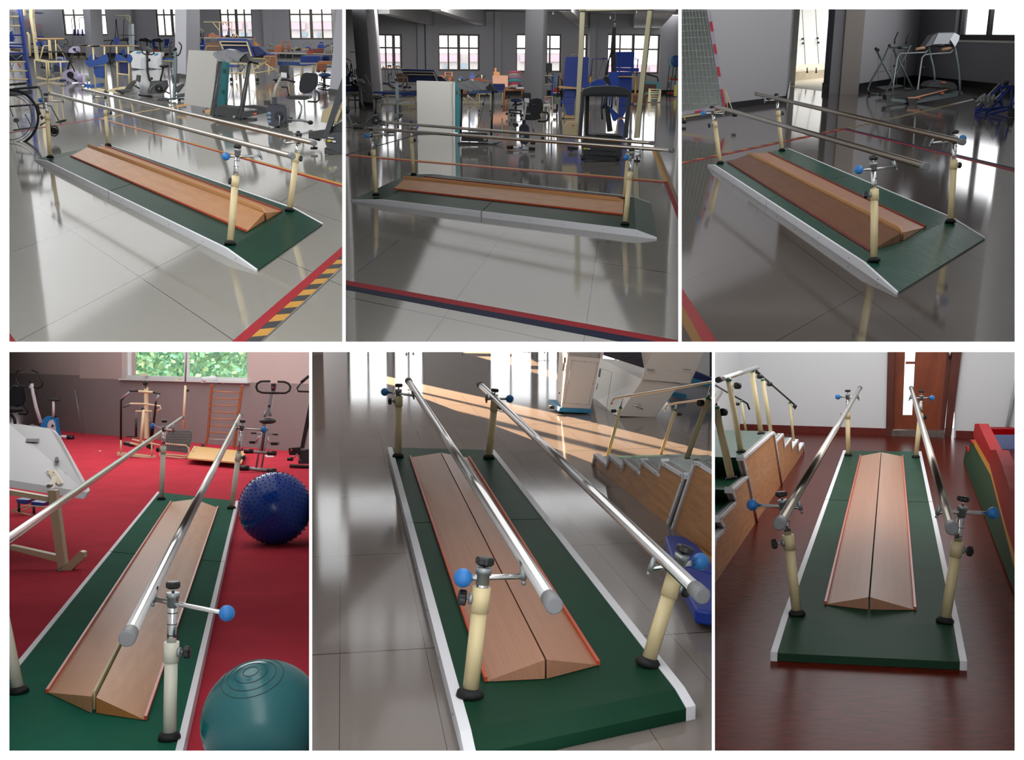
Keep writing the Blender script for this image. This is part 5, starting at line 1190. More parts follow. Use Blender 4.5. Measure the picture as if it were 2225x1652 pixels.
# pulley tower
t = T('pulley_tower', 'tall cream pulley tower with bent upright beside the blue ladder', 'pulley tower', (80, 172))
t.poly('notched_upright', a1(475, -10, 560, -10, 550, 180, 610, 700, 665, 1205, 620, 1205, 560, 640, 478, 180), .2, CREAM); t.poly('rear_upright', a1(285, -10, 360, -10, 360, 150, 310, 150), .15, CREAM)
t.tubes('side_post', [a1(430, 560, 470, 620, 500, 1120), a1(410, 900, 460, 1480)], 5, CREAM); t.tube('cable', a1(330, 150, 400, 640), .8, DARK); t.tube('cable', a1(80, 60, 140, 600), .8, DARK)
t.ball('knob', a1(550, 830)[0], 2.6, BLACK)
for i in range(18): t.tube('notch_pin', a1(565+i*5.6, 50+i*60, 582+i*5.6, 48+i*60), 1.1, mat('brown_pin', (110, 80, 60), .5))
# hoops and nets
t = T('hoop_frame', 'blue hoop rims with blue and pink nets behind the pulley tower', 'hoop', (72, 140))
t.tube('rim', a1(360, 60, 480, 66, 800, 84, 830, 115), 1.6, mat('navy_rim', (40, 54, 100), .5)); t.tube('rim', a1(600, 95, 770, 112), 1.6, mat('navy_rim', (40, 54, 100), .5)); t.poly('blue_band', a1(612, 640, 822, 648, 820, 682, 618, 680), .1, BLUEM)
def net(t, x0, x1, y0, y1, m):
    mb = MB(); n = 5
    for i in range(n):
        xa, xb = x0+(x1-x0)*i/n, x0+(x1-x0)*(i+1)/n; mb.tube(t.pts([a1(xa, y0)[0], a1(xb, (y0+y1)/2)[0], a1(xa+10, y1)[0]]), t.m(.25), 4); mb.tube(t.pts([a1(xb, y0+20)[0], a1(xa, (y0+y1)/2)[0], a1(xb, y1)[0]]), t.m(.25), 4)
    o = t.fin(mb, 'net', m); o['kind'] = 'stuff'
PKN = mat('pink_net', (180, 60, 100), .7); NVN = mat('navy_net', (50, 54, 110), .7)
net(t, 330, 510, 250, 420, PKN); net(t, 330, 510, 420, 600, NVN); net(t, 590, 795, 340, 500, PKN); net(t, 600, 795, 500, 650, NVN)
# standing table
t = T('standing_table', 'cream standing therapy frame with curved black grip left of the column', 'standing frame', (104, 176))
t.tube('table_edge', a1(610, 705, 860, 715, 1330, 708), 3.2, WOODL); t.tube('curved_grip', a1(1325, 710, 1380, 720, 1408, 770, 1395, 830, 1310, 840), 3, BLACK); t.tube('curved_grip', a1(1130, 740, 1150, 780, 1120, 820, 1050, 828), 2.6, BLACK)
t.tubes('leg', [a1(970, 740, 1020, 1190), a1(1110, 740, 1130, 1215), a1(820, 880, 735, 1205), a1(945, 740, 970, 1190)], 3.2, CREAM); t.tube('cross_bar', a1(820, 880, 960, 870), 2.4, CREAM)
t.poly('seat_pad', a1(640, 790, 830, 760, 840, 870, 780, 890, 650, 870), .2, BLUEV); t.tube('strap', a1(720, 740, 780, 890), 4, BLACK)
t.poly('platform_frame', a1(590, 1195, 870, 1240, 1330, 1240, 1335, 1275, 870, 1280, 590, 1225), .4, CREAM)
t.tubes('leg', [a1(605, 1220, 640, 1620), a1(885, 1270, 915, 1700), a1(1225, 1270, 1250, 1640), a1(935, 1280, 960, 1600)], 3.6, CREAM)
t.poly('floor_frame', q1(430, 918, 570, 948, 740, 915, 745, 940, 575, 966, 430, 938), .15, CREAM)
t = T('folded_wheelchair', 'navy folded wheelchair behind the cream standing frame', 'wheelchair', (134, 158)); t.poly('back_panel', a1(1150, 1130, 1300, 1150, 1330, 1240, 1330, 1400, 1240, 1400, 1140, 1360), .2, BLUEV); t.tube('tube_frame', a1(1130, 1170, 1270, 1170, 1285, 1240), 2.4, IV); t.poly('dark_seat', a1(1060, 1350, 1100, 1320, 1230, 1390, 1230, 1500, 1070, 1500), .3, mat('dark_navy', (26, 36, 66), .6)); t.ball('wheel_hub', a1(1055, 1550)[0], 4, BLACK)  # dark seat in one even navy
t = T('floor_pump_unit', 'dark pedal machine inside the cream standing frame', 'machine', (95, 158)); t.poly('box', a1(760, 1370, 1000, 1390, 1000, 1440, 750, 1420), .3, BLACK); t.tube('post', a1(760, 1260, 800, 1380), 2.4, BLACK); t.tubes('white_rod', [a1(1010, 1290, 1020, 1500), a1(1035, 1290, 1050, 1500)], 1.6, SILV)
t = T('pedal_machine', 'black far handlebar machine behind the cream standing frame', 'machine', (95, 143)); t.tube('handlebar', a1(530, 958, 700, 965, 940, 985), 2, BLACK); t.ring('flywheel', a1(725, 1030)[0], 3.2, 4.2, 1, DARK); t.tube('stay', a1(1020, 990, 1110, 1120), 2.2, BLACK); t.poly('base', a1(680, 1130, 950, 1130, 950, 1175, 680, 1170), .2, BLACK); t.tube('handle', a1(1040, 828, 1090, 828), 2.2, BLACK)
t = T('wheelchair_far', 'grey and navy wheelchair behind the rungs of the blue ladder', 'wheelchair', (35, 160), d=37)
t.poly('seat_back', a1(-10, 1110, 300, 1100, 330, 1240, -10, 1260), .1, mat('dark_navy', (26, 36, 66), .6)); t.tube('cross_stay', a1(40, 1100, 170, 1210, 310, 1100), 2.4, SILV); t.tube('cross_stay', a1(120, 1260, 40, 1480), 2, SILV); t.tube('orange_strap', a1(215, 1300, 265, 1385), 3.4, ORNG); t.poly('blue_part', a1(10, 560, 60, 520, 80, 620, 120, 680, 90, 760, 140, 775, 10, 780), .1, BLUEV); t.poly('blue_band', a1(0, 880, 300, 900, 300, 940, 0, 930), .1, BLUEV); t.ring('wheel', a1(290, 1530)[0], 1.8, 2.4, .8, BLACK); t.ring('wheel', a1(105, 1540)[0], 1.5, 2.2, .8, BLACK)
t.poly('rag', a1(20, 930, 260, 960, 240, 1020, 30, 1000), .1, mat('brown_rag', (120, 96, 80), .8))
# far clothes-rack like stands by the window
for k, xs in enumerate(((1490, 1520, 1595, 1540), (1670, 1695, 1785, 1725))):
    t = T('infusion_stand', 'thin hooked pole stand on the wooden base by the window, %s of the two' % ('left' if k == 0 else 'right'), 'stand', (a1(xs[3], 1140)[0][0], 124))
    t.tube('pole', a1(xs[3], 1140, xs[1], 640, xs[0], 240, xs[0]+20, 205, xs[2], 180+k*8), 1.5, mat('salmon_pole', (188, 150, 128), .5)); t.tube('t_bar', a1(xs[0]+50, 415+k*12, xs[0]+170, 418+k*12), .9, SILV); t.tube('base_bar', a1(xs[3]-40, 1135, xs[3]+90, 1130), 2.4, CREAM)
for k, X in enumerate((1555, 1650, 1755)):
    t = T('blue_cone', 'small dark blue cone on the sill of the left window, %s of the three' % ('left', 'middle', 'right')[k], 'cone', a1(X, 620)[0], d=70); mb = MB(); b = t.P(*a1(X, 628)[0]); tp = t.P(*a1(X-6, 478)[0]); mb.tube([b, b+(tp-b)*.9, tp], [t.m(2.5), t.m(1.5), t.m(1.0)], 14); t.fin(mb, 'cone_body', BLUEM)
t = T('blue_pedal_arm', 'small blue bracket on the wall left of the column', 'bracket', (136, 118), d=60); t.poly('blue_pad', a1(1228, 882, 1330, 885, 1325, 900, 1230, 898), .1, BLUEV); t.tube('arm', a1(1320, 900, 1295, 930), 1, BLACK); t.tubes('lattice_bar', [a1(1140, 840, 1350, 1160), a1(1160, 850, 1260, 1000), a1(1270, 1050, 1330, 1140)], 1.4, CREAM)
# arm and leg trainers
t = T('limb_trainer', 'lilac arm and leg trainer with crossed black arms and round black disc', 'exerciser', (152, 181))
t.tube('black_arm', a1(910, 1020, 1300, 1018, 1340, 1050, 1400, 1160, 1570, 1490), 3, BLACK); t.tube('black_arm', a1(1510, 1080, 1470, 1200, 1400, 1440), 4.2, BLACK)
t.poly('upper_head', a1(1420, 990, 1450, 940, 1530, 890, 1580, 890, 1610, 960, 1620, 1010, 1600, 1040, 1520, 1050, 1430, 1040), .35, ZL); t.disc('upper_disc', a1(1560, 960)[0]+(-.02,), 2.8, .05, BLACK); t.tube('upper_crank', a1(1395, 872, 1450, 875, 1475, 905), 2.6, BLACK); t.tube('upper_crank', a1(1560, 960, 1590, 1015, 1660, 1030), 2.4, BLACK)
t.poly('lower_body', q1(740, 880, 790, 840, 830, 830, 880, 850, 925, 895, 925, 975, 860, 990, 790, 965, 755, 930), .35, ZL); t.disc('lower_disc', q1(842, 897)[0]+(-.02,), 7, .05, BLACK); t.poly('body_foot', q1(765, 960, 795, 960, 798, 995, 768, 995), .2, ZL)
t.tube('pedal_linkage', q1(850, 930, 900, 960, 925, 975), 5, BLACK); t.tube('floor_bar', q1(705, 965, 790, 965), 4, DARK); t.ball('bar_end', q1(705, 965)[0], 2.4, SILV); t.ball('lock_knob', a1(1505, 1268)[0], 2, BLACK)
t = T('leg_trainer', 'small round lilac leg trainer between the arm trainer and blue box', 'exerciser', (178, 186))
t.ball('body', q1(968, 940)[0], (9, 7, 9.6), ZL); t.ball('side_shell', q1(1050, 940)[0]+(.2,), (6, 6, 7), ZL); t.ball('foot', q1(968, 1000)[0], (9, 7, 3), ZL); t.poly('side_line', q1(985, 890, 1025, 895, 1022, 985, 990, 990), .1, mat('pale_lilac', (190, 184, 204), .5), dd=-.3)
t = T('blue_tray', 'blue plastic tray holding a green bottle beside the lilac trainer', 'tray', (200, 192))
t.poly('tray_body', q1(1003, 1005, 1080, 1015, 1200, 995, 1200, 1040, 1100, 1058, 1003, 1040), .35, mat('bright_blue_plastic', (22, 84, 160), .4)); 
t = T('green_bottle', 'pale green bottle with a blue handle in the blue tray', 'bottle', (190, 186)); t.ball('bottle_body', q1(1050, 930)[0], (4.6, 3, 7), mat('pale_green', (178, 190, 150), .5)); t.tube('neck', q1(1045, 950, 1045, 1010), 3.2, SILV); t.tube('handle', q1(1050, 903, 1090, 903), 2.6, BLC)
# blue standing frame
t = T('sling_frame', 'wooden-topped cream walking frame hung with blue fabric slings', 'standing frame', (236, 200), d=R1.t(232, 197))
t.tube('wooden_rail', a2(-40, 885, 240, 885, 1000, 880, 1140, 885), 3.4, mat_wood('rail_wood', (160, 132, 96), (140, 112, 78), (4, 4, 4)))
t.ball('arm_pad', q1(1000, 540)[0], (10.4, 6, 2.6), BLACK); t.ball('arm_pad', q1(1142, 550)[0], (10.8, 6, 2.6), BLACK); t.tube('pad_rail', q1(955, 550, 1090, 548), 2.6, CREAM)
t.tubes('post', [q1(1115, 560, 1125, 780, 1145, 1060), q1(1250, 560, 1260, 800, 1272, 1085), q1(1395, 560, 1405, 830, 1410, 1050), q1(1535, 560, 1545, 830, 1548, 1020)], 3.8, CREAM)
t.tubes('cross_bar', [q1(1405, 735, 1545, 742), q1(1410, 882, 1540, 898)], 3.4, CREAM); t.poly('floor_rail', q1(1060, 1065, 1145, 1055, 1280, 1085, 1240, 1102, 1120, 1082), .2, CREAM); t.poly('floor_rail', q1(1275, 1078, 1410, 1045, 1550, 1030, 1500, 1062, 1290, 1095), .15, CREAM)
t.ball('foot_cap', q1(1262, 1092)[0], 3, BLACK)
BSL = mat('blue_sling_fabric', (26, 66, 138), .7); BSD = mat('dark_blue_sling', (18, 28, 84), .7)
t.poly('sling', q1(1012, 722, 1140, 715, 1275, 640, 1300, 735, 1240, 770, 1070, 805, 1030, 770), .06, BSL, dd=-.1); t.poly('sling_wing', q1(1055, 700, 1075, 665, 1120, 630, 1145, 690, 1120, 720, 1055, 715), .06, BSL)
t.poly('sling_panel', q1(1118, 800, 1248, 790, 1245, 940, 1150, 925, 1125, 880), .06, BSL, dd=-.05); t.poly('sling', q1(1385, 640, 1450, 665, 1530, 715, 1520, 725, 1420, 725, 1375, 735), .06, BSL, dd=-.1); t.poly('sling_side', q1(1522, 648, 1560, 660, 1580, 700, 1560, 750, 1522, 748), .08, BSL, dd=-.1); t.poly('sling_panel', q1(1425, 745, 1530, 752, 1530, 905, 1430, 890), .05, BSD)
# suspension crane and treadmill behind
t = T('lift_crane', 'cream overhead crane with black straps and a white column between the windows', 'crane', (281, 124), d=62)
t.tube('boom', a2(555, 145, 740, 155, 860, 150, 905, 175, 912, 350), 2.2, mat('olive_cream', (178, 172, 130), .5)); t.tube('brace', a2(805, 165, 905, 330), 1.4, mat('olive_cream', (178, 172, 130), .5))
t.poly('column', a2(870, 355, 945, 350, 965, 1000, 880, 1000), .4, SILV); t.tubes('strap', [a2(570, 240, 570, 480, 550, 690), a2(580, 240, 600, 450, 630, 690), a2(762, 240, 755, 450, 745, 700)], 1.8, BLACK)
t.poly('blue_seat', a2(510, 700, 630, 680, 640, 830, 520, 840), .2, BLUEM); t.tube('spreader', a2(650, 620, 1020, 625), 1.4, BLACK)
t = T('far_treadmill', 'black treadmill with long side rails under the crane', 'treadmill', (240, 139))
t.tube('side_rail', a2(280, 752, 600, 740, 900, 735), 2.4, BLACK); t.poly('console', a2(750, 700, 900, 670, 930, 740, 900, 765, 700, 760, 640, 745), .3, DARK); t.tube('upright', a2(500, 750, 445, 820, 430, 1100, 425, 1300), 2.8, BLACK); t.tube('brace', a2(840, 760, 940, 1050), 2.2, BLACK); t.poly('deck', a2(380, 1220, 560, 1170, 620, 1190, 440, 1310, 340, 1310), .3, DARK); t.poly('navy_pad', a2(690, 1010, 780, 930, 800, 1080, 740, 1120), .2, BLUEV)
for k, (X, d_) in enumerate(((1240, 0), (1555, 310))):
    t = T('far_treadmill', 'black treadmill console of the pair by the right window, %s one' % ('left' if k == 0 else 'right'), 'treadmill', (200+(X+60)/11.015, 128))
    t.poly('console', a2(1105+d_, 760+k*8, 1150+d_, 705+k*8, 1240+d_, 700+k*8, 1285+d_, 680+k*8, 1380+d_, 730+k*10, 1330+d_, 790+k*10, 1210+d_, 770+k*8), .4, BLACK); t.poly('display', a2(1215+d_, 730+k*8, 1280+d_, 700+k*8, 1320+d_, 725+k*8, 1250+d_, 750+k*8), .02, DARK, dd=-.03)
    t.tube('handrail', a2(1110+d_, 770, 960+d_+(80 if k else 0), 810, 1060+d_, 790), 1.8, BLACK); t.tube('upright', a2(1310+d_, 790, 1330+d_, 1000), 3, BLACK)
for k, L in enumerate(((905, 1060, 1010, 1000, 1200, 1010, 1255, 1060, 1265, 1440, 1150, 1430, 945, 1400), (1335, 1080, 1420, 1030, 1650, 1040, 1600, 1430, 1570, 1430, 1345, 1395))):
    t = T('white_cabinet', 'white slanted-top cabinet machine behind the black exercise bike, %s of the two' % ('left' if k == 0 else 'right'), 'cabinet', (a2(L[-4], L[-3])[0][0], 151-k*.5))
    t.poly('cabinet_body', a2(*L), .5, WHITE); t.poly('blue_label', a2(*((1045, 1050, 1080, 1012, 1180, 1015, 1150, 1058) if k == 0 else (1480, 1100, 1500, 1055, 1590, 1058, 1555, 1100))), .02, BLC, dd=-.03)
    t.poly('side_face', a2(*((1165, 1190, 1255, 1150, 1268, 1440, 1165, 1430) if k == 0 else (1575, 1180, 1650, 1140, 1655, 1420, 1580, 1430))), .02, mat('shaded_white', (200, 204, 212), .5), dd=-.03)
t = T('therapy_couch', 'low blue treatment couch behind the grey steel post', 'couch', (365, 150)); t.poly('mattress', a2(1650, 1180, 1960, 1175, 1955, 1215, 1655, 1220), .8, mat('bright_blue_plastic', (22, 84, 160), .4)); t.poly('cloth', a2(1650, 1150, 1830, 1100, 1950, 1130, 1960, 1180, 1660, 1175), .5, DARK); t.tube('frame', a2(1600, 1230, 1940, 1245), 2, CREAM); t.tubes('leg', [a2(1890, 1250, 1895, 1400), a2(1620, 1240, 1622, 1400)], 3, DARK)
for k, (X, Y) in enumerate(((1790, 800), (1450, 840), (1000, 820))):
    t = T('blue_chair', 'blue backed chair at the far wall %s' % ('below the right window', 'behind the right treadmill console', 'behind the left treadmill console')[k], 'chair', (200+X/11.015, 124), group='blue chairs along the far wall')
    t.poly('backrest', a2(X-60, Y-85, X+50, Y-85, X+60, Y+85, X-55, Y+85), .08, BLUEM); t.tubes('leg', [a2(X-40, Y+130, X-75, Y+340), a2(X+60, Y+130, X+60, Y+330)], 1.4, CREAM); t.poly('seat', a2(X-90, Y+100, X+80, Y+100, X+80, Y+120, X-90, Y+120), .5, BLUEV)
t = T('box_carton', 'orange brown carton with dark bucket near the far consoles', 'carton', (337, 128)); t.poly('carton_body', a2(1450, 950, 1560, 940, 1585, 1030, 1480, 1040), .3, mat('carton_brown', (176, 112, 84), .7)); t.poly('dark_bucket', a2(1470, 895, 1565, 895, 1575, 990, 1520, 1000, 1480, 970), .3, mat('navy_bucket', (24, 30, 60), .5))
# black upright bike
t = T('black_exercise_bike', 'black upright exercise bike with grey flywheel shell in front of white cabinets', 'exercise bike', (328, 212))
t.tube('handlebar', a2(1150, 770, 1140, 850, 1170, 950, 1215, 1050, 1270, 1080, 1440, 1085, 1480, 1060, 1465, 970, 1420, 820), 3.4, BLACK)
t.poly('monitor', a2(1215, 905, 1290, 890, 1395, 960, 1450, 1010, 1400, 1020, 1300, 990, 1225, 935), .2, DARK); t.tube('stem', a2(1310, 990, 1318, 1200, 1325, 1480, 1370, 1680)+q1(1800, 970), 5, BLACK); t.ball('stem_knob', a2(1360, 1213)[0], 3.6, BLACK)
t.poly('shell', q1(1800, 970, 1960, 965, 1975, 1040, 1930, 1120, 1770, 1130, 1760, 1100, 1790, 1030), .35, DARK); t.disc('flywheel', q1(1898, 1062)[0]+(-.03,), 7.5, .05, BLACK); t.disc('hub', q1(1905, 1060)[0]+(-.07,), 1.8, .03, SILV); t.tube('shell_trim', [q+(-.03,) for q in q1(1790, 1110, 1800, 1060, 1850, 1010, 1950, 985)], .9, SILV)
t.tube('seat_post', q1(1920, 970, 1955, 800), 4.2, BLACK); t.ball('saddle', q1(1965, 792)[0], (11, 5, 3.6), BLACK); t.tube('front_foot', q1(1660, 1135, 1825, 1158), 5, BLACK); t.ball('frame_knob', q1(1815, 940)[0], 2.8, BLACK); t.tube('crank', q1(1920, 1080, 1990, 1100, 2030, 1120), 3, BLACK)
# stepper with grey post
t = T('stepper_machine', 'grey posted stepper with curved black grips standing before the second column', 'exerciser', (378, 220))
t.poly('grey_post', q1(2075, 620, 2108, 620, 2110, 780, 2090, 1200, 2062, 1200, 2075, 800), .1, GREYM); t.ball('post_head', q1(2095, 590)[0], (4.4, 3, 4), BLACK)
t.tube('hand_grip', a2(1920, 780, 1850, 830, 1845, 900, 1860, 1050, 1900, 1130, 1960, 1150), 3.2, BLACK); t.tube('hand_grip', a2(2075, 790, 2130, 850, 2140, 920, 2100, 1060, 2060, 1105, 2020, 1110), 3.2, BLACK)
t.poly('twist_disc', q1(1870, 1200, 1900, 1175, 1990, 1170, 2020, 1195, 1990, 1232, 1890, 1225), .1, DARK); t.tube('base_bar', q1(1990, 1190, 2100, 1175, 2240, 1190), 4, GREYM); t.poly('pedal', q1(2080, 1090, 2110, 1040, 2180, 1000, 2185, 1020, 2120, 1110), .2, BLACK); t.poly('pedal', q1(2100, 1130, 2190, 1120, 2200, 1160, 2120, 1165), .2, BLACK); t.poly('piston_box', q1(2055, 900, 2120, 890, 2120, 1000, 2060, 1000), .2, BLACK); t.tube('stepper_foot', q2(0, 1140, 110, 1150), 4, GREYM); t.ball('caster', q2(55, 1195)[0], 3, BLACK)
# small black rowing trainer
t = T('rowing_trainer', 'low black and white folding ab trainer lying on the tiles', 'exerciser', (262, 204))
t.poly('backboard', q1(1500, 1050, 1560, 985, 1600, 960, 1610, 985, 1540, 1070, 1495, 1075), .2, BLACK); t.poly('head_pad', q1(1635, 895, 1675, 905, 1668, 985, 1625, 965), .1, BLACK); t.tube('frame', q1(1470, 1125, 1620, 1105, 1690, 1070, 1660, 985), 1.6, SILV); t.tube('frame', q1(1390, 1085, 1480, 1125), 4, BLACK); t.poly('seat', q1(1375, 1075, 1480, 1080, 1560, 1095, 1500, 1130, 1420, 1110), .15, BLACK); t.tube('roller', q1(1600, 1020, 1670, 1060), 3.4, BLACK); t.tube('roller', q1(1560, 1080, 1640, 1010), 2.4, SILV)
# wheelchair at left edge
t = T('wheelchair', 'black wheelchair with large spoked wheel cut by the left edge', 'wheelchair', (40, 308))
t.ring('tyre', (20+2, 256), 61, 61, 5.5, RUBBER, seg=48); t.ring('rim', (22, 256), 54, 54, 1.6, SILV, seg=48); t.ring('hand_ring', (22, 256, -.04), 48, 48, 1.4, DARK, seg=48)
t.disc('hub', q1(195, 1440)[0]+(-.03,), 4.5, .06, GREYM)
for i in range(22):
    a = 2*math.pi*i/22; t.tube('spoke', [(35+math.cos(a+.3)*3, 261+math.sin(a+.3)*3), (22+math.cos(a)*53, 256+math.sin(a)*53)], .45, SILV)
t.poly('armrest', q1(150, 1055, 440, 1030, 458, 1040, 455, 1058, 160, 1082), .08, BLACK); t.poly('armrest', q1(90, 1005, 310, 985, 322, 1000, 318, 1012, 90, 1030), .08, BLACK, dd=.5)
t.tube('side_frame', q1(455, 1050, 490, 1080, 505, 1160, 530, 1300), 3.2, GREYM); t.tube('side_frame', q1(318, 1000, 355, 1030), 2.6, GREYM); t.poly('side_panel', q1(110, 1090, 375, 1080, 375, 1130, 110, 1155), .04, mat('grey_panel', (84, 86, 90), .6), dd=.2)
t.poly('seat', q1(80, 1270, 420, 1245, 430, 1262, 80, 1290), .45, BLACK); t.tube('lower_frame', q1(160, 1560, 440, 1520), 3.4, GREYM); t.tube('front_leg', q1(560, 1262, 610, 1270, 650, 1350, 730, 1490), 3, GREYM); t.tube('front_stay', q1(440, 1280, 530, 1300), 2.6, GREYM); t.tube('front_stay', q1(480, 1500, 540, 1465, 600, 1480), 3, GREYM)
t.poly('footplate', q1(650, 1470, 740, 1435, 795, 1430, 780, 1458, 700, 1475), .03, DARK); t.tube('chain_brake', q1(450, 1260, 460, 1330, 480, 1370), 6, BLACK); t.tubes('frame_strut', [q1(300, 1370, 380, 1510), q1(110, 1270, 160, 1400), q1(195, 1440, 230, 1540)], 2.2, GREYM)
t.ring('caster_tyre', q1(648, 1568)[0], 9, 11, 2.6, RUBBER); t.disc('caster_wheel', q1(648, 1568)[0], 7.6, .02, BLACK, ax=R1.g); t.tube('caster_fork', q1(600, 1480, 610, 1540, 640, 1565), 3, BLACK)
for i in range(5): a = 1.257*i+.3; t.tube('caster_spoke', [(117.6, 284.7, -.02), (117.6+8*math.cos(a), 284.7+8*math.sin(a), -.02)], 1.4, DARK)
# white board
t = T('white_board', 'large blank white board on cream wooden feet beside the treadmill', 'panel', (430, 243))
t.poly('board', q2(163, 600, 500, 612, 512, 640, 440, 1298, 108, 1245), .06, mat('whiteboard', (200, 198, 192), .5)); t.poly('foot', q2(10, 1262, 145, 1240, 165, 1250, 165, 1262, 20, 1290), .06, WOODL); t.poly('foot', q2(335, 1322, 430, 1300, 430, 1335, 345, 1358), .06, WOODL); t.poly('foot_cap', q2(335, 1322, 348, 1320, 352, 1356, 335, 1350), .06, BLACK, dd=-.02)
t.tube('cable', q2(500, 770, 498, 900, 480, 1000, 478, 1180), .8, DARK)
# teal carton
t = T('teal_carton', 'tall teal cardboard box with a diamond print standing behind the treadmill', 'carton', (480, 233))
t.poly('carton_body', q2(535, 735, 620, 740, 590, 1280, 485, 1270), .3, TEAL); t.poly('printed_diamond', q2(585, 815, 608, 840, 588, 880, 566, 850), .01, mat('dark_teal_print', (18, 84, 80), .7), dd=-.02); t.poly('printed_diamond', q2(572, 1070, 598, 1090, 575, 1128, 555, 1100), .01, mat('dark_teal_print', (18, 84, 80), .7), dd=-.02)
# treadmill with plastic wrap
t = T('wrapped_treadmill', 'black treadmill with its console wrapped in clear plastic beside the white board', 'treadmill', (500, 262))
t.poly('upright', q2(520, 735, 555, 735, 470, 1385, 415, 1390), .1, BLACK); t.poly('upright', q2(872, 745, 905, 745, 795, 1465, 742, 1470), .1, BLACK); t.tube('upright_edge', q2(548, 740, 440, 1385), 1, SILV); t.tube('upright_edge', [q+(-.05,) for q in q2(895, 760, 765, 1455)], 1, SILV)
t.poly('motor_cover', q2(465, 1290, 520, 1268, 760, 1300, 755, 1420, 470, 1372), .5, DARK); t.poly('running_deck', q2(700, 1275, 940, 1258, 1125, 1300, 1130, 1335, 830, 1410, 800, 1400, 1090, 1320), .1, BLACK); t.poly('deck_side', q2(800, 1340, 1110, 1300, 1115, 1345, 800, 1420), .2, BLACK, dd=-.05)
t.poly('floor_frame', q2(440, 1385, 950, 1425, 940, 1450, 740, 1475, 450, 1408), .3, BLACK); t.poly('orange_badge', q2(935, 1358, 975, 1348, 980, 1370, 940, 1374), .02, ORNG, dd=-.08); t.poly('cover_label', q2(695, 1385, 722, 1388, 718, 1412, 692, 1408), .01, mat('pale_label', (200, 190, 186), .6), dd=-.03)
t.poly('console', q2(470, 640, 640, 600, 770, 630, 850, 640, 890, 720, 800, 740, 560, 720), .3, DARK); t.poly('console_side', q2(775, 690, 830, 640, 885, 690, 890, 750, 800, 745), .3, BLACK, dd=-.05); t.tube('handrail', q2(880, 735, 1000, 765), 4.6, BLACK)
WRAP = mat('clear_film', (128, 130, 134), .18, coat=1, bump=.6, bscale=9)
t.poly('plastic_wrap', q2(448, 650, 470, 622, 560, 605, 620, 588, 700, 600, 770, 635, 830, 625, 850, 640, 790, 690, 760, 740, 690, 725, 650, 755, 600, 735, 520, 735, 490, 700), .3, WRAP, dd=-.08)
t.tube('wrap_fold', [q+(-.1,) for q in q2(560, 620, 620, 650, 700, 720)], 1.2, mat('film_fold', (180, 182, 186), .2)); t.tube('wrap_fold', [q+(-.1,) for q in q2(470, 660, 540, 690, 600, 730)], 1.0, mat('film_fold', (180, 182, 186), .2)); t.tube('wrap_fold', [q+(-.1,) for q in q2(720, 625, 760, 670, 770, 730)], 1.0, mat('film_fold', (180, 182, 186), .2))
t.tube('power_cord', q2(760, 745, 745, 850, 690, 1000, 650, 1150, 610, 1280), 1, BLACK); t.tube('safety_cord', q2(800, 770, 830, 800, 785, 860), 2, BLACK); t.tube('emergency_cord', q2(540, 1000, 500, 1180, 475, 1220), .9, BLACK)
# blue tilt bed
t = T('tilt_bed', 'blue tilting treatment bed with raised section showing cream bars underneath', 'bed', (545, 178))
t.poly('raised_section', q2(515, 462, 850, 465, 870, 480, 945, 665, 915, 680, 700, 650, 570, 590), .12, mat('navy_vinyl', (18, 38, 96), .45)); t.poly('edge_pad', q2(515, 460, 850, 463, 885, 480, 950, 672, 925, 680, 850, 495, 520, 485), .2, BLUEV, dd=-.1)
for y in (0, 1): t.poly('cream_bar', q2(525+y*25, 490+y*42, 855+y*15, 496+y*42, 862+y*16, 508+y*42, 532+y*25, 504+y*42), .05, CREAM, dd=-.14)
t.poly('side_bar', q2(850, 496, 868, 496, 925, 672, 905, 672), .05, CREAM, dd=-.14); t.poly('side_bar', q2(525, 490, 540, 490, 585, 590, 570, 590), .05, CREAM, dd=-.14)
t.poly('bed_section', q2(905, 552, 1000, 555, 1105, 640, 1080, 665, 945, 665), .6, mat('navy_vinyl', (18, 38, 96), .45)); t.poly('bed_section', q2(1080, 640, 1180, 642, 1200, 655, 950, 672), .6, BLUEV)
t.tubes('bed_frame', [q2(620, 690, 900, 700, 1100, 705), q2(640, 760, 900, 770, 1060, 760), q2(600, 880, 1000, 870, 1230, 830)], 3, CREAM); t.tubes('leg', [q2(825, 800, 825, 940), q2(740, 860, 735, 960), q2(985, 770, 1010, 830), q2(1130, 790, 1125, 900)], 4, CREAM); t.tubes('lift_strut', [q2(900, 860, 1120, 720), q2(1080, 760, 1230, 860), q2(900, 720, 985, 940)], 2.8, CREAM)
for X, Y in ((985, 955), (675, 950), (1215, 985)): t.disc('castor', q2(X, Y)[0], 3.6, .08, BLACK, ax=R1.r*.8+R1.g*.6)
t.poly('low_pad', q2(615, 772, 740, 780, 740, 802, 615, 805), .4, BLUEV); t.poly('low_pad', q2(605, 975, 725, 985, 720, 1003, 605, 1008), .4, BLUEV)
t = T('foot_board', 'square orange-brown footboard in a cream tube frame beside the navy bed', 'footboard', (587, 164)); t.poly('board', q2(1062, 655, 1225, 655, 1215, 800, 1055, 790), .05, mat('foot_board_wood', (178, 118, 84), .5)); t.tube('tube_frame', [q+(-.03,) for q in q2(1060, 790, 1065, 690, 1085, 675, 1200, 678, 1216, 700, 1212, 795)], 1.6, CREAM); t.tube('center_bar', [q+(-.03,) for q in q2(1140, 678, 1135, 795)], 1.5, CREAM)
t = T('brown_board', 'dark brown board in a cream tube frame standing left of the navy bed', 'footboard', (462, 130), d=50); t.poly('board', q2(372, 510, 532, 512, 528, 600, 365, 595), .05, WOODB); t.tube('tube_frame', [q+(-.05,) for q in q2(372, 600, 378, 560, 395, 552, 530, 556)], 1.4, CREAM)
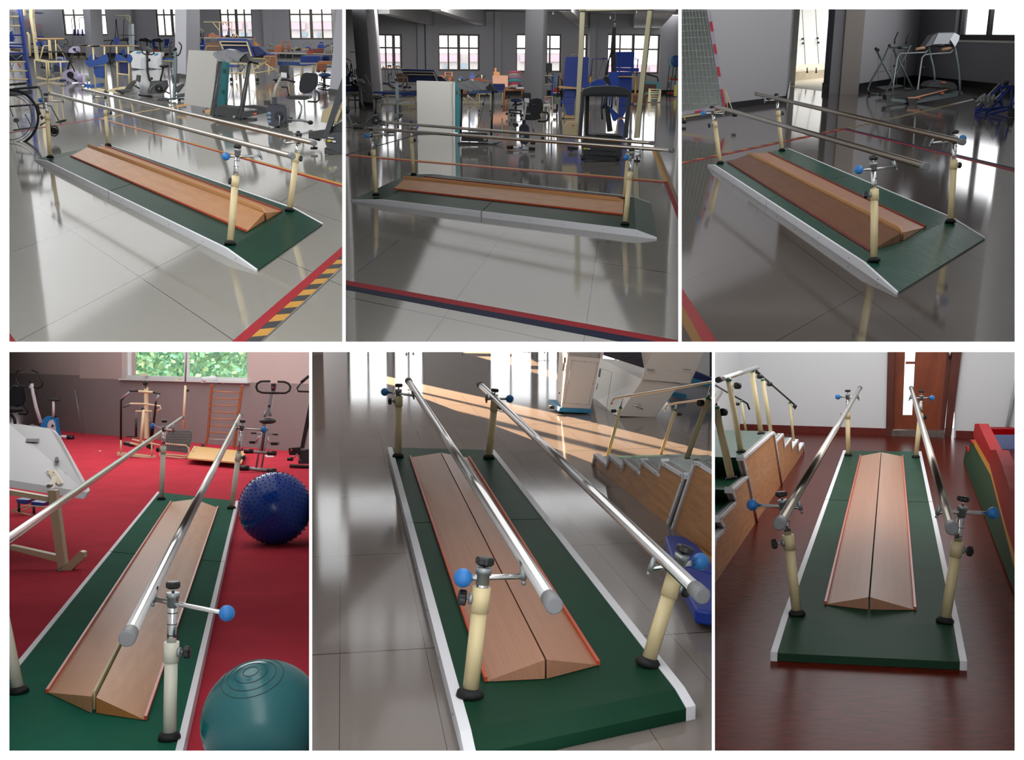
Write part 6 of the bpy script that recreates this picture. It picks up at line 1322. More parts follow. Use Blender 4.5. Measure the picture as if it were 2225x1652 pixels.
# shelf table with toys
t = T('long_table', 'long narrow white table with small toys near the crane window', 'table', (495, 125), d=62); t.poly('top', q2(290, 447, 560, 450, 900, 462, 900, 470, 560, 462, 290, 458), .6, mat('pale_top', (196, 192, 182), .5)); t.tubes('leg', [q2(355, 455, 360, 510), q2(440, 455, 445, 510), q2(470, 455, 475, 510)], 1.2, SILV)
TOYW = mat_wood('toy_wood', (190, 120, 84), (168, 98, 64), (3, 6, 6))
def toy(name, label, cat, L, m, base, d, th=.12, extra=None):
    t = T(name, label, cat, base, d=d); t.poly('body', L, th, m)
    if extra: extra(t)
    return t
toy('stacking_tray', 'orange wooden arched stacking toy on the long white table', 'toy', q2(400, 445, 400, 425, 420, 400, 445, 392, 480, 420, 515, 425, 515, 447), TOYW, (463, 81), 61.6)
toy('wooden_box', 'low wooden tray at the middle of the long white table', 'toy', q2(515, 448, 515, 428, 570, 430, 600, 435, 600, 450), TOYW, (481, 81.5), 61.6)
for k, (X, Y) in enumerate(((382, 430), (348, 432), (562, 395), (637, 390))):
    t = T('toy_peg', ('small red peg on the long table, right of the two', 'small red peg on the long table, left of the two', 'dark blue cone on the long table, left of the two', 'dark blue cone on the long table, right of the two')[k], 'toy', q2(X, 447)[0], d=61.6); t.tube('peg', q2(X, 447, X, Y-(15 if k > 1 else 10)), 3 if k > 1 else 1.6, BLUEM if k > 1 else RED)
t = T('dark_bowl', 'dark round bowl on the long white table below the window', 'bowl', (494, 80), d=61.6); t.ball('bowl', q2(632, 430)[0], (5.4, 4, 2.2), DARK)
t = T('cream_arch', 'cream arched toy at the right of the long white table', 'toy', (513, 81), d=61.6); t.tube('arch', q2(690, 450, 705, 420, 745, 420, 760, 450), 2.4, CREAM); t.poly('brown_box', q2(680, 405, 705, 405, 705, 445, 680, 445), .2, WOODB)
t = T('frame_crane', 'cream steel frame crane in front of the third window', 'crane', (478, 124), d=66); t.tubes('beam', [q2(345, 264, 540, 266, 685, 268), q2(535, 266, 535, 445), q2(682, 268, 680, 400), q2(455, 270, 530, 365), q2(600, 270, 672, 355)], 2, CREAM); t.ball('pulley', q2(578, 287)[0], 1.4, DARK)
t = T('hanging_harness', 'blue and black hanging harness with cream hanger beside the second column', 'harness', (438, 112), d=45); t.tube('hanger', q2(285, 345, 310, 350, 345, 375), 2, CREAM); t.tubes('strap', [q2(305, 395, 300, 500), q2(310, 395, 325, 500), q2(345, 395, 330, 490)], 1.8, BLACK); t.poly('blue_pads', q2(290, 520, 350, 480, 355, 560, 340, 600, 290, 590), .2, BLUEV); t.poly('white_trim', [q+(-.03,) for q in q2(300, 545, 345, 540, 345, 550, 300, 555)], .02, WHITE)
# toys on the back table (right)
t = T('back_table', 'long white work table covered with wooden therapy toys at the right', 'table', (640, 135), d=50); t.poly('top', q2(1090, 632, 1500, 640, 1900, 652, 1915, 660, 1490, 652, 1090, 642), .8, mat('pale_top', (196, 192, 182), .5)); t.tubes('leg', [q2(1245, 645, 1245, 720), q2(1325, 645, 1325, 735), q2(1410, 645, 1410, 735), q2(1150, 645, 1150, 700)], 1.4, SILV); t.tube('stretcher', q2(1240, 680, 1400, 690), 3, BLACK)
toy('wooden_toy_wall', 'plain brown wooden panel standing on the back table left of the ladder toy', 'toy', q2(1190, 620, 1185, 560, 1200, 533, 1235, 535, 1250, 545, 1275, 548, 1275, 630, 1190, 630), TOYW, (604, 114), 49.6)
t = T('ladder_toy', 'wooden ladder shaped peg frame standing on the back table', 'toy', (620, 114), d=49.6); t.tubes('rail', [q2(1280, 495, 1290, 620), q2(1372, 495, 1365, 625)], 3.4, TOYW); t.tubes('bar', [q2(1280, 503, 1372, 505), q2(1285, 545, 1370, 548), q2(1290, 580, 1365, 585)], 2, TOYW); t.poly('square_frame', q2(1290, 560, 1312, 560, 1312, 625, 1290, 625), .1, TOYW); t.poly('square_frame', q2(1345, 560, 1368, 560, 1368, 625, 1345, 625), .1, TOYW)
toy('colour_sticks', 'pile of teal and red sticks at the left end of the back table', 'sticks', q2(1065, 560, 1075, 540, 1120, 528, 1185, 525, 1180, 540, 1110, 560), mat('teal_sticks', (60, 160, 164), .5), (584, 102), 52)
t = ROOM and T('red_sticks', 'red sticks laid over the teal sticks on the back table', 'sticks', (584, 101), d=51.8); t.tubes('stick', [q2(1070, 555, 1110, 535), q2(1110, 530, 1145, 550), q2(1130, 530, 1150, 548)], 1.8, RED)
toy('brown_bowls', 'low brown wooden bowls at the left of the back table', 'bowl', q2(1065, 600, 1100, 588, 1170, 592, 1185, 625, 1070, 622), WOODB, (584, 114), 49.6)
toy('wooden_rack', 'long reddish wooden rack of pegs on the back table below the chairs', 'toy', q2(1610, 585, 1780, 580, 1785, 600, 1770, 640, 1680, 640, 1600, 610), mat_wood('redder_wood', (150, 84, 62), (120, 62, 46), (4, 10, 10)), (688, 117), 49.6)
toy('black_toy', 'small black and white rollers on the back table, right of the ladder toy', 'toy', q2(1385, 615, 1385, 580, 1420, 585, 1420, 615), WHITE, (636, 113), 49.6, extra=lambda t: t.tubes('roller', [q2(1392, 585, 1396, 612), q2(1410, 588, 1414, 614)], 2.6, BLACK))
toy('yellow_toy', 'yellow and black small toys right of the rollers on the back table', 'toy', q2(1440, 610, 1450, 575, 1480, 580, 1500, 575, 1510, 610), DARK, (648, 113), 49.6, extra=lambda t: t.ball('yellow_part', q2(1452, 578)[0]+(-.1,), 2.4, YL))
toy('orange_toy', 'flat orange toy on the back table below the blue chair', 'toy', q2(1570, 625, 1600, 615, 1665, 620, 1650, 645, 1580, 645), mat('red_orange', (200, 74, 50), .5), (675, 117), 49.4)
toy('wood_bench_toy', 'pale wooden bridge toy at the middle of the back table', 'toy', q2(1525, 580, 1600, 580, 1590, 605, 1530, 605), WOODL, (663, 111), 50)
toy('orange_board_toy', 'upright orange wooden blocks behind the navy bed', 'toy', q2(950, 545, 950, 505, 975, 505, 978, 530, 1010, 535, 1010, 550), mat('orange_block', (206, 130, 70), .5), (558, 101), 53)
toy('post_toy', 'thin wooden post stand behind the navy bed', 'toy', q2(942, 540, 947, 445, 952, 445, 955, 545), TOYW, (552, 100), 53)
toy('brown_stick_toy', 'small brown hooked stick stand right of the orange blocks', 'toy', q2(1020, 570, 1020, 505, 1032, 505, 1035, 570), WOODB, (566, 104), 53)
for k, X in enumerate((1815, 1838, 1862)):
    t = T('peg_stand', 'small brown peg standing at the right end of the back table', 'toy', q2(X, 645)[0], d=49.6, group='pegs at the right end of the table'); t.tube('peg', q2(X, 645, X, 605), 1.4, WOODB)
t = T('blue_office_chair', 'blue chair with small headrest behind the back table', 'chair', (698, 130), d=56); t.poly('headrest', q2(1730, 502, 1775, 502, 1775, 522, 1730, 522), .1, BLUEM); t.poly('backrest', q2(1705, 578, 1712, 540, 1725, 530, 1778, 532, 1785, 550, 1785, 580), .1, BLUEV)
t = T('blue_low_chair', 'blue rounded chair back left of the headrest chair', 'chair', (669, 130), d=56); t.poly('backrest', q2(1560, 615, 1562, 570, 1580, 557, 1612, 560, 1625, 580, 1620, 610), .1, BLUEV)
t = T('wire_hoop', 'thin wire hoop standing behind the blue chair', 'hoop', (667, 105), d=55); t.ring('hoop', q2(1585, 565)[0], 9.5, 11, .5, GREYM, a0=0, a1=180)
t = T('far_handle_machine', 'far machine with two bent black handles at the right end of the table', 'exerciser', (718, 135), d=52); t.tube('handle', q2(1790, 572, 1820, 545, 1850, 540), 2, BLACK); t.tube('handle', q2(1885, 630, 1880, 575, 1920, 545), 2, BLACK); t.tube('post', q2(1882, 530, 1875, 640), 2.4, CREAM); t.ball('post_knob', q2(1882, 524)[0], 1.8, BLACK)
# blue mats
for k in range(4):
    y0 = 668+k*21; t = T('folded_mat', 'folded blue vinyl mat in the stack by the column, %s' % ('topmost', 'second from the top', 'third from the top', 'lowest')[k], 'mat', (665, 137+0*k), group='blue mats stacked on the couch', d=44)
    t.poly('mat_body', q2(1506-k*2, y0, 1735, y0+2, 1738, y0+20, 1500, y0+19), .9, BLUEV)
t = T('second_mat_pile', 'smaller pile of blue mats right of the folded mats', 'mats', (707, 132), d=45); t.poly('pile', q2(1738, 665, 1845, 668, 1848, 735, 1738, 735), .7, mat('dull_blue', (34, 60, 120), .6)); t.tubes('mat_edge', [q2(1740, 690, 1845, 692), q2(1740, 712, 1845, 714)], .8, BLACK)
t = T('blue_couch', 'wide blue topped treatment couch on cream legs under the folded mats', 'couch', (655, 175), d=40); t.poly('couch_top', q2(1225, 735, 1490, 740, 1500, 770, 1740, 765, 1700, 785, 1540, 800, 1370, 790, 1230, 782), .1, mat('glossy_blue', (48, 76, 138), .25)); t.tubes('leg', [q2(1515, 795, 1508, 945), q2(1350, 790, 1355, 1000), q2(1650, 785, 1645, 870)], 4, CREAM); t.tube('under_rail', q2(1370, 790, 1540, 800, 1730, 775), 2.4, CREAM); t.tubes('floor_rail', [q2(1390, 920, 1500, 890), q2(1220, 905, 1330, 880)], 2, CREAM)
t = T('wooden_desk', 'orange brown wooden desk beside the third column', 'desk', (704, 172), d=38); t.poly('desk_top', q2(1710, 733, 1905, 738, 1900, 775, 1715, 765), .5, WOODO); t.poly('side_board', q2(1715, 765, 1800, 770, 1800, 860, 1705, 855), .3, mat('desk_side', (150, 88, 56), .5)); t.tube('grey_bar', q2(1790, 795, 1895, 798), 3.6, GREYM); t.tube('leg', q2(1710, 750, 1695, 860), 3, WOODO); t.ball('black_knob', q2(1720, 855)[0], 2.6, BLACK); t.ball('black_knob', q2(1790, 855)[0], 2.8, BLACK); t.tube('lower_leg', q2(1765, 860, 1755, 970), 2.6, WOODO)
t = T('round_stool', 'round blue stool on a black gas lift base by the third column', 'stool', (702, 200)); t.ball('seat', q2(1795, 900)[0], (14.5, 9, 4.6), mat('stool_blue', (44, 76, 130), .35)); t.poly('seat_base', q2(1750, 925, 1875, 930, 1870, 945, 1770, 945), .2, BLACK); t.tube('gas_lift', q2(1785, 940, 1782, 1050), 4.4, BLACK); t.tubes('base_arm', [q2(1700, 1010, 1860, 1035), q2(1710, 1060, 1850, 1085), q2(1780, 1050, 1775, 1090), q2(1720, 990, 1770, 1000)], 2.8, BLACK); t.ring('foot_ring', q2(1780, 1030)[0], 12.5, 4.5, 1.4, BLACK) if False else t.tube('foot_ring', [(q2(1780, 1030)[0][0]+13*math.cos(a*.35), q2(1780, 1030)[0][1]+3.2*math.sin(a*.35), math.sin(a*.35)*-.25) for a in range(18)], 1.4, BLACK, closed=True)
# recumbent bike
t = T('recumbent_bike', 'recumbent exercise bike with grey curved stem and three pale blue spots', 'exercise bike', (630, 276), d=R1.t(630, 277))
NAVY = mat('navy_shell', (26, 32, 50), .35)
t.poly('flywheel_shell', q2(1095, 1300, 1110, 1265, 1160, 1245, 1300, 1262, 1330, 1290, 1335, 1450, 1290, 1500, 1200, 1525, 1120, 1500, 1100, 1400), .35, NAVY, bevel=.01); t.poly('shell_neck', q2(1165, 1165, 1222, 1168, 1218, 1250, 1160, 1250), .15, NAVY)
for Y in (1360, 1408, 1458): t.ball('pale_blue_spot', q2(1130, Y)[0]+(-.0,), (4.6, 1.2, 3.6), mat('pale_blue_spot', (140, 172, 196), .4))
t.disc('side_disc', q2(1240, 1385)[0]+(-.02,), 9, .05, mat('disc_grey', (52, 58, 72), .4)); t.tube('crank', [q+(-.08,) for q in q2(1240, 1385, 1255, 1395, 1248, 1500)], 2.4, CHROME); t.poly('pedal', q2(1250, 1490, 1345, 1475, 1350, 1520, 1260, 1535), .1, BLACK); t.poly('pedal', q2(1060, 1205, 1130, 1205, 1140, 1260, 1070, 1258), .1, BLACK); t.poly('pedal', q2(1330, 1410, 1400, 1405, 1385, 1470, 1330, 1475), .12, BLACK)
t.tube('stem', q2(1192, 1170, 1205, 1060, 1240, 980, 1300, 890), 7, mat('stem_grey', (186, 182, 176), .4)); t.poly('monitor_plate', q2(1268, 865, 1335, 872, 1338, 930, 1275, 925), .03, WHITE, dd=-.06); t.poly('monitor', q2(1250, 785, 1362, 790, 1362, 870, 1375, 935, 1350, 945, 1250, 870), .12, BLACK)
t.tube('front_handle', q2(1175, 955, 1240, 955, 1330, 955, 1440, 982), 4.2, BLACK); t.ball('dial', q2(1220, 985)[0], 3.4, BLACK)
t.poly('backrest', q2(1485, 1070, 1490, 980, 1520, 890, 1560, 870, 1680, 880, 1705, 900, 1705, 1000, 1690, 1040, 1620, 1110, 1560, 1122, 1500, 1105), .09, mat('bike_pad', (26, 30, 36), .7), bevel=.012)
t.poly('seat', q2(1335, 1150, 1600, 1155, 1608, 1185, 1560, 1198, 1370, 1190, 1335, 1172), .35, BLACK); t.tube('side_handle', q2(1275, 1042, 1345, 1045, 1355, 1110, 1365, 1150), 3.6, BLACK); t.tube('side_handle', q2(1690, 1090, 1722, 1110, 1725, 1190, 1700, 1220, 1590, 1215), 4.2, BLACK)
t.tube('rear_stem', q2(1480, 1215, 1515, 1270, 1510, 1340, 1480, 1430), 4.6, SILV); t.tube('rear_foot', q2(1400, 1440, 1510, 1440, 1600, 1462), 5, SILV); t.ball('foot_cap', q2(1622, 1468)[0], (6, 5, 4.6), BLACK); t.tube('front_foot', q2(1080, 1548, 1140, 1525), 4, SILV); t.tube('stay', q2(1400, 1440, 1340, 1420), 3, SILV)
t = T('levelling_pad', 'small round black levelling foot on the tiles near the big treadmill', 'foot', (648, 293), d=R1.t(648, 293)); t.disc('disc_base', (648, 291), 6.6, .03, BLACK, ax=R1.n); t.disc('disc_top', (648, 288), 4, .05, DARK, ax=R1.n)
# cream switch box and big treadmill at the right edge
t = T('large_treadmill', 'large dark treadmill with thick slanted arm cut by the right edge of the corner view', 'treadmill', (712, 336), d=R1.t(712, 336))
t.poly('arm', q2(1770, 1640, 1940, 1110, 1990, 960, 2020, 880, 2020, 1130, 1900, 1440, 1830, 1652), .12, mat('dark_slate', (46, 50, 56), .45)); t.poly('rear_box', q2(1600, 1590, 1760, 1570, 1860, 1530, 2020, 1440, 2020, 1620, 1780, 1660, 1600, 1660), .3, BLACK, dd=.1)
z2 = ZM(370, 280, 3.516)
t.poly('motor_box', z2(1190, 60, 1230, 30, 1330, 20, 1330, 190, 1200, 150, 1185, 110), .5, mat('dark_slate', (46, 50, 56), .45), dd=-.02); t.ball('yellow_sticker', z2(1215, 92)[0]+(-.06,), (5, .6, 2.4), mat('sticker_yellow', (222, 206, 40), .5)); t.poly('white_sticker', [q+(-.05,) for q in z2(1237, 88, 1265, 92, 1263, 105, 1237, 101)], .01, WHITE); t.poly('white_sticker', [q+(-.05,) for q in z2(1205, 62, 1250, 68, 1248, 78, 1203, 72)], .01, SILV); t.tube('caster', z2(1180, 180, 1205, 178), 9, BLACK); t.poly('skirt', z2(1175, 150, 1330, 185, 1330, 205, 1185, 190), .4, DARK, dd=-.03)
t.poly('foot_box', z2(1055, 40, 1130, 15, 1150, 20, 1140, 95, 1060, 70), .2, BLACK, dd=.2); t.disc('levelling_foot', z2(1098, 148)[0]+(.3,), 8, .03, BLACK, ax=R1.n); t.tube('foot_stem', [q+(.3,) for q in z2(1098, 100, 1098, 146)], 3.4, BLACK)
t = T('switch_box', 'cream angular control box beside the slanted black arm', 'control box', (710, 275), d=R1.t(705, 275)); t.poly('box_body', q2(1745, 1460, 1765, 1330, 1885, 1250, 1960, 1290, 1990, 1330, 1930, 1480, 1850, 1480), .3, mat('box_cream', (206, 190, 150), .5)); t.poly('box_post', q2(1940, 1190, 2020, 1150, 2020, 1400, 1900, 1500), .2, mat('box_cream', (206, 190, 150), .5), dd=.1); t.ball('screw', q2(1918, 1458)[0]+(-.02,), 1, BLACK)
# tapes of room one
z1 = ZM(0, 280, 3.516)
tape('red tape band right of the platform beside the hazard stripes', z2(1320, 895, 1320, 960, 572, 1632, 465, 1632), REDT)
tape('black and yellow hazard tape in the lower right corner of the corner view', z2(1320, 962, 1320, 1040, 682, 1632, 574, 1632), HZ)
tape('red tape piece in the lower left corner of the corner view', z1(60, 1545, 60, 1650, 140, 1650, 120, 1625), REDT)
tape('red tape line behind the bars running from the wheelchair', q1(95, 1600, 95, 1585, 1180, 1418, 1200, 1422), REDT)
tape('red tape line across the tiles behind the platform, to the right', [(214, 257.5), (217, 257.5), (750, 405), (750, 409)], REDT)
tape('yellow tape line beside the red line behind the platform', [(217, 257.5), (221, 257.3), (750, 401), (750, 405)], YELT)
tape('dark blue tape line running back towards the white board', q1(1130, 1424, 1300, 1388, 2120, 1268, 2118, 1262, 1290, 1380), BLUT) if False else tape('dark blue tape line running back towards the white board', q1(1180, 1418, 1172, 1414, 2110, 1262, 2118, 1266), BLUT)
tape('yellow tape line beside the blue one towards the white board', q1(1190, 1424, 1180, 1418, 2118, 1266, 2130, 1272), YELT)
# ================================================================ room two: the gym seen square on
ROOM = R2
q3 = ZM(740, 0, 5.508); q4 = ZM(1100, 0, 5.508); b1 = ZM(750, 100, 11.015); b2 = ZM(900, 120, 9.179); b3 = ZM(1090, 130, 7.865); b4 = ZM(1270, 110, 7.181)
WG2 = mat('warm_grey_wall', (182, 180, 184), .8); WGS = mat('ceiling_beam_paint', (190, 188, 188), .85)
w2 = Wall((730, 205), (1490, 203)); CZ = w2.ab(1110, 26)[1]
H2 = [w2.rectpx(822, 74, 874, 152), w2.rectpx(953, 74, 1043, 154), w2.rectpx(1122, 74, 1221, 157), w2.rectpx(1260, 74, 1277, 158), w2.rectpx(1320, 74, 1434, 160)]
w2.build('wall_two_back', WG2, 0, w2.len, CZ, .4, H2, noclip=True); base_board(w2, 0, w2.len, 'two', .2)
for i, (h, c) in enumerate(zip(H2, (3, 4, 4, 1, 4))): w2.window(21+i, h, c, 1, FRB, .09, .4, rowpos=[.62], thick=(2,), noclip=True)
ceiling('ceiling_two', R2, CZ, 4, 70, mat('ceiling_two_paint', (150, 148, 148), .9))
# ceiling beams running towards the wall
def beam(k, pts, depth_px, zb, w=.45):
    """beam under the ceiling: two pixels of its lower left edge, far and near"""
    A, B = R2.f(*pts[0], zb), R2.f(*pts[1], zb)
    side = R2.n.cross((B-A).normalized()).normalized(); side = side if side.dot(RX) > 0 else -side
    mb = MB(); q = [A, A+side*w, B+side*w, B]; mb.hexa(q, [p+R2.n*(CZ-zb) for p in q]); return struct(mb.build('trim_beam_%d' % k, WGS, None, R2))
def f_up(x, y, z): return CAM+ray(x, y)*(-(EYE-z)/R2.n.dot(ray(x, y)))
zb = CZ-.75
def beam2(k, far, near, w):
    A, B = f_up(*far, zb), f_up(*near, zb); e = (B-A).normalized(); side = e.cross(R2.n).normalized(); side = side if side.dot(RX) > 0 else -side
    mb = MB(); q = [A, A+side*w, B+side*w, B]; mb.hexa(q, [p+R2.n*(CZ-zb) for p in q]); return struct(mb.build('trim_%d' % (10+k), WGS, None, R2))
dW = w2.pt(0, 0)
for k, (far, near, w) in enumerate((((905, 69), (822, 54), .5), ((998, 70), (822, 30), .5), ((1080, 68), (930, 22), .5), ((1262, 62), (1215, 24), .5), ((1375, 69), (1384, 24), 1.6))):
    beam2(k, far, near, w)
for x in (906, 924, 1072, 1276): mb = MB(); a = w2.ab(x, 180)[0]; w2.box(mb, a, 0, a+.4, CZ, -.25, 0); struct(mb.build('wall_pilaster', WG2, None, R2))
column('wall_column_four', [(781, 229), (811, 233), (833, 224)], [(764, 20), (795, 20), (820, 20)], R2, WG2)
column('wall_column_five', [(1138, 240), (1176, 244), (1188, 236)], [(1142, 20), (1181, 20), (1190, 20)], R2, WG2)
facade(R2, 'overexposed building with pink panels outside the windows of the square view', (800, 1240), 100, 119, 134, 175, 110, [(1003, 138, 10, 12), (858, 138, 8, 11), (965, 141, 6, 8)])
facade(R2, 'low pink building outside the far right window of the square view', (1300, 1450), 130, 144, 158, 175, 110, [])
for k, (x, y) in enumerate(((1202, 27), (1326, 37), (1458, 24))):
    t = T('ceiling_lamp', 'small dark hanging lamp below the ceiling, %s of the three' % ('left', 'middle', 'right')[k], 'lamp', (x, y), d=50); t.tube('cord', [(x, y-4), (x, y-12)], .7, DARK); t.ball('lamp_body', (x, y), (2.6, 2, 3), DARK); t.ball('bulb', (x, y+3), 1.6, SILV)
# left: upright bike
t = T('black_exercise_bike', 'black upright exercise bike at the left edge of the square view', 'exercise bike', (800, 281))
t.tube('handlebar', b1(480, 670, 490, 740, 560, 860, 595, 920, 590, 950, 540, 965, 400, 950, 260, 930), 3.6, BLACK); t.tube('handlebar_left', b1(140, 650, 160, 760, 200, 880, 260, 920), 3.4, BLACK)
t.poly('monitor', b1(255, 785, 370, 780, 470, 870, 470, 895, 400, 895, 270, 800), .15, DARK); t.tube('stem', b1(375, 870, 385, 1100, 400, 1350, 470, 1560), 5.4, BLACK); t.ball('stem_knob', b1(440, 1085)[0], 3.6, BLACK)
t.ball('saddle', b1(770, 1235)[0], (13, 6, 3.8), BLACK); t.tube('seat_post', b1(745, 1250, 730, 1480, 720, 1620), 5, BLACK)
t.poly('shell', q3(270, 1500, 330, 1350, 455, 1355, 460, 1470, 440, 1500, 340, 1515), .35, DARK); t.disc('flywheel', q3(418, 1435)[0]+(-.03,), 8, .05, BLACK); t.disc('hub', q3(425, 1442)[0]+(-.06,), 2.4, .03, SILV); t.tube('shell_trim', [q+(-.03,) for q in q3(300, 1490, 320, 1440, 400, 1380, 455, 1372)], 1, SILV)
t.tube('front_foot', q3(155, 1528, 265, 1530), 5, BLACK); t.tube('rear_foot', q3(470, 1492, 575, 1500), 3.4, BLACK); t.tube('crank', q3(200, 1470, 245, 1468), 3.4, BLACK); t.ball('pedal', q3(485, 1455)[0], 3.6, BLACK)
t = T('left_machine', 'black and silver machine parts cut by the left edge of the square view', 'machine', (757, 277)); t.tube('frame_tube', q3(60, 1390, 90, 1380, 135, 1470, 60, 1490), 1.6, SILV); t.ball('dark_wheel', q3(75, 1320)[0], (6, 3, 8), BLACK); t.tube('rail', q3(60, 1525, 200, 1475), 2, SILV)
t = T('blue_bed_left', 'blue topped treatment bed on a cream frame at the left edge of the square view', 'bed', (768, 226)); t.poly('mattress', b1(10, 1050, 310, 1050, 315, 1085, 10, 1095), .8, BLUEV); t.poly('white_sheet', b1(10, 950, 180, 945, 310, 1010, 310, 1050, 10, 1050), .6, mat('blue_sheet', (90, 100, 140), .6)); t.tubes('cream_frame', [b1(70, 1290, 330, 1295), b1(235, 1160, 240, 1390), b1(70, 1240, 75, 1370), b1(170, 1175, 300, 1180)], 3.2, CREAM)
t = T('teal_package', 'teal printed package and black bag on the blue bed at the left edge', 'package', (755, 187), d=R2.t(768, 226)); t.poly('package', b1(10, 710, 85, 710, 95, 930, 10, 930), .2, mat('teal_print', (30, 110, 104), .6)); t.ball('printed_ring', b1(30, 845)[0]+(-.05,), 1.8, SILV); t.poly('black_bag', b1(100, 870, 250, 800, 300, 960, 300, 1010, 180, 950, 100, 890), .2, BLACK)
t = T('hanging_harness_left', 'blue harness hanging on black straps from a cream hanger at the left edge', 'harness', (762, 200), d=50); t.tube('hanger', b1(10, 310, 80, 320, 135, 370), 2, CREAM); t.tube('upper_bar', b1(120, 143, 230, 146), 1.6, CREAM); t.tubes('strap', [b1(30, 410, 95, 620), b1(140, 410, 185, 660), b1(35, 410, 40, 690), b1(140, 400, 125, 610)], 1.8, BLACK); t.poly('blue_pads', b1(50, 690, 120, 600, 160, 620, 190, 700, 280, 740, 90, 740), .2, BLUEV); t.tubes('grey_post', [b1(225, 560, 225, 690), b1(262, 540, 265, 700)], 2, GREYM)
# grey post stepper
t = T('stepper_machine', 'grey posted stepper with curved black grips behind the far handrail', 'exerciser', (866, 292)); t.poly('grey_post', b1(1190, 900, 1275, 900, 1285, 1340, 1270, 1660, 1225, 1660, 1215, 1340), .1, GREYM); t.ball('post_head', b1(1225, 805)[0], (4.4, 3, 3), BLACK)
t.tube('hand_grip', b1(1115, 655, 1045, 690, 1030, 760, 1060, 900, 1120, 970, 1200, 1020), 3.6, BLACK); t.tube('hand_grip', b1(1320, 660, 1385, 690, 1410, 760, 1385, 920, 1340, 960, 1280, 970), 3.6, BLACK); t.poly('disc_box', b1(1180, 1410, 1330, 1420, 1330, 1600, 1180, 1610), .25, BLACK)
t.tube('lower_post', q3(680, 1200, 688, 1540), 5, GREYM); t.poly('pedal', q3(640, 1440, 700, 1360, 750, 1375, 700, 1430), .2, BLACK); t.poly('base_plate', q3(515, 1575, 640, 1585, 650, 1600, 530, 1600), .3, DARK); t.tube('base_post', q3(545, 1480, 548, 1600), 3, SILV); t.ball('pedal_roller', q3(845, 1465)[0], (4, 3, 2.4), BLACK); t.ball('blue_roller', q3(915, 1527)[0], (3.6, 2.4, 2), BLUEM)
# beds behind
t = T('tilt_bed', 'navy tilting bed with raised section and cream bars above the white board', 'bed', (920, 218), d=46)
t.poly('raised_section', q3(725, 838, 1110, 838, 1180, 985, 810, 985), .12, mat('navy_vinyl', (18, 38, 96), .45)); t.poly('edge_pad', q3(722, 830, 740, 826, 1115, 838, 1185, 985, 1160, 985, 1100, 855, 728, 848), .2, BLUEV, dd=-.1)
for k in range(2): t.poly('cream_bar', q3(735+k*20, 850+k*34, 1110+k*12, 858+k*34, 1115+k*12, 870+k*34, 738+k*20, 862+k*34), .05, CREAM, dd=-.14)
t.poly('side_bar', q3(1100, 860, 1118, 860, 1170, 975, 1150, 975), .05, CREAM, dd=-.14); t.poly('bed_section', q3(1160, 915, 1200, 915, 1270, 975, 1180, 975), .5, mat('navy_vinyl', (18, 38, 96), .45)); t.tube('frame_tube', b1(1500, 910, 1700, 915), 3, CREAM)
t = T('brown_board', 'dark brown footboard in cream tube frame, square view, left of navy bed', 'footboard', (876, 190), d=44); t.poly('board', b1(1225, 655, 1500, 655, 1505, 1010, 1465, 1010, 1460, 870, 1270, 870, 1225, 790), .05, WOODB); t.tube('tube_frame', [q+(-.05,) for q in b1(1255, 860, 1260, 770, 1280, 755, 1470, 760, 1495, 780, 1510, 1100)], 1.5, CREAM)
t = T('low_blue_bed', 'long low blue bed on a cream lifting frame left of the white board', 'bed', (860, 236)); t.poly('mattress', b1(665, 1095, 1710, 1115, 1710, 1180, 1300, 1165, 670, 1135), .9, BLUEV); t.poly('blue_towel', b1(880, 1150, 990, 1100, 930, 1190, 870, 1190), .04, BSL, dd=-.05); t.poly('blue_towel', b1(1350, 1210, 1460, 1130, 1540, 1130, 1450, 1210), .04, BSL, dd=-.05)
t.tubes('frame_tube', [b1(670, 1155, 780, 1160), b1(800, 1380, 1210, 1400, 1700, 1430), b1(1290, 1330, 1650, 1250), b1(1320, 1465, 1700, 1470), b1(810, 1180, 1340, 1190)], 3, CREAM); t.tubes('leg', [b1(820, 1380, 820, 1480), b1(1580, 1280, 1585, 1470), b1(1520, 1450, 1520, 1510), b1(1010, 1180, 1010, 1350), b1(1690, 1200, 1695, 1400)], 3.2, CREAM)
t = T('middle_blue_bed', 'blue bed with raised padded part behind the grey stepper post', 'bed', (850, 215), d=48); t.poly('pad', b1(900, 870, 1010, 880, 1200, 1020, 1140, 1020, 1000, 910, 900, 900), .5, BLUEV); t.poly('pad', b1(1080, 855, 1200, 860, 1200, 885, 1090, 880), .4, BLUEV); t.poly('white_pillow', b1(900, 770, 1000, 770, 1180, 730, 1200, 770, 1100, 790, 900, 790), .4, WHITE); t.tubes('cream_tube', [b1(900, 915, 1000, 920, 1150, 1040), b1(1280, 940, 1450, 1060), b1(1450, 930, 1560, 970)], 2.8, CREAM); t.poly('pad', b1(1380, 960, 1580, 980, 1560, 1020, 1400, 1010), .4, BLUEV)
t = T('shelf_rack', 'tall rack with cream shelf and thin uprights below the first window', 'shelf', (855, 203), d=58); t.poly('shelf', b1(880, 540, 1390, 535, 1390, 548, 880, 552), .6, mat('pale_top', (196, 192, 182), .5)); t.tubes('upright', [b1(955, 550, 965, 830), b1(1020, 550, 1030, 830), b1(1110, 550, 1115, 780), b1(1200, 550, 1205, 760), b1(1252, 550, 1260, 700)], 1.1, DARK)
t = T('toy_arch', 'orange wooden arch toy on the cream shelf', 'toy', (862, 148), d=57.6); t.tube('arch', b1(1140, 530, 1150, 490, 1290, 485, 1320, 530), 3, WOODO); t.tube('mid_bar', b1(1235, 490, 1235, 530), 2.4, WOODO); t.poly('black_cup', b1(1130, 435, 1165, 435, 1165, 475, 1130, 475), .2, DARK)
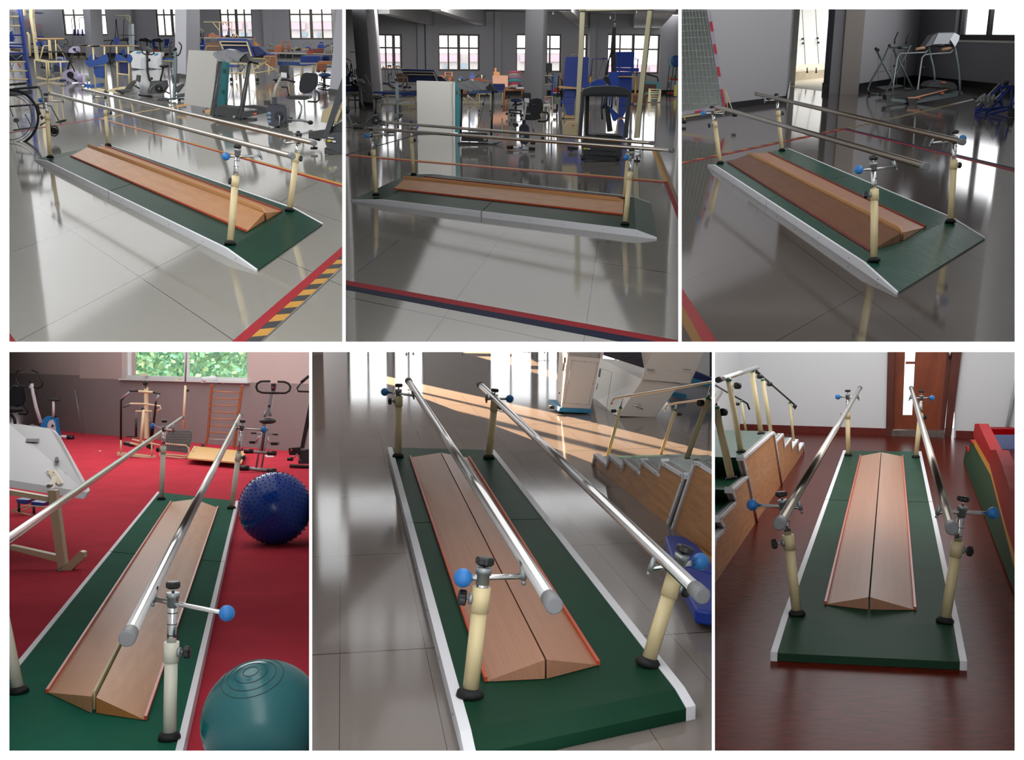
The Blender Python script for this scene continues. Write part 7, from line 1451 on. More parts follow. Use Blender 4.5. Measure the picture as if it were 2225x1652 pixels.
t = T('dark_bowl', 'dark bowl shaped stool toy on the cream shelf', 'bowl', (846, 148), d=57.6); t.ball('bowl', b1(1058, 475)[0], (5, 4, 1.6), DARK); t.tubes('stand', [b1(1040, 490, 1035, 530), b1(1090, 490, 1095, 530)], 1.6, DARK)
t = T('toy_blocks', 'orange toy blocks at the left end of the cream shelf', 'toy', (836, 148), d=57.6); t.poly('blocks', b1(890, 535, 890, 510, 905, 480, 920, 510, 960, 515, 1000, 490, 1000, 535), .2, WOODO)
# white board and treadmill
t = T('white_board', 'large blank white board on cream feet in the middle of the square view', 'panel', (945, 290)); t.poly('board', q3(910, 965, 1370, 978, 1370, 1590, 920, 1570), .06, mat('whiteboard', (200, 198, 192), .5)); t.poly('foot', q3(870, 1605, 1000, 1600, 1040, 1615, 880, 1640), .1, WOODL); t.tube('cable', [q+(-.05,) for q in q3(1360, 975, 1335, 1010, 1335, 1200, 1345, 1400, 1335, 1560)], .8, DARK)
zz3 = ZM(740, 280, 3.516)
t.poly('foot', zz3(805, 70, 900, 40, 905, 60, 815, 95), .08, WOODL)
t = T('teal_carton', 'tall narrow teal box standing between white board and wrapped treadmill', 'carton', (998, 290)); t.poly('carton_body', q3(1365, 985, 1395, 980, 1420, 1110, 1425, 1590, 1365, 1590), .3, TEAL); t.poly('handle_hole', q3(1385, 1085, 1402, 1085, 1402, 1125, 1385, 1125), .01, BLACK, dd=-.02)
t = T('wrapped_treadmill', 'black treadmill facing forward with its console wrapped in clear plastic', 'treadmill', (1035, 315))
t.tube('upright', q3(1450, 1070, 1438, 1600), 5, BLACK); t.tube('upright', q3(1822, 1090, 1800, 1652), 5, BLACK); t.tube('upright_edge', [q+(-.04,) for q in q3(1438, 1090, 1428, 1590)], .9, SILV); t.tube('upright_edge', [q+(-.04,) for q in q3(1815, 1100, 1792, 1640)], .9, SILV)
t.poly('console', q3(1420, 1000, 1560, 965, 1700, 985, 1790, 1000, 1820, 1070, 1640, 1060, 1500, 1075, 1420, 1050), .3, DARK); t.poly('plastic_wrap', q3(1395, 1010, 1420, 985, 1560, 955, 1650, 970, 1740, 1000, 1780, 985, 1760, 1060, 1700, 1080, 1600, 1065, 1560, 1100, 1480, 1080, 1420, 1055), .3, WRAP, dd=-.1)
t.poly('console_side', q3(1735, 1045, 1800, 1000, 1840, 1070, 1840, 1095, 1760, 1090), .2, BLACK, dd=-.12); t.tube('handrail', q3(1820, 1080, 1880, 1105), 4.6, BLACK); t.tube('wrap_fold', [q+(-.13,) for q in q3(1450, 985, 1520, 1030, 1600, 1060)], 1, mat('film_fold', (180, 182, 186), .2)); t.tube('wrap_fold', [q+(-.13,) for q in q3(1560, 965, 1620, 1020, 1690, 1070)], 1, mat('film_fold', (180, 182, 186), .2))
t.tube('power_cord', q3(1725, 1070, 1740, 1130, 1710, 1240, 1680, 1400, 1650, 1530), .9, BLACK); t.ball('cord_plug', q3(1708, 1245)[0], (1.8, 1.5, 3), BLACK); t.ball('safety_clip', q3(1755, 1135)[0], (2, 1.5, 3), BLACK)
t.poly('deck', zz3(905, 0, 1130, 0, 1140, 20, 1010, 20), .2, BLACK); t.poly('motor_box', zz3(925, 30, 1120, 35, 1125, 100, 920, 95), .4, BLACK); t.poly('label', [q+(-.02,) for q in zz3(1092, 75, 1115, 75, 1115, 90, 1092, 90)], .01, SILV); t.poly('floor_plate', zz3(895, 105, 1150, 115, 1245, 95, 1140, 138, 900, 122), .3, DARK); t.poly('orange_badge', q3(1850, 1625, 1885, 1605, 1885, 1630), .02, ORNG)
# table, toys
t = T('wooden_desk', 'orange brown wooden desk below the pink striped box', 'desk', (1105, 246), d=36); t.poly('desk_top', b2(1790, 670, 2180, 670, 2190, 710, 1800, 712), .8, WOODO); t.tubes('leg', [b2(1800, 700, 1790, 1110), b2(1870, 870, 1850, 1100), b2(2150, 710, 2150, 850)], 4, WOODO); t.poly('foot', b2(1760, 1110, 1870, 1090, 1880, 1105, 1770, 1135), .1, WOODB); t.tube('rail', b2(1830, 860, 2150, 850), 2, WOODB)
for X, Y in ((1885, 750), (1950, 770), (1820, 855), (1885, 840)): t.ball('black_knob', b2(X, Y)[0], 2.2, BLACK)
t = T('striped_box', 'round box with pink, cream and teal stripes standing on the wooden desk', 'box', (1117, 193), d=35.8)
c = [(1873, 345, 2135, 390, PINK), (1873, 390, 2130, 430, mat('stripe_cream', (216, 198, 178), .6)), (1873, 430, 2128, 500, mat('stripe_lilac', (190, 150, 176), .6)), (1875, 500, 2128, 560, mat('stripe_teal', (90, 176, 178), .6)), (1878, 560, 2126, 615, mat('stripe_rose', (206, 76, 116), .6)), (1880, 615, 2126, 668, mat('stripe_cream', (216, 198, 178), .6))]
for k, (xa, ya, xb, yb, m) in enumerate(c):
    mb = MB(); p0, p1 = t.P(*b2((xa+xb)/2, yb)[0], .3), t.P(*b2((xa+xb)/2, ya)[0], .3); mb.tube([p0, p1], t.m((xb-xa)/2/9.179), 26); t.fin(mb, 'stripe_band', m)
t = T('navy_book_pile', 'navy and white folded items at the right end of the wooden desk', 'books', (1133, 193), d=35.5); t.poly('white_slab', b2(1980, 640, 2185, 630, 2185, 672, 1985, 670), .3, WHITE); t.poly('navy_cloth', b2(2080, 590, 2185, 620, 2185, 632, 2060, 630), .3, mat('dark_navy', (26, 36, 66), .6)); t.poly('navy_end', b2(1980, 645, 2030, 640, 2030, 668, 1985, 670), .02, mat('dark_navy', (26, 36, 66), .6), dd=-.02)
t = T('wooden_cabinet', 'orange wooden cabinet behind the folded blue mats', 'cabinet', (1087, 208), d=55); t.poly('cabinet_body', b2(1560, 400, 1870, 405, 1865, 640, 1570, 580), .5, WOODO); t.poly('top_box', b2(1580, 330, 1700, 335, 1710, 400, 1585, 398), .2, mat('orange_block', (206, 130, 70), .5)); t.poly('tall_block', b2(1600, 255, 1640, 250, 1640, 335, 1600, 330), .2, mat('orange_block', (206, 130, 70), .5))
for k in range(3):
    t = T('folded_mat', 'folded blue mat in the pile behind the wrapped treadmill, %s' % ('topmost', 'middle one', 'lowest')[k], 'mat', (1083, 200), d=44, group='blue mats behind the treadmill'); y = 575+k*48; t.poly('mat_body', b2(1565, y, 1805, y+3, 1808, y+46, 1570, y+44), .9, BLUEV)
t = T('blue_couch', 'blue topped couch on cream legs behind the wrapped treadmill', 'couch', (1055, 240), d=40); t.poly('couch_top', b2(1050, 745, 1150, 715, 1500, 715, 1790, 700, 1790, 735, 1550, 765, 1240, 768, 1060, 770), .2, mat('glossy_blue', (48, 76, 138), .25)); t.tubes('leg', [b2(1295, 770, 1297, 1100), b2(1525, 770, 1518, 1110), b2(1760, 745, 1755, 1015), b2(1250, 790, 1250, 900)], 3, CREAM); t.tube('front_rail', b2(1250, 775, 1540, 775), 3, CREAM)
for X, Y in ((1297, 1105), (1517, 1115), (1755, 1022)): t.ball('foot_cap', b2(X, Y)[0], 1.8, BLACK)
t = T('cream_lift_frame', 'cream scissor lift frame between the board and couch', 'bed', (1020, 226)); t.tubes('frame_tube', [b2(900, 945, 1200, 940), b2(1080, 810, 1215, 940), b2(1130, 1000, 1370, 920), b2(960, 985, 1120, 990), b2(1070, 790, 1070, 950), b2(980, 850, 1050, 930)], 2.6, CREAM); t.poly('board', b2(890, 700, 1050, 700, 1045, 775, 890, 770), .05, mat('foot_board_wood', (178, 118, 84), .5)); t.ring('castor', b2(1120, 1070)[0], 2.6, 4, 1.4, BLACK)
t = T('ladder_toy', 'wooden ladder shaped peg frame above the white board', 'toy', (975, 176), d=50); t.tubes('rail', [b2(615, 335, 625, 510), b2(750, 340, 760, 515)], 3, TOYW); t.tubes('bar', [b2(615, 348, 755, 350), b2(620, 410, 755, 412)], 2, TOYW); t.poly('panel', b2(490, 400, 560, 400, 620, 430, 630, 510, 500, 440), .1, TOYW); t.poly('square_frame', b2(690, 430, 760, 430, 765, 515, 690, 515), .1, TOYW)
t = T('blue_headrest_chair', 'blue chair with small headrest above the wrapped console', 'chair', (1025, 205), d=56); t.poly('headrest', b2(1120, 345, 1185, 345, 1188, 375, 1120, 375), .1, BLUEM); t.poly('backrest', b2(1100, 480, 1105, 400, 1125, 388, 1195, 390, 1210, 410, 1208, 460), .1, BLUEV)
t = T('blue_low_chair', 'blue rounded chair back left of the headrest chair in the square view', 'chair', (1001, 205), d=56); t.poly('backrest', b2(870, 480, 900, 435, 960, 430, 985, 470, 980, 500), .1, BLUEV)
toy('small_toys', 'mixed small dark and yellow toys left of the blue headrest chair', 'toys', b2(860, 520, 870, 490, 930, 490, 940, 460, 970, 470, 1000, 500, 1060, 460, 1080, 470, 1080, 500, 1000, 520), DARK, (1003, 176), 50, extra=lambda t: t.ball('green_part', b2(905, 502)[0]+(-.1,), 2.6, mat('lime_toy', (150, 180, 80), .5)))
toy('wooden_rack', 'long wooden peg rack above the wrapped treadmill console', 'toy', b2(1140, 490, 1160, 460, 1310, 460, 1410, 480, 1415, 520, 1340, 530), mat_wood('redder_wood', (150, 84, 62), (120, 62, 46), (4, 10, 10)), (1038, 178), 50)
t = T('far_handle_machine', 'far machine with bent black handles above the treadmill console', 'exerciser', (1047, 180), d=52); t.tube('handle', b2(1225, 450, 1290, 400, 1310, 400), 2, BLACK); t.tube('handle', b2(1380, 490, 1385, 440, 1415, 405), 2, BLACK); t.tube('post', b2(1350, 385, 1348, 470), 2, CREAM); t.ball('post_knob', b2(1350, 377)[0], 1.5, BLACK)
for k, X in enumerate((1450, 1490, 1540)):
    t = T('peg_stand', 'small orange peg left of the wooden cabinet', 'toy', b2(X, 535)[0], d=50, group='pegs left of the wooden cabinet'); t.tube('peg', b2(X, 535, X, 505), 1.8, TOYW)
# stool
t = T('round_stool', 'round blue stool on a black wheeled base in front of the desk', 'stool', (1118, 256)); t.ball('seat', b2(2035, 905)[0], (13, 8, 4), mat('stool_blue', (44, 76, 130), .35)); t.tube('gas_lift', b2(2025, 940, 2025, 1080), 4, BLACK); t.tubes('base_arm', [b2(1900, 1090, 2150, 1110), b2(1930, 1150, 2140, 1170), b2(1900, 1090, 1910, 1160), b2(1960, 1010, 2010, 960)], 3, BLACK)
for X, Y in ((1845, 1170), (1940, 1200), (2000, 1200), (2130, 1210)): t.ball('caster', b2(X, Y)[0], 2.6, BLACK)
# recumbent bike seen from front
t = T('recumbent_bike', 'recumbent exercise bike seen from the front before the fifth column', 'exercise bike', (1132, 326)); 
t.poly('backrest', b3(455, 830, 470, 720, 520, 668, 600, 655, 680, 670, 705, 740, 712, 840, 670, 915, 600, 945, 500, 930), .09, mat('bike_pad', (26, 30, 36), .7), dd=.5, bevel=.012); t.poly('seat', b3(330, 935, 660, 935, 670, 1010, 560, 1035, 380, 1030), .4, BLACK, dd=.4); t.tube('side_handle', b3(690, 890, 780, 905, 800, 960, 780, 1040, 720, 1055, 620, 1050), 4.4, BLACK); t.tube('side_handle', b3(330, 880, 325, 960, 350, 1020), 3.6, BLACK)
t.poly('monitor', b3(350, 570, 380, 562, 490, 565, 502, 590, 500, 720, 475, 745, 380, 735, 350, 640), .12, BLACK, dd=-.05); t.poly('monitor_plate', b3(388, 655, 470, 660, 472, 735, 388, 725), .03, WHITE, dd=-.09); t.poly('stem', b3(400, 740, 440, 735, 395, 1030, 358, 1030), .1, mat('stem_grey', (186, 182, 176), .4), dd=-.1); t.tube('front_handle', b3(250, 770, 350, 750), 4, BLACK); t.tube('front_handle', b3(460, 755, 600, 790), 3, DARK)
t.poly('neck', b3(350, 1025, 410, 1025, 405, 1120, 350, 1110), .15, NAVY); t.poly('flywheel_shell', b3(295, 1230, 300, 1160, 350, 1105, 420, 1108, 470, 1150, 478, 1260, 470, 1400, 420, 1450, 340, 1450, 300, 1380), .45, NAVY, bevel=.01); t.ball('pale_blue_spot', b3(350, 1312)[0]+(-.0,), (4.6, 1.2, 3), mat('pale_blue_spot', (140, 172, 196), .4)); t.ball('pale_blue_spot', b3(348, 1238)[0]+(-.0,), (4.4, 1.2, 1.5), mat('pale_blue_spot', (140, 172, 196), .4))
t.poly('pedal', b3(180, 1080, 280, 1085, 290, 1140, 210, 1150), .1, BLACK); t.poly('pedal', b3(490, 1400, 580, 1410, 570, 1455, 490, 1445), .1, BLACK); t.tube('front_foot', b3(165, 1495, 490, 1530), 6.2, WHITE); t.disc('foot_cap', b3(142, 1495)[0], 4.2, .12, BLACK, ax=R2.r); t.disc('foot_cap', b3(518, 1527)[0], 4.2, .12, BLACK, ax=R2.r); t.poly('blue_label', [q+(-.12,) for q in b3(297, 1487, 357, 1492, 355, 1515, 297, 1510)], .01, BLUEM); t.tube('rear_post', b3(540, 1060, 545, 1240), 4, SILV); t.ball('rear_wheel', b3(700, 1340)[0], (4, 3, 3.4), BLACK); t.tube('foot_stem', b3(350, 1440, 360, 1500), 5, SILV)
# middle rack of stuff right of column
t = T('monitor_trolley', 'black monitor on a trolley of shelves right of the fifth column', 'trolley', (1196, 252), d=36); t.poly('monitor', b3(755, 55, 862, 58, 862, 218, 755, 215), .1, BLACK); t.tube('monitor_foot', b3(785, 215, 785, 255), 3, BLACK); t.poly('shelf', b3(745, 262, 890, 264, 890, 272, 745, 272), .4, CREAM); t.poly('computer', b3(745, 280, 795, 280, 795, 405, 745, 405), .3, BLACK); t.poly('shelf', b3(745, 415, 870, 412, 870, 420, 745, 425), .4, mat('pale_shelf', (190, 176, 160), .6)); t.poly('shelf', b3(735, 628, 880, 626, 880, 634, 735, 636), .4, WOODL); t.poly('paper_pile', b3(720, 760, 830, 755, 830, 785, 720, 790), .3, WHITE); t.tubes('leg', [b3(722, 790, 722, 960), b3(820, 790, 818, 1000), b3(865, 640, 862, 970), b3(672, 920, 674, 985)], 2.2, CREAM); t.poly('table_top', b3(700, 788, 860, 790, 860, 800, 700, 800), .4, CREAM); t.tube('dark_wedge', b3(805, 325, 840, 385), 3, DARK)
t = T('blue_pole_stand', 'dark blue square pole stand right of the column', 'stand', (1199, 248), d=R2.t(1199, 252)); t.poly('pole', b3(855, 265, 890, 265, 870, 850, 838, 850), .12, BLUEM); t.ball('pole_top', b3(872, 252)[0], (2.4, 2, 1.4), BLACK)
t = T('red_toy_seat', 'red and blue toy seat behind the black rail frame', 'seat', (1212, 240), d=40); t.poly('red_back', b3(885, 500, 920, 478, 985, 480, 995, 555, 885, 555), .2, RED); t.poly('white_base', b3(885, 556, 990, 556, 990, 572, 885, 572), .2, WHITE); t.poly('blue_base', b3(880, 572, 985, 572, 975, 596, 880, 594), .2, BLUEM); t.poly('green_slab', b3(890, 620, 1000, 620, 1000, 642, 890, 640), .2, mat('green_toy', (60, 130, 60), .5))
t = T('low_shelf_clutter', 'low shelf of white and red boxes behind the black rail frame', 'boxes', (1205, 246), d=38); t.poly('white_box', b3(740, 660, 800, 660, 800, 720, 740, 720), .2, WHITE); t.poly('red_box', b3(748, 662, 790, 660, 790, 690, 748, 694), .02, RED, dd=-.02); t.poly('pale_boxes', b3(880, 650, 1000, 645, 1000, 760, 880, 760), .2, mat('pale_boxes', (150, 156, 140), .6)); t.poly('brown_box', b3(880, 850, 930, 840, 930, 905, 885, 910), .2, WOODB)
for k, (X, c_) in enumerate(((912, BLC), (1018, YELT), (1035, BLC), (1048, RED))):
    t = T('exercise_stick', '%s exercise stick leaning in the rack left of the blue tilt table' % ('blue', 'yellow', 'light blue', 'red')[k], 'stick', b3(X, 480)[0], d=40); t.tube('stick', b3(X, 235, X-6, 480), 1.8, c_)
t = T('black_rail_frame', 'black bent tube frame standing before the blue tilt table', 'frame', (1216, 246), d=R2.t(1213, 247)); t.tube('tube_frame', b3(945, 880, 965, 420, 975, 275, 1035, 370, 1020, 800), 3.4, BLACK); t.poly('blue_foot', b3(935, 790, 965, 790, 950, 915, 930, 915), .1, BLUEM)
# tilt tables
def tilt_table(label, pads, base, extra):
    t = T('tilt_table', label, 'tilt table', base)
    for L in pads: t.poly('blue_pad', L, .1, BLUEV, bevel=.01)
    extra(t); return t
def ex1(t):
    t.poly('tray', b3(965, 462, 1035, 450, 1400, 480, 1400, 500, 1260, 502, 1000, 485), .5, WOODL, dd=-.2); t.tube('leg', b3(1045, 900, 1045, 1010), 4.4, CREAM); t.poly('foot_board', b3(1075, 955, 1240, 960, 1250, 1000, 1070, 990), .4, WOODL); t.tube('top_handle', q4(775, 680, 790, 652, 850, 652), 1, CREAM); t.ball('castor', b3(1048, 1010)[0], 3, BLACK)
tilt_table('upright blue tilt table with narrow waist left of the cream post', [q4(712, 690, 720, 680, 985, 682, 990, 700, 970, 990, 685, 990), b3(1050, 375, 1500, 385, 1500, 500, 1045, 490), b3(1055, 505, 1270, 500, 1260, 640, 1055, 640), b3(1045, 640, 1260, 640, 1240, 760, 1060, 750, 1000, 745, 995, 700, 1045, 690), b3(1060, 750, 1240, 750, 1230, 930, 1210, 945, 1110, 940, 1095, 850)], (1228, 258), ex1)
def ex2(t):
    t.poly('tray', b4(530, 398, 790, 398, 805, 405, 800, 412, 530, 415), .5, WOODL, dd=-.2); t.tubes('strut', [b4(505, 720, 510, 950), b4(530, 730, 520, 960)], 2, CREAM); t.poly('foot_board', b4(480, 1040, 640, 1045, 630, 1100, 500, 1100), .4, mat('foot_board_wood', (178, 118, 84), .5)); t.tube('top_handle', q4(1350, 595, 1370, 582, 1470, 582, 1490, 612), 1, CREAM)
tilt_table('upright blue tilt table right of the black hanging harness', [b4(490, 20, 770, 18, 782, 30, 768, 265, 490, 260), b4(490, 262, 850, 275, 850, 330, 760, 330, 490, 320), b4(520, 330, 748, 330, 735, 400, 520, 400), b4(530, 415, 740, 420, 735, 700, 520, 700), b4(520, 700, 665, 705, 660, 820, 770, 812, 768, 858, 655, 862, 480, 860, 480, 800), b4(530, 860, 655, 860, 640, 960, 600, 1040, 540, 1040)], (1352, 257), ex2)
t = T('pulley_gym', 'tall dark blue and yellow tube frame with pulley between the tilt tables', 'frame', (1287, 215), d=R2.t(1290, 215)); t.tube('upper_tube', b4(95, 440, 125, 128, 300, 128, 360, 130), 2.4, mat('navy_tube', (40, 44, 110), .5)); t.tube('upper_tube', b4(785, 130, 835, 130, 815, 400), 2.4, mat('navy_tube', (40, 44, 110), .5)); t.tube('yellow_leg', b4(100, 410, 88, 500), 3.8, YELT); t.tube('yellow_leg', b4(808, 415, 785, 800), 4, YELT); t.tube('cord', b4(300, 130, 190, 470), .6, DARK); t.tube('cord', b4(300, 130, 330, 260), .6, DARK); t.ball('pulley', b4(298, 118)[0], 1.4, BLACK)
# gantry with harness
GC = mat('gantry_cream', (206, 200, 166), .45)
t = T('gait_gantry', 'tall cream steel gantry frame standing over the dark treadmill', 'gantry', (1330, 340), d=R2.t(1330, 330))
t.poly('post', q4(885, -60, 948, -60, 945, 120, 920, 700, 860, 1630, 815, 1630, 870, 560, 885, 120), .09, GC); t.poly('post_edge', q4(944, -60, 954, -60, 950, 120, 925, 700, 866, 1630, 858, 1630, 918, 700), .1, BLACK, dd=.0); t.poly('post', q4(1700, -60, 1760, -60, 1755, 120, 1660, 950, 1590, 1652, 1532, 1652, 1600, 1000, 1692, 160), .09, GC)
t.poly('post_edge', q4(1756, -60, 1766, -60, 1762, 120, 1667, 950, 1597, 1652, 1588, 1652, 1658, 950), .1, BLACK); t.poly('top_beam', q4(870, 90, 1775, 90, 1775, 118, 880, 135), .12, GC); t.poly('beam_edge', q4(880, 133, 1760, 116, 1760, 124, 885, 143), .1, BLACK, dd=-.01)
t.poly('control_box', b3(1050, 1165, 1055, 1140, 1130, 1060, 1275, 1065, 1290, 1080, 1285, 1330, 1045, 1330), .25, mat('box_cream', (206, 190, 150), .5), dd=-.05); t.poly('red_switch', b3(1208, 1112, 1232, 1112, 1232, 1140, 1208, 1140), .01, RED, dd=-.07)
t.poly('foot_box', b3(1130, 1480, 1310, 1500, 1300, 1545, 1130, 1550), .2, BLACK, dd=-.1); t.disc('levelling_foot', b3(1188, 1640)[0]+(-.1,), 6, .03, BLACK, ax=R2.n); t.tube('foot_stem', b3(1188, 1550, 1188, 1640), 2.6, SILV)
t = T('walking_harness', 'black strap body harness with blue lining hanging from the gantry', 'harness', (1340, 280), d=R2.t(1330, 330)+.2)
t.tube('cable', q4(1308, 135, 1303, 240), .8, SILV); t.tube('chain_link', q4(1300, 235, 1297, 320), 2.8, SILV); t.ball('shackle', q4(1297, 262)[0], 2.6, DARK)
t.poly('strap', q4(1272, 330, 1312, 330, 1310, 640, 1315, 1000, 1262, 1000, 1255, 760, 1250, 600), .04, BLACK); t.poly('strap', q4(1268, 560, 1290, 640, 1240, 700, 1215, 900, 1175, 905, 1200, 780, 1245, 640), .04, BLACK)
t.poly('blue_pad', q4(1235, 870, 1320, 850, 1342, 870, 1342, 1030, 1225, 1025, 1220, 930), .05, mat('harness_blue', (20, 66, 160), .6), dd=-.02); t.poly('black_pad', q4(1155, 940, 1190, 910, 1225, 925, 1245, 1010, 1200, 1000), .05, BLACK, dd=-.04); t.poly('blue_cloth', q4(990, 1030, 1020, 990, 1090, 950, 1160, 950, 1200, 1010, 1150, 1035), .1, mat('harness_blue', (20, 66, 160), .6), dd=-.03)
t.poly('hanging_belt', q4(1180, 1270, 1235, 1270, 1275, 1570, 1210, 1580), .04, BLACK); t.poly('blue_flap', q4(1222, 1265, 1355, 1385, 1350, 1405, 1300, 1450, 1275, 1440), .03, mat('harness_blue', (20, 66, 160), .6), dd=-.03); t.tube('flap_edge', [q+(-.04,) for q in q4(1222, 1265, 1360, 1388, 1302, 1452, 1275, 1440)], 1, BLACK)
t.tubes('loose_strap', [q4(1150, 1150, 1140, 1300, 1150, 1430), q4(1180, 1180, 1160, 1300), q4(1270, 1150, 1260, 1300), q4(1205, 1030, 1200, 1270)], 3.8, BLACK); t.tubes('blue_strap', [q4(1210, 1150, 1180, 1290), q4(1240, 1150, 1235, 1260)], 3, mat('harness_blue', (20, 66, 160), .6))
# large treadmill
SL = mat('dark_slate', (46, 50, 56), .45)
t = T('large_treadmill', 'large dark treadmill with curved hood bar under the cream gantry', 'treadmill', (1310, 352), d=R2.t(1305, 350))
t.poly('hood', q4(895, 1110, 930, 1065, 1030, 1035, 1200, 1025, 1360, 1035, 1470, 1070, 1505, 1110, 1490, 1150, 1440, 1165, 1200, 1150, 980, 1155, 905, 1150), .3, SL, bevel=.02); t.poly('hood_lip', q4(940, 1120, 1200, 1105, 1460, 1125, 1450, 1145, 1200, 1128, 950, 1142), .02, DARK, dd=-.04)
t.poly('upright', q4(905, 1140, 940, 1150, 905, 1652, 865, 1652), .1, SL); t.poly('upright', q4(950, 1150, 995, 1150, 985, 1600, 945, 1652), .1, BLACK, dd=.3); t.poly('upright', q4(1455, 1150, 1500, 1140, 1455, 1652, 1405, 1652), .12, SL)
z4 = ZM(1100, 280, 3.516)
t.poly('running_deck', q4(985, 1605, 1380, 1625, 1400, 1660, 985, 1660), .6, BLACK, dd=.2); t.poly('front_cover', z4(580, 95, 620, 60, 880, 85, 885, 215, 590, 200), .5, SL, dd=-.1, bevel=.01); t.poly('cover_foot', z4(575, 205, 590, 200, 860, 220, 862, 252, 578, 235), .4, DARK, dd=-.12); t.tube('cover_groove', [q+(-.13,) for q in z4(620, 160, 840, 175)], 1, BLACK)
t.ball('yellow_sticker', z4(603, 152)[0]+(-.13,), (4.4, .6, 2.2), mat('sticker_yellow', (222, 206, 40), .5)); t.poly('white_sticker', [q+(-.12,) for q in z4(620, 147, 642, 150, 642, 162, 620, 159)], .01, WHITE)
for X in (585, 855): t.disc('castor', z4(X, 228)[0]+(-.14,), 4, .06, BLACK, ax=R2.r)
t.disc('levelling_foot', z4(1000, 245)[0], 7, .03, BLACK, ax=R2.n); t.tube('foot_stem', z4(1000, 210, 1000, 245), 3, BLACK)
for i in range(5): t.tube('print_mark', [q+(.18,) for q in q4(1000+i*14, 1625, 1008+i*14, 1612)], 1, SILV)
# far right group
t = T('step_bench', 'small cream wooden stepped bench on the far tiles', 'bench', (1423, 223)); t.tubes('slat', [b4(1000, 600, 1200, 612), b4(1005, 640, 1200, 652), b4(1010, 675, 1180, 680), b4(1020, 710, 1165, 712), b4(1030, 745, 1150, 748)], 2.2, CREAM); t.poly('side', b4(1005, 600, 1030, 610, 1040, 800, 990, 800), .1, CREAM); t.poly('side', b4(1175, 612, 1200, 615, 1180, 805, 1140, 800), .1, CREAM); t.poly('foot', b4(985, 795, 1035, 795, 1035, 812, 985, 812), .15, WOODB); t.poly('foot', b4(1130, 798, 1182, 798, 1182, 815, 1130, 815), .15, WOODB)
t = T('turquoise_frame', 'turquoise framed brown board leaning below the right window', 'board', (1417, 205), d=63); t.poly('frame_panel', b4(950, 485, 1175, 485, 1165, 690, 940, 690), .1, mat('turquoise_frame', (110, 176, 184), .5)); t.poly('brown_centre', b4(940, 520, 1120, 528, 1115, 640, 940, 640), .03, mat('brown_panel', (112, 82, 72), .6), dd=-.03); t.tube('black_arm', b4(975, 368, 1140, 415, 1145, 480), 3.2, DARK)
t = T('wooden_steps', 'brown wooden drawer blocks behind the yellow leg', 'drawers', (1395, 223), d=50); t.poly('block', b4(750, 665, 970, 670, 960, 825, 750, 815), .5, mat('drawer_wood', (140, 100, 66), .6)); t.tubes('drawer_gap', [[q+(-.03,) for q in b4(755, 705, 965, 710)], [q+(-.03,) for q in b4(755, 745, 962, 750)], [q+(-.03,) for q in b4(755, 785, 960, 790)]], .8, BLACK)
t = T('toy_rack', 'thin black wire rack with red trays at the right edge of the square view', 'rack', (1458, 210)); t.tubes('rack_post', [b4(1325, 240, 1280, 710), b4(1390, 240, 1330, 715), b4(1440, 240, 1400, 640)], 1.6, BLACK); t.poly('red_tray', b4(1300, 435, 1465, 440, 1465, 465, 1380, 465), .4, RED); t.poly('red_tray', b4(1290, 650, 1425, 645, 1420, 675, 1300, 675), .4, RED); t.tube('base_bar', b4(1270, 700, 1460, 718), 1.6, BLACK); t.tube('black_stick', b4(1325, 490, 1312, 580), 2, BLACK)
for X, Y in ((1330, 720), (1285, 705)): t.ball('castor', b4(X, Y)[0], 1.8, BLACK)
for k, (X, m) in enumerate(((1375, mat('turquoise_disc', (80, 190, 190), .4)), (1400, mat('pale_disc', (190, 200, 210), .4)), (1428, mat('blue_disc', (24, 80, 140), .4)))):
    t = T('balance_disc', '%s balance disc on top of the black wire rack' % ('turquoise', 'pale grey', 'large blue')[k], 'balance disc', b4(X, 245)[0], d=64.5-k*.3); t.ball('disc', b4(X, 165)[0], (9.5+k*1.2, 1.5, 12.5), m)
t = T('green_cone', 'small green cone on the red tray of the wire rack', 'cone', b4(1408, 438)[0], d=65); mb = MB(); p = t.P(*b4(1408, 440)[0]); mb.tube([p, t.P(*b4(1410, 378)[0])], [t.m(4), t.m(.8)], 12); t.fin(mb, 'cone_body', mat('green_toy', (60, 130, 60), .5))
t = T('orange_ball', 'small orange ball on the red tray of the wire rack', 'ball', b4(1345, 437)[0], d=65); t.ball('ball', b4(1345, 427)[0], 2, ORNG)
t = T('mat_roll', 'pale yellow and green folded mats at the far right edge below the wire rack', 'mats', (1470, 212), d=60); t.poly('yellow_mat', b4(1415, 540, 1440, 530, 1435, 715, 1400, 710), .3, mat('pale_yellow', (230, 210, 110), .6)); t.poly('green_mat', b4(1440, 535, 1480, 545, 1480, 720, 1435, 715), .3, mat('pale_green', (178, 190, 150), .5))
# tapes
tape('red tape line across the tiles behind the platform in the square view', [(748, 339), (748, 336.8), (1448, 395.5), (1448, 399)], REDT)
tape('yellow tape line above the red line in the square view', [(760, 337.6), (762, 336), (1446, 392.5), (1448, 395.5)], YELT)
tape('dark blue tape line running back from the left corner in the square view', zz3(30, 205, 30, 198, 640, 28, 655, 30), BLUT)
tape('wide red tape across the near tiles of the square view', [(745, 618.5), (745, 608.3), (1480, 741.5), (1480, 753)], REDT)
tape('wide navy tape below the red tape in the square view', [(745, 628.5), (745, 618.5), (1480, 753), (1480, 768)], mat('navy_tape', (10, 24, 56), .5, spec=.1))
HZ2 = mat_stripes('hazard_squares', (190, 140, 50), (24, 24, 24), 1.4, 0)
tape('yellow tape with black squares at the right edge of the square view', z4(1135, 165, 1165, 165, 1330, 570, 1330, 640), HZ2)
tape('plain yellow tape left of the black squares at the right edge', z4(1112, 165, 1135, 165, 1235, 395, 1205, 405), YELT)
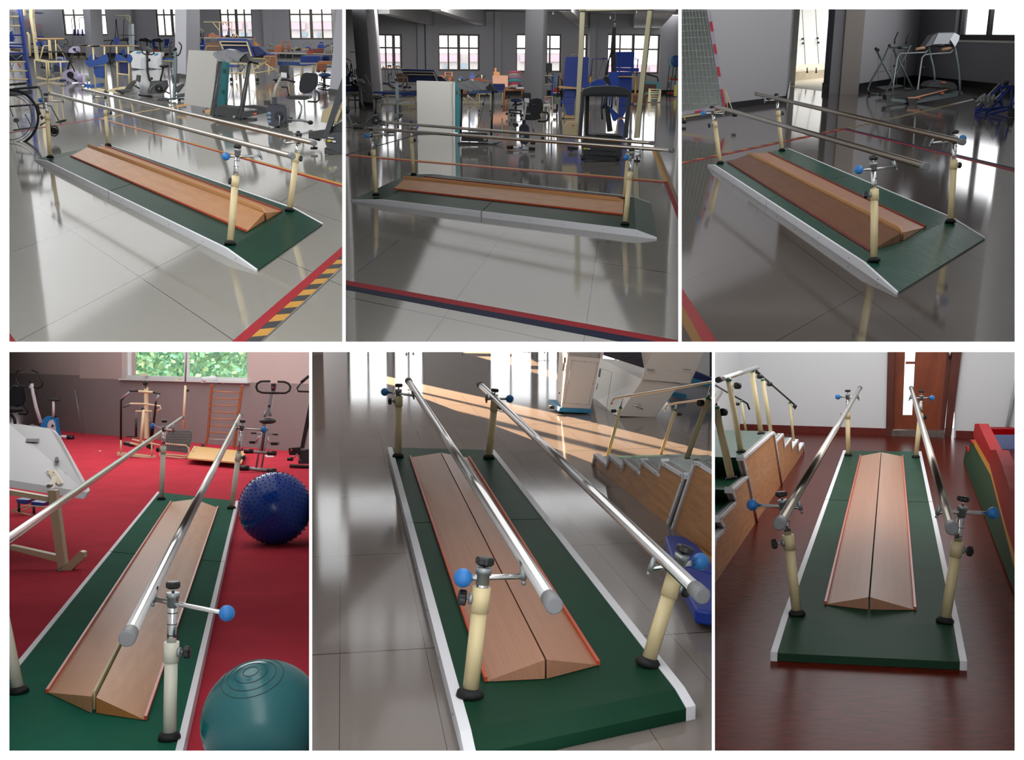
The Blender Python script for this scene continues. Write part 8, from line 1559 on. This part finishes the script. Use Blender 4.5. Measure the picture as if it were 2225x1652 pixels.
tape('red tape running down the right edge of the square view', z4(1205, 408, 1235, 408, 1330, 640, 1330, 740), REDT)
# ---------------------------------------------------------------- unseen fill lamps, added to brighten the rooms
def slope_fill(name, room, n, f, rad, color=(1, 1, 1), k=1.0):
    """added flat fill light; n, f = (pixel row, distance) of its near and far edge"""
    xm = (room.x0+room.x1)/2; a, b = PX(xm, *n), PX(xm, *f); e = (b-a); wd = (room.x1-room.x0)/FL*n[1]*k
    l = bpy.data.lights.new(name, 'AREA'); l.shape = 'RECTANGLE'; l.size = wd; l.size_y = e.length; l.energy = rad*math.pi*wd*e.length; l.color = color
    o = bpy.data.objects.new(name, l); COL.objects.link(o); y = e.normalized(); x = V((1, 0, 0)); z = x.cross(y); z = z if z.z > 0 else -z; x = y.cross(z)
    o.matrix_world = Matrix.Translation((a+b)/2) @ Matrix(((x.x, y.x, z.x), (x.y, y.y, z.y), (x.z, y.z, z.z))).to_4x4(); return o
def wash(name, room, d, z, rad, h=.8, tilt=-.25, color=(1, 1, 1), xk=.9):
    """added fill light above the view, turned towards the far wall"""
    xm = (room.x0+room.x1)/2; c = PX(xm, 0, d); c = c+room.n*(z-room.zof(c)); wd = (room.x1-room.x0)/FL*d*xk
    return area(name, c, wd, h, rad*math.pi*wd*h, room.g+room.n*tilt, color)
ceiling_lamp('fill_one', R1, 5, 22, 4.2, .15)
ceiling_lamp('fill_one_far', R1, 22, 80, 4.2, .7)
def yz(h, z, d): return h-(z-1.6)*2500/d
slope_fill('fill_two', R2, (yz(142, 4.0, 5), 5), (yz(142, 4.0, 18), 18), .15)
slope_fill('fill_two_far', R2, (yz(142, 4.0, 18), 18), (yz(142, 4.0, 42), 42), .55)
wash('fill_wash_two', R2, 48, 4.1, 26, .7); wash('fill_wash_two_near', R2, 24, 3.9, 10, .6)
ceiling_lamp('fill_three', R3, 5, 30, 3.9, .05)
wash('fill_wash_three', R3, 22, 3.7, 4.2, .5); wash('fill_wash_three_near', R3, 12, 3.7, 1.0, .5)
slope_fill('fill_four', R4, (620, 8.5), (430, 15), .9)
slope_fill('fill_four_window', R4, (430, 15), (340, 21), 2.4)  # added fill standing in for window light
slope_fill('fill_five', R5, (640, 8.5), (340, 22), .5)
slope_fill('fill_six', R6, (640, 8.2), (400, 16), 2.4)
for nm, rm, rad in (('four', R4, 1.7), ('five', R5, 1.3), ('six', R6, 1.1)):
    slope_fill('fill_front_'+nm, rm, (766, 2.6), (766, 5.7), rad)  # added front fill, lying edge-on to the camera
for nm, rm, pw in (('one', R1, 26), ('two', R2, 18), ('three', R3, .6)):
    c = (rm.x0+rm.x1)/2; area('fill_front_'+nm, PX(c, -160, 4.4), 1.1, .5, pw, V((PX(c, 420, 12)-PX(c, -160, 4.4))))  # added front fill, hidden above the opening
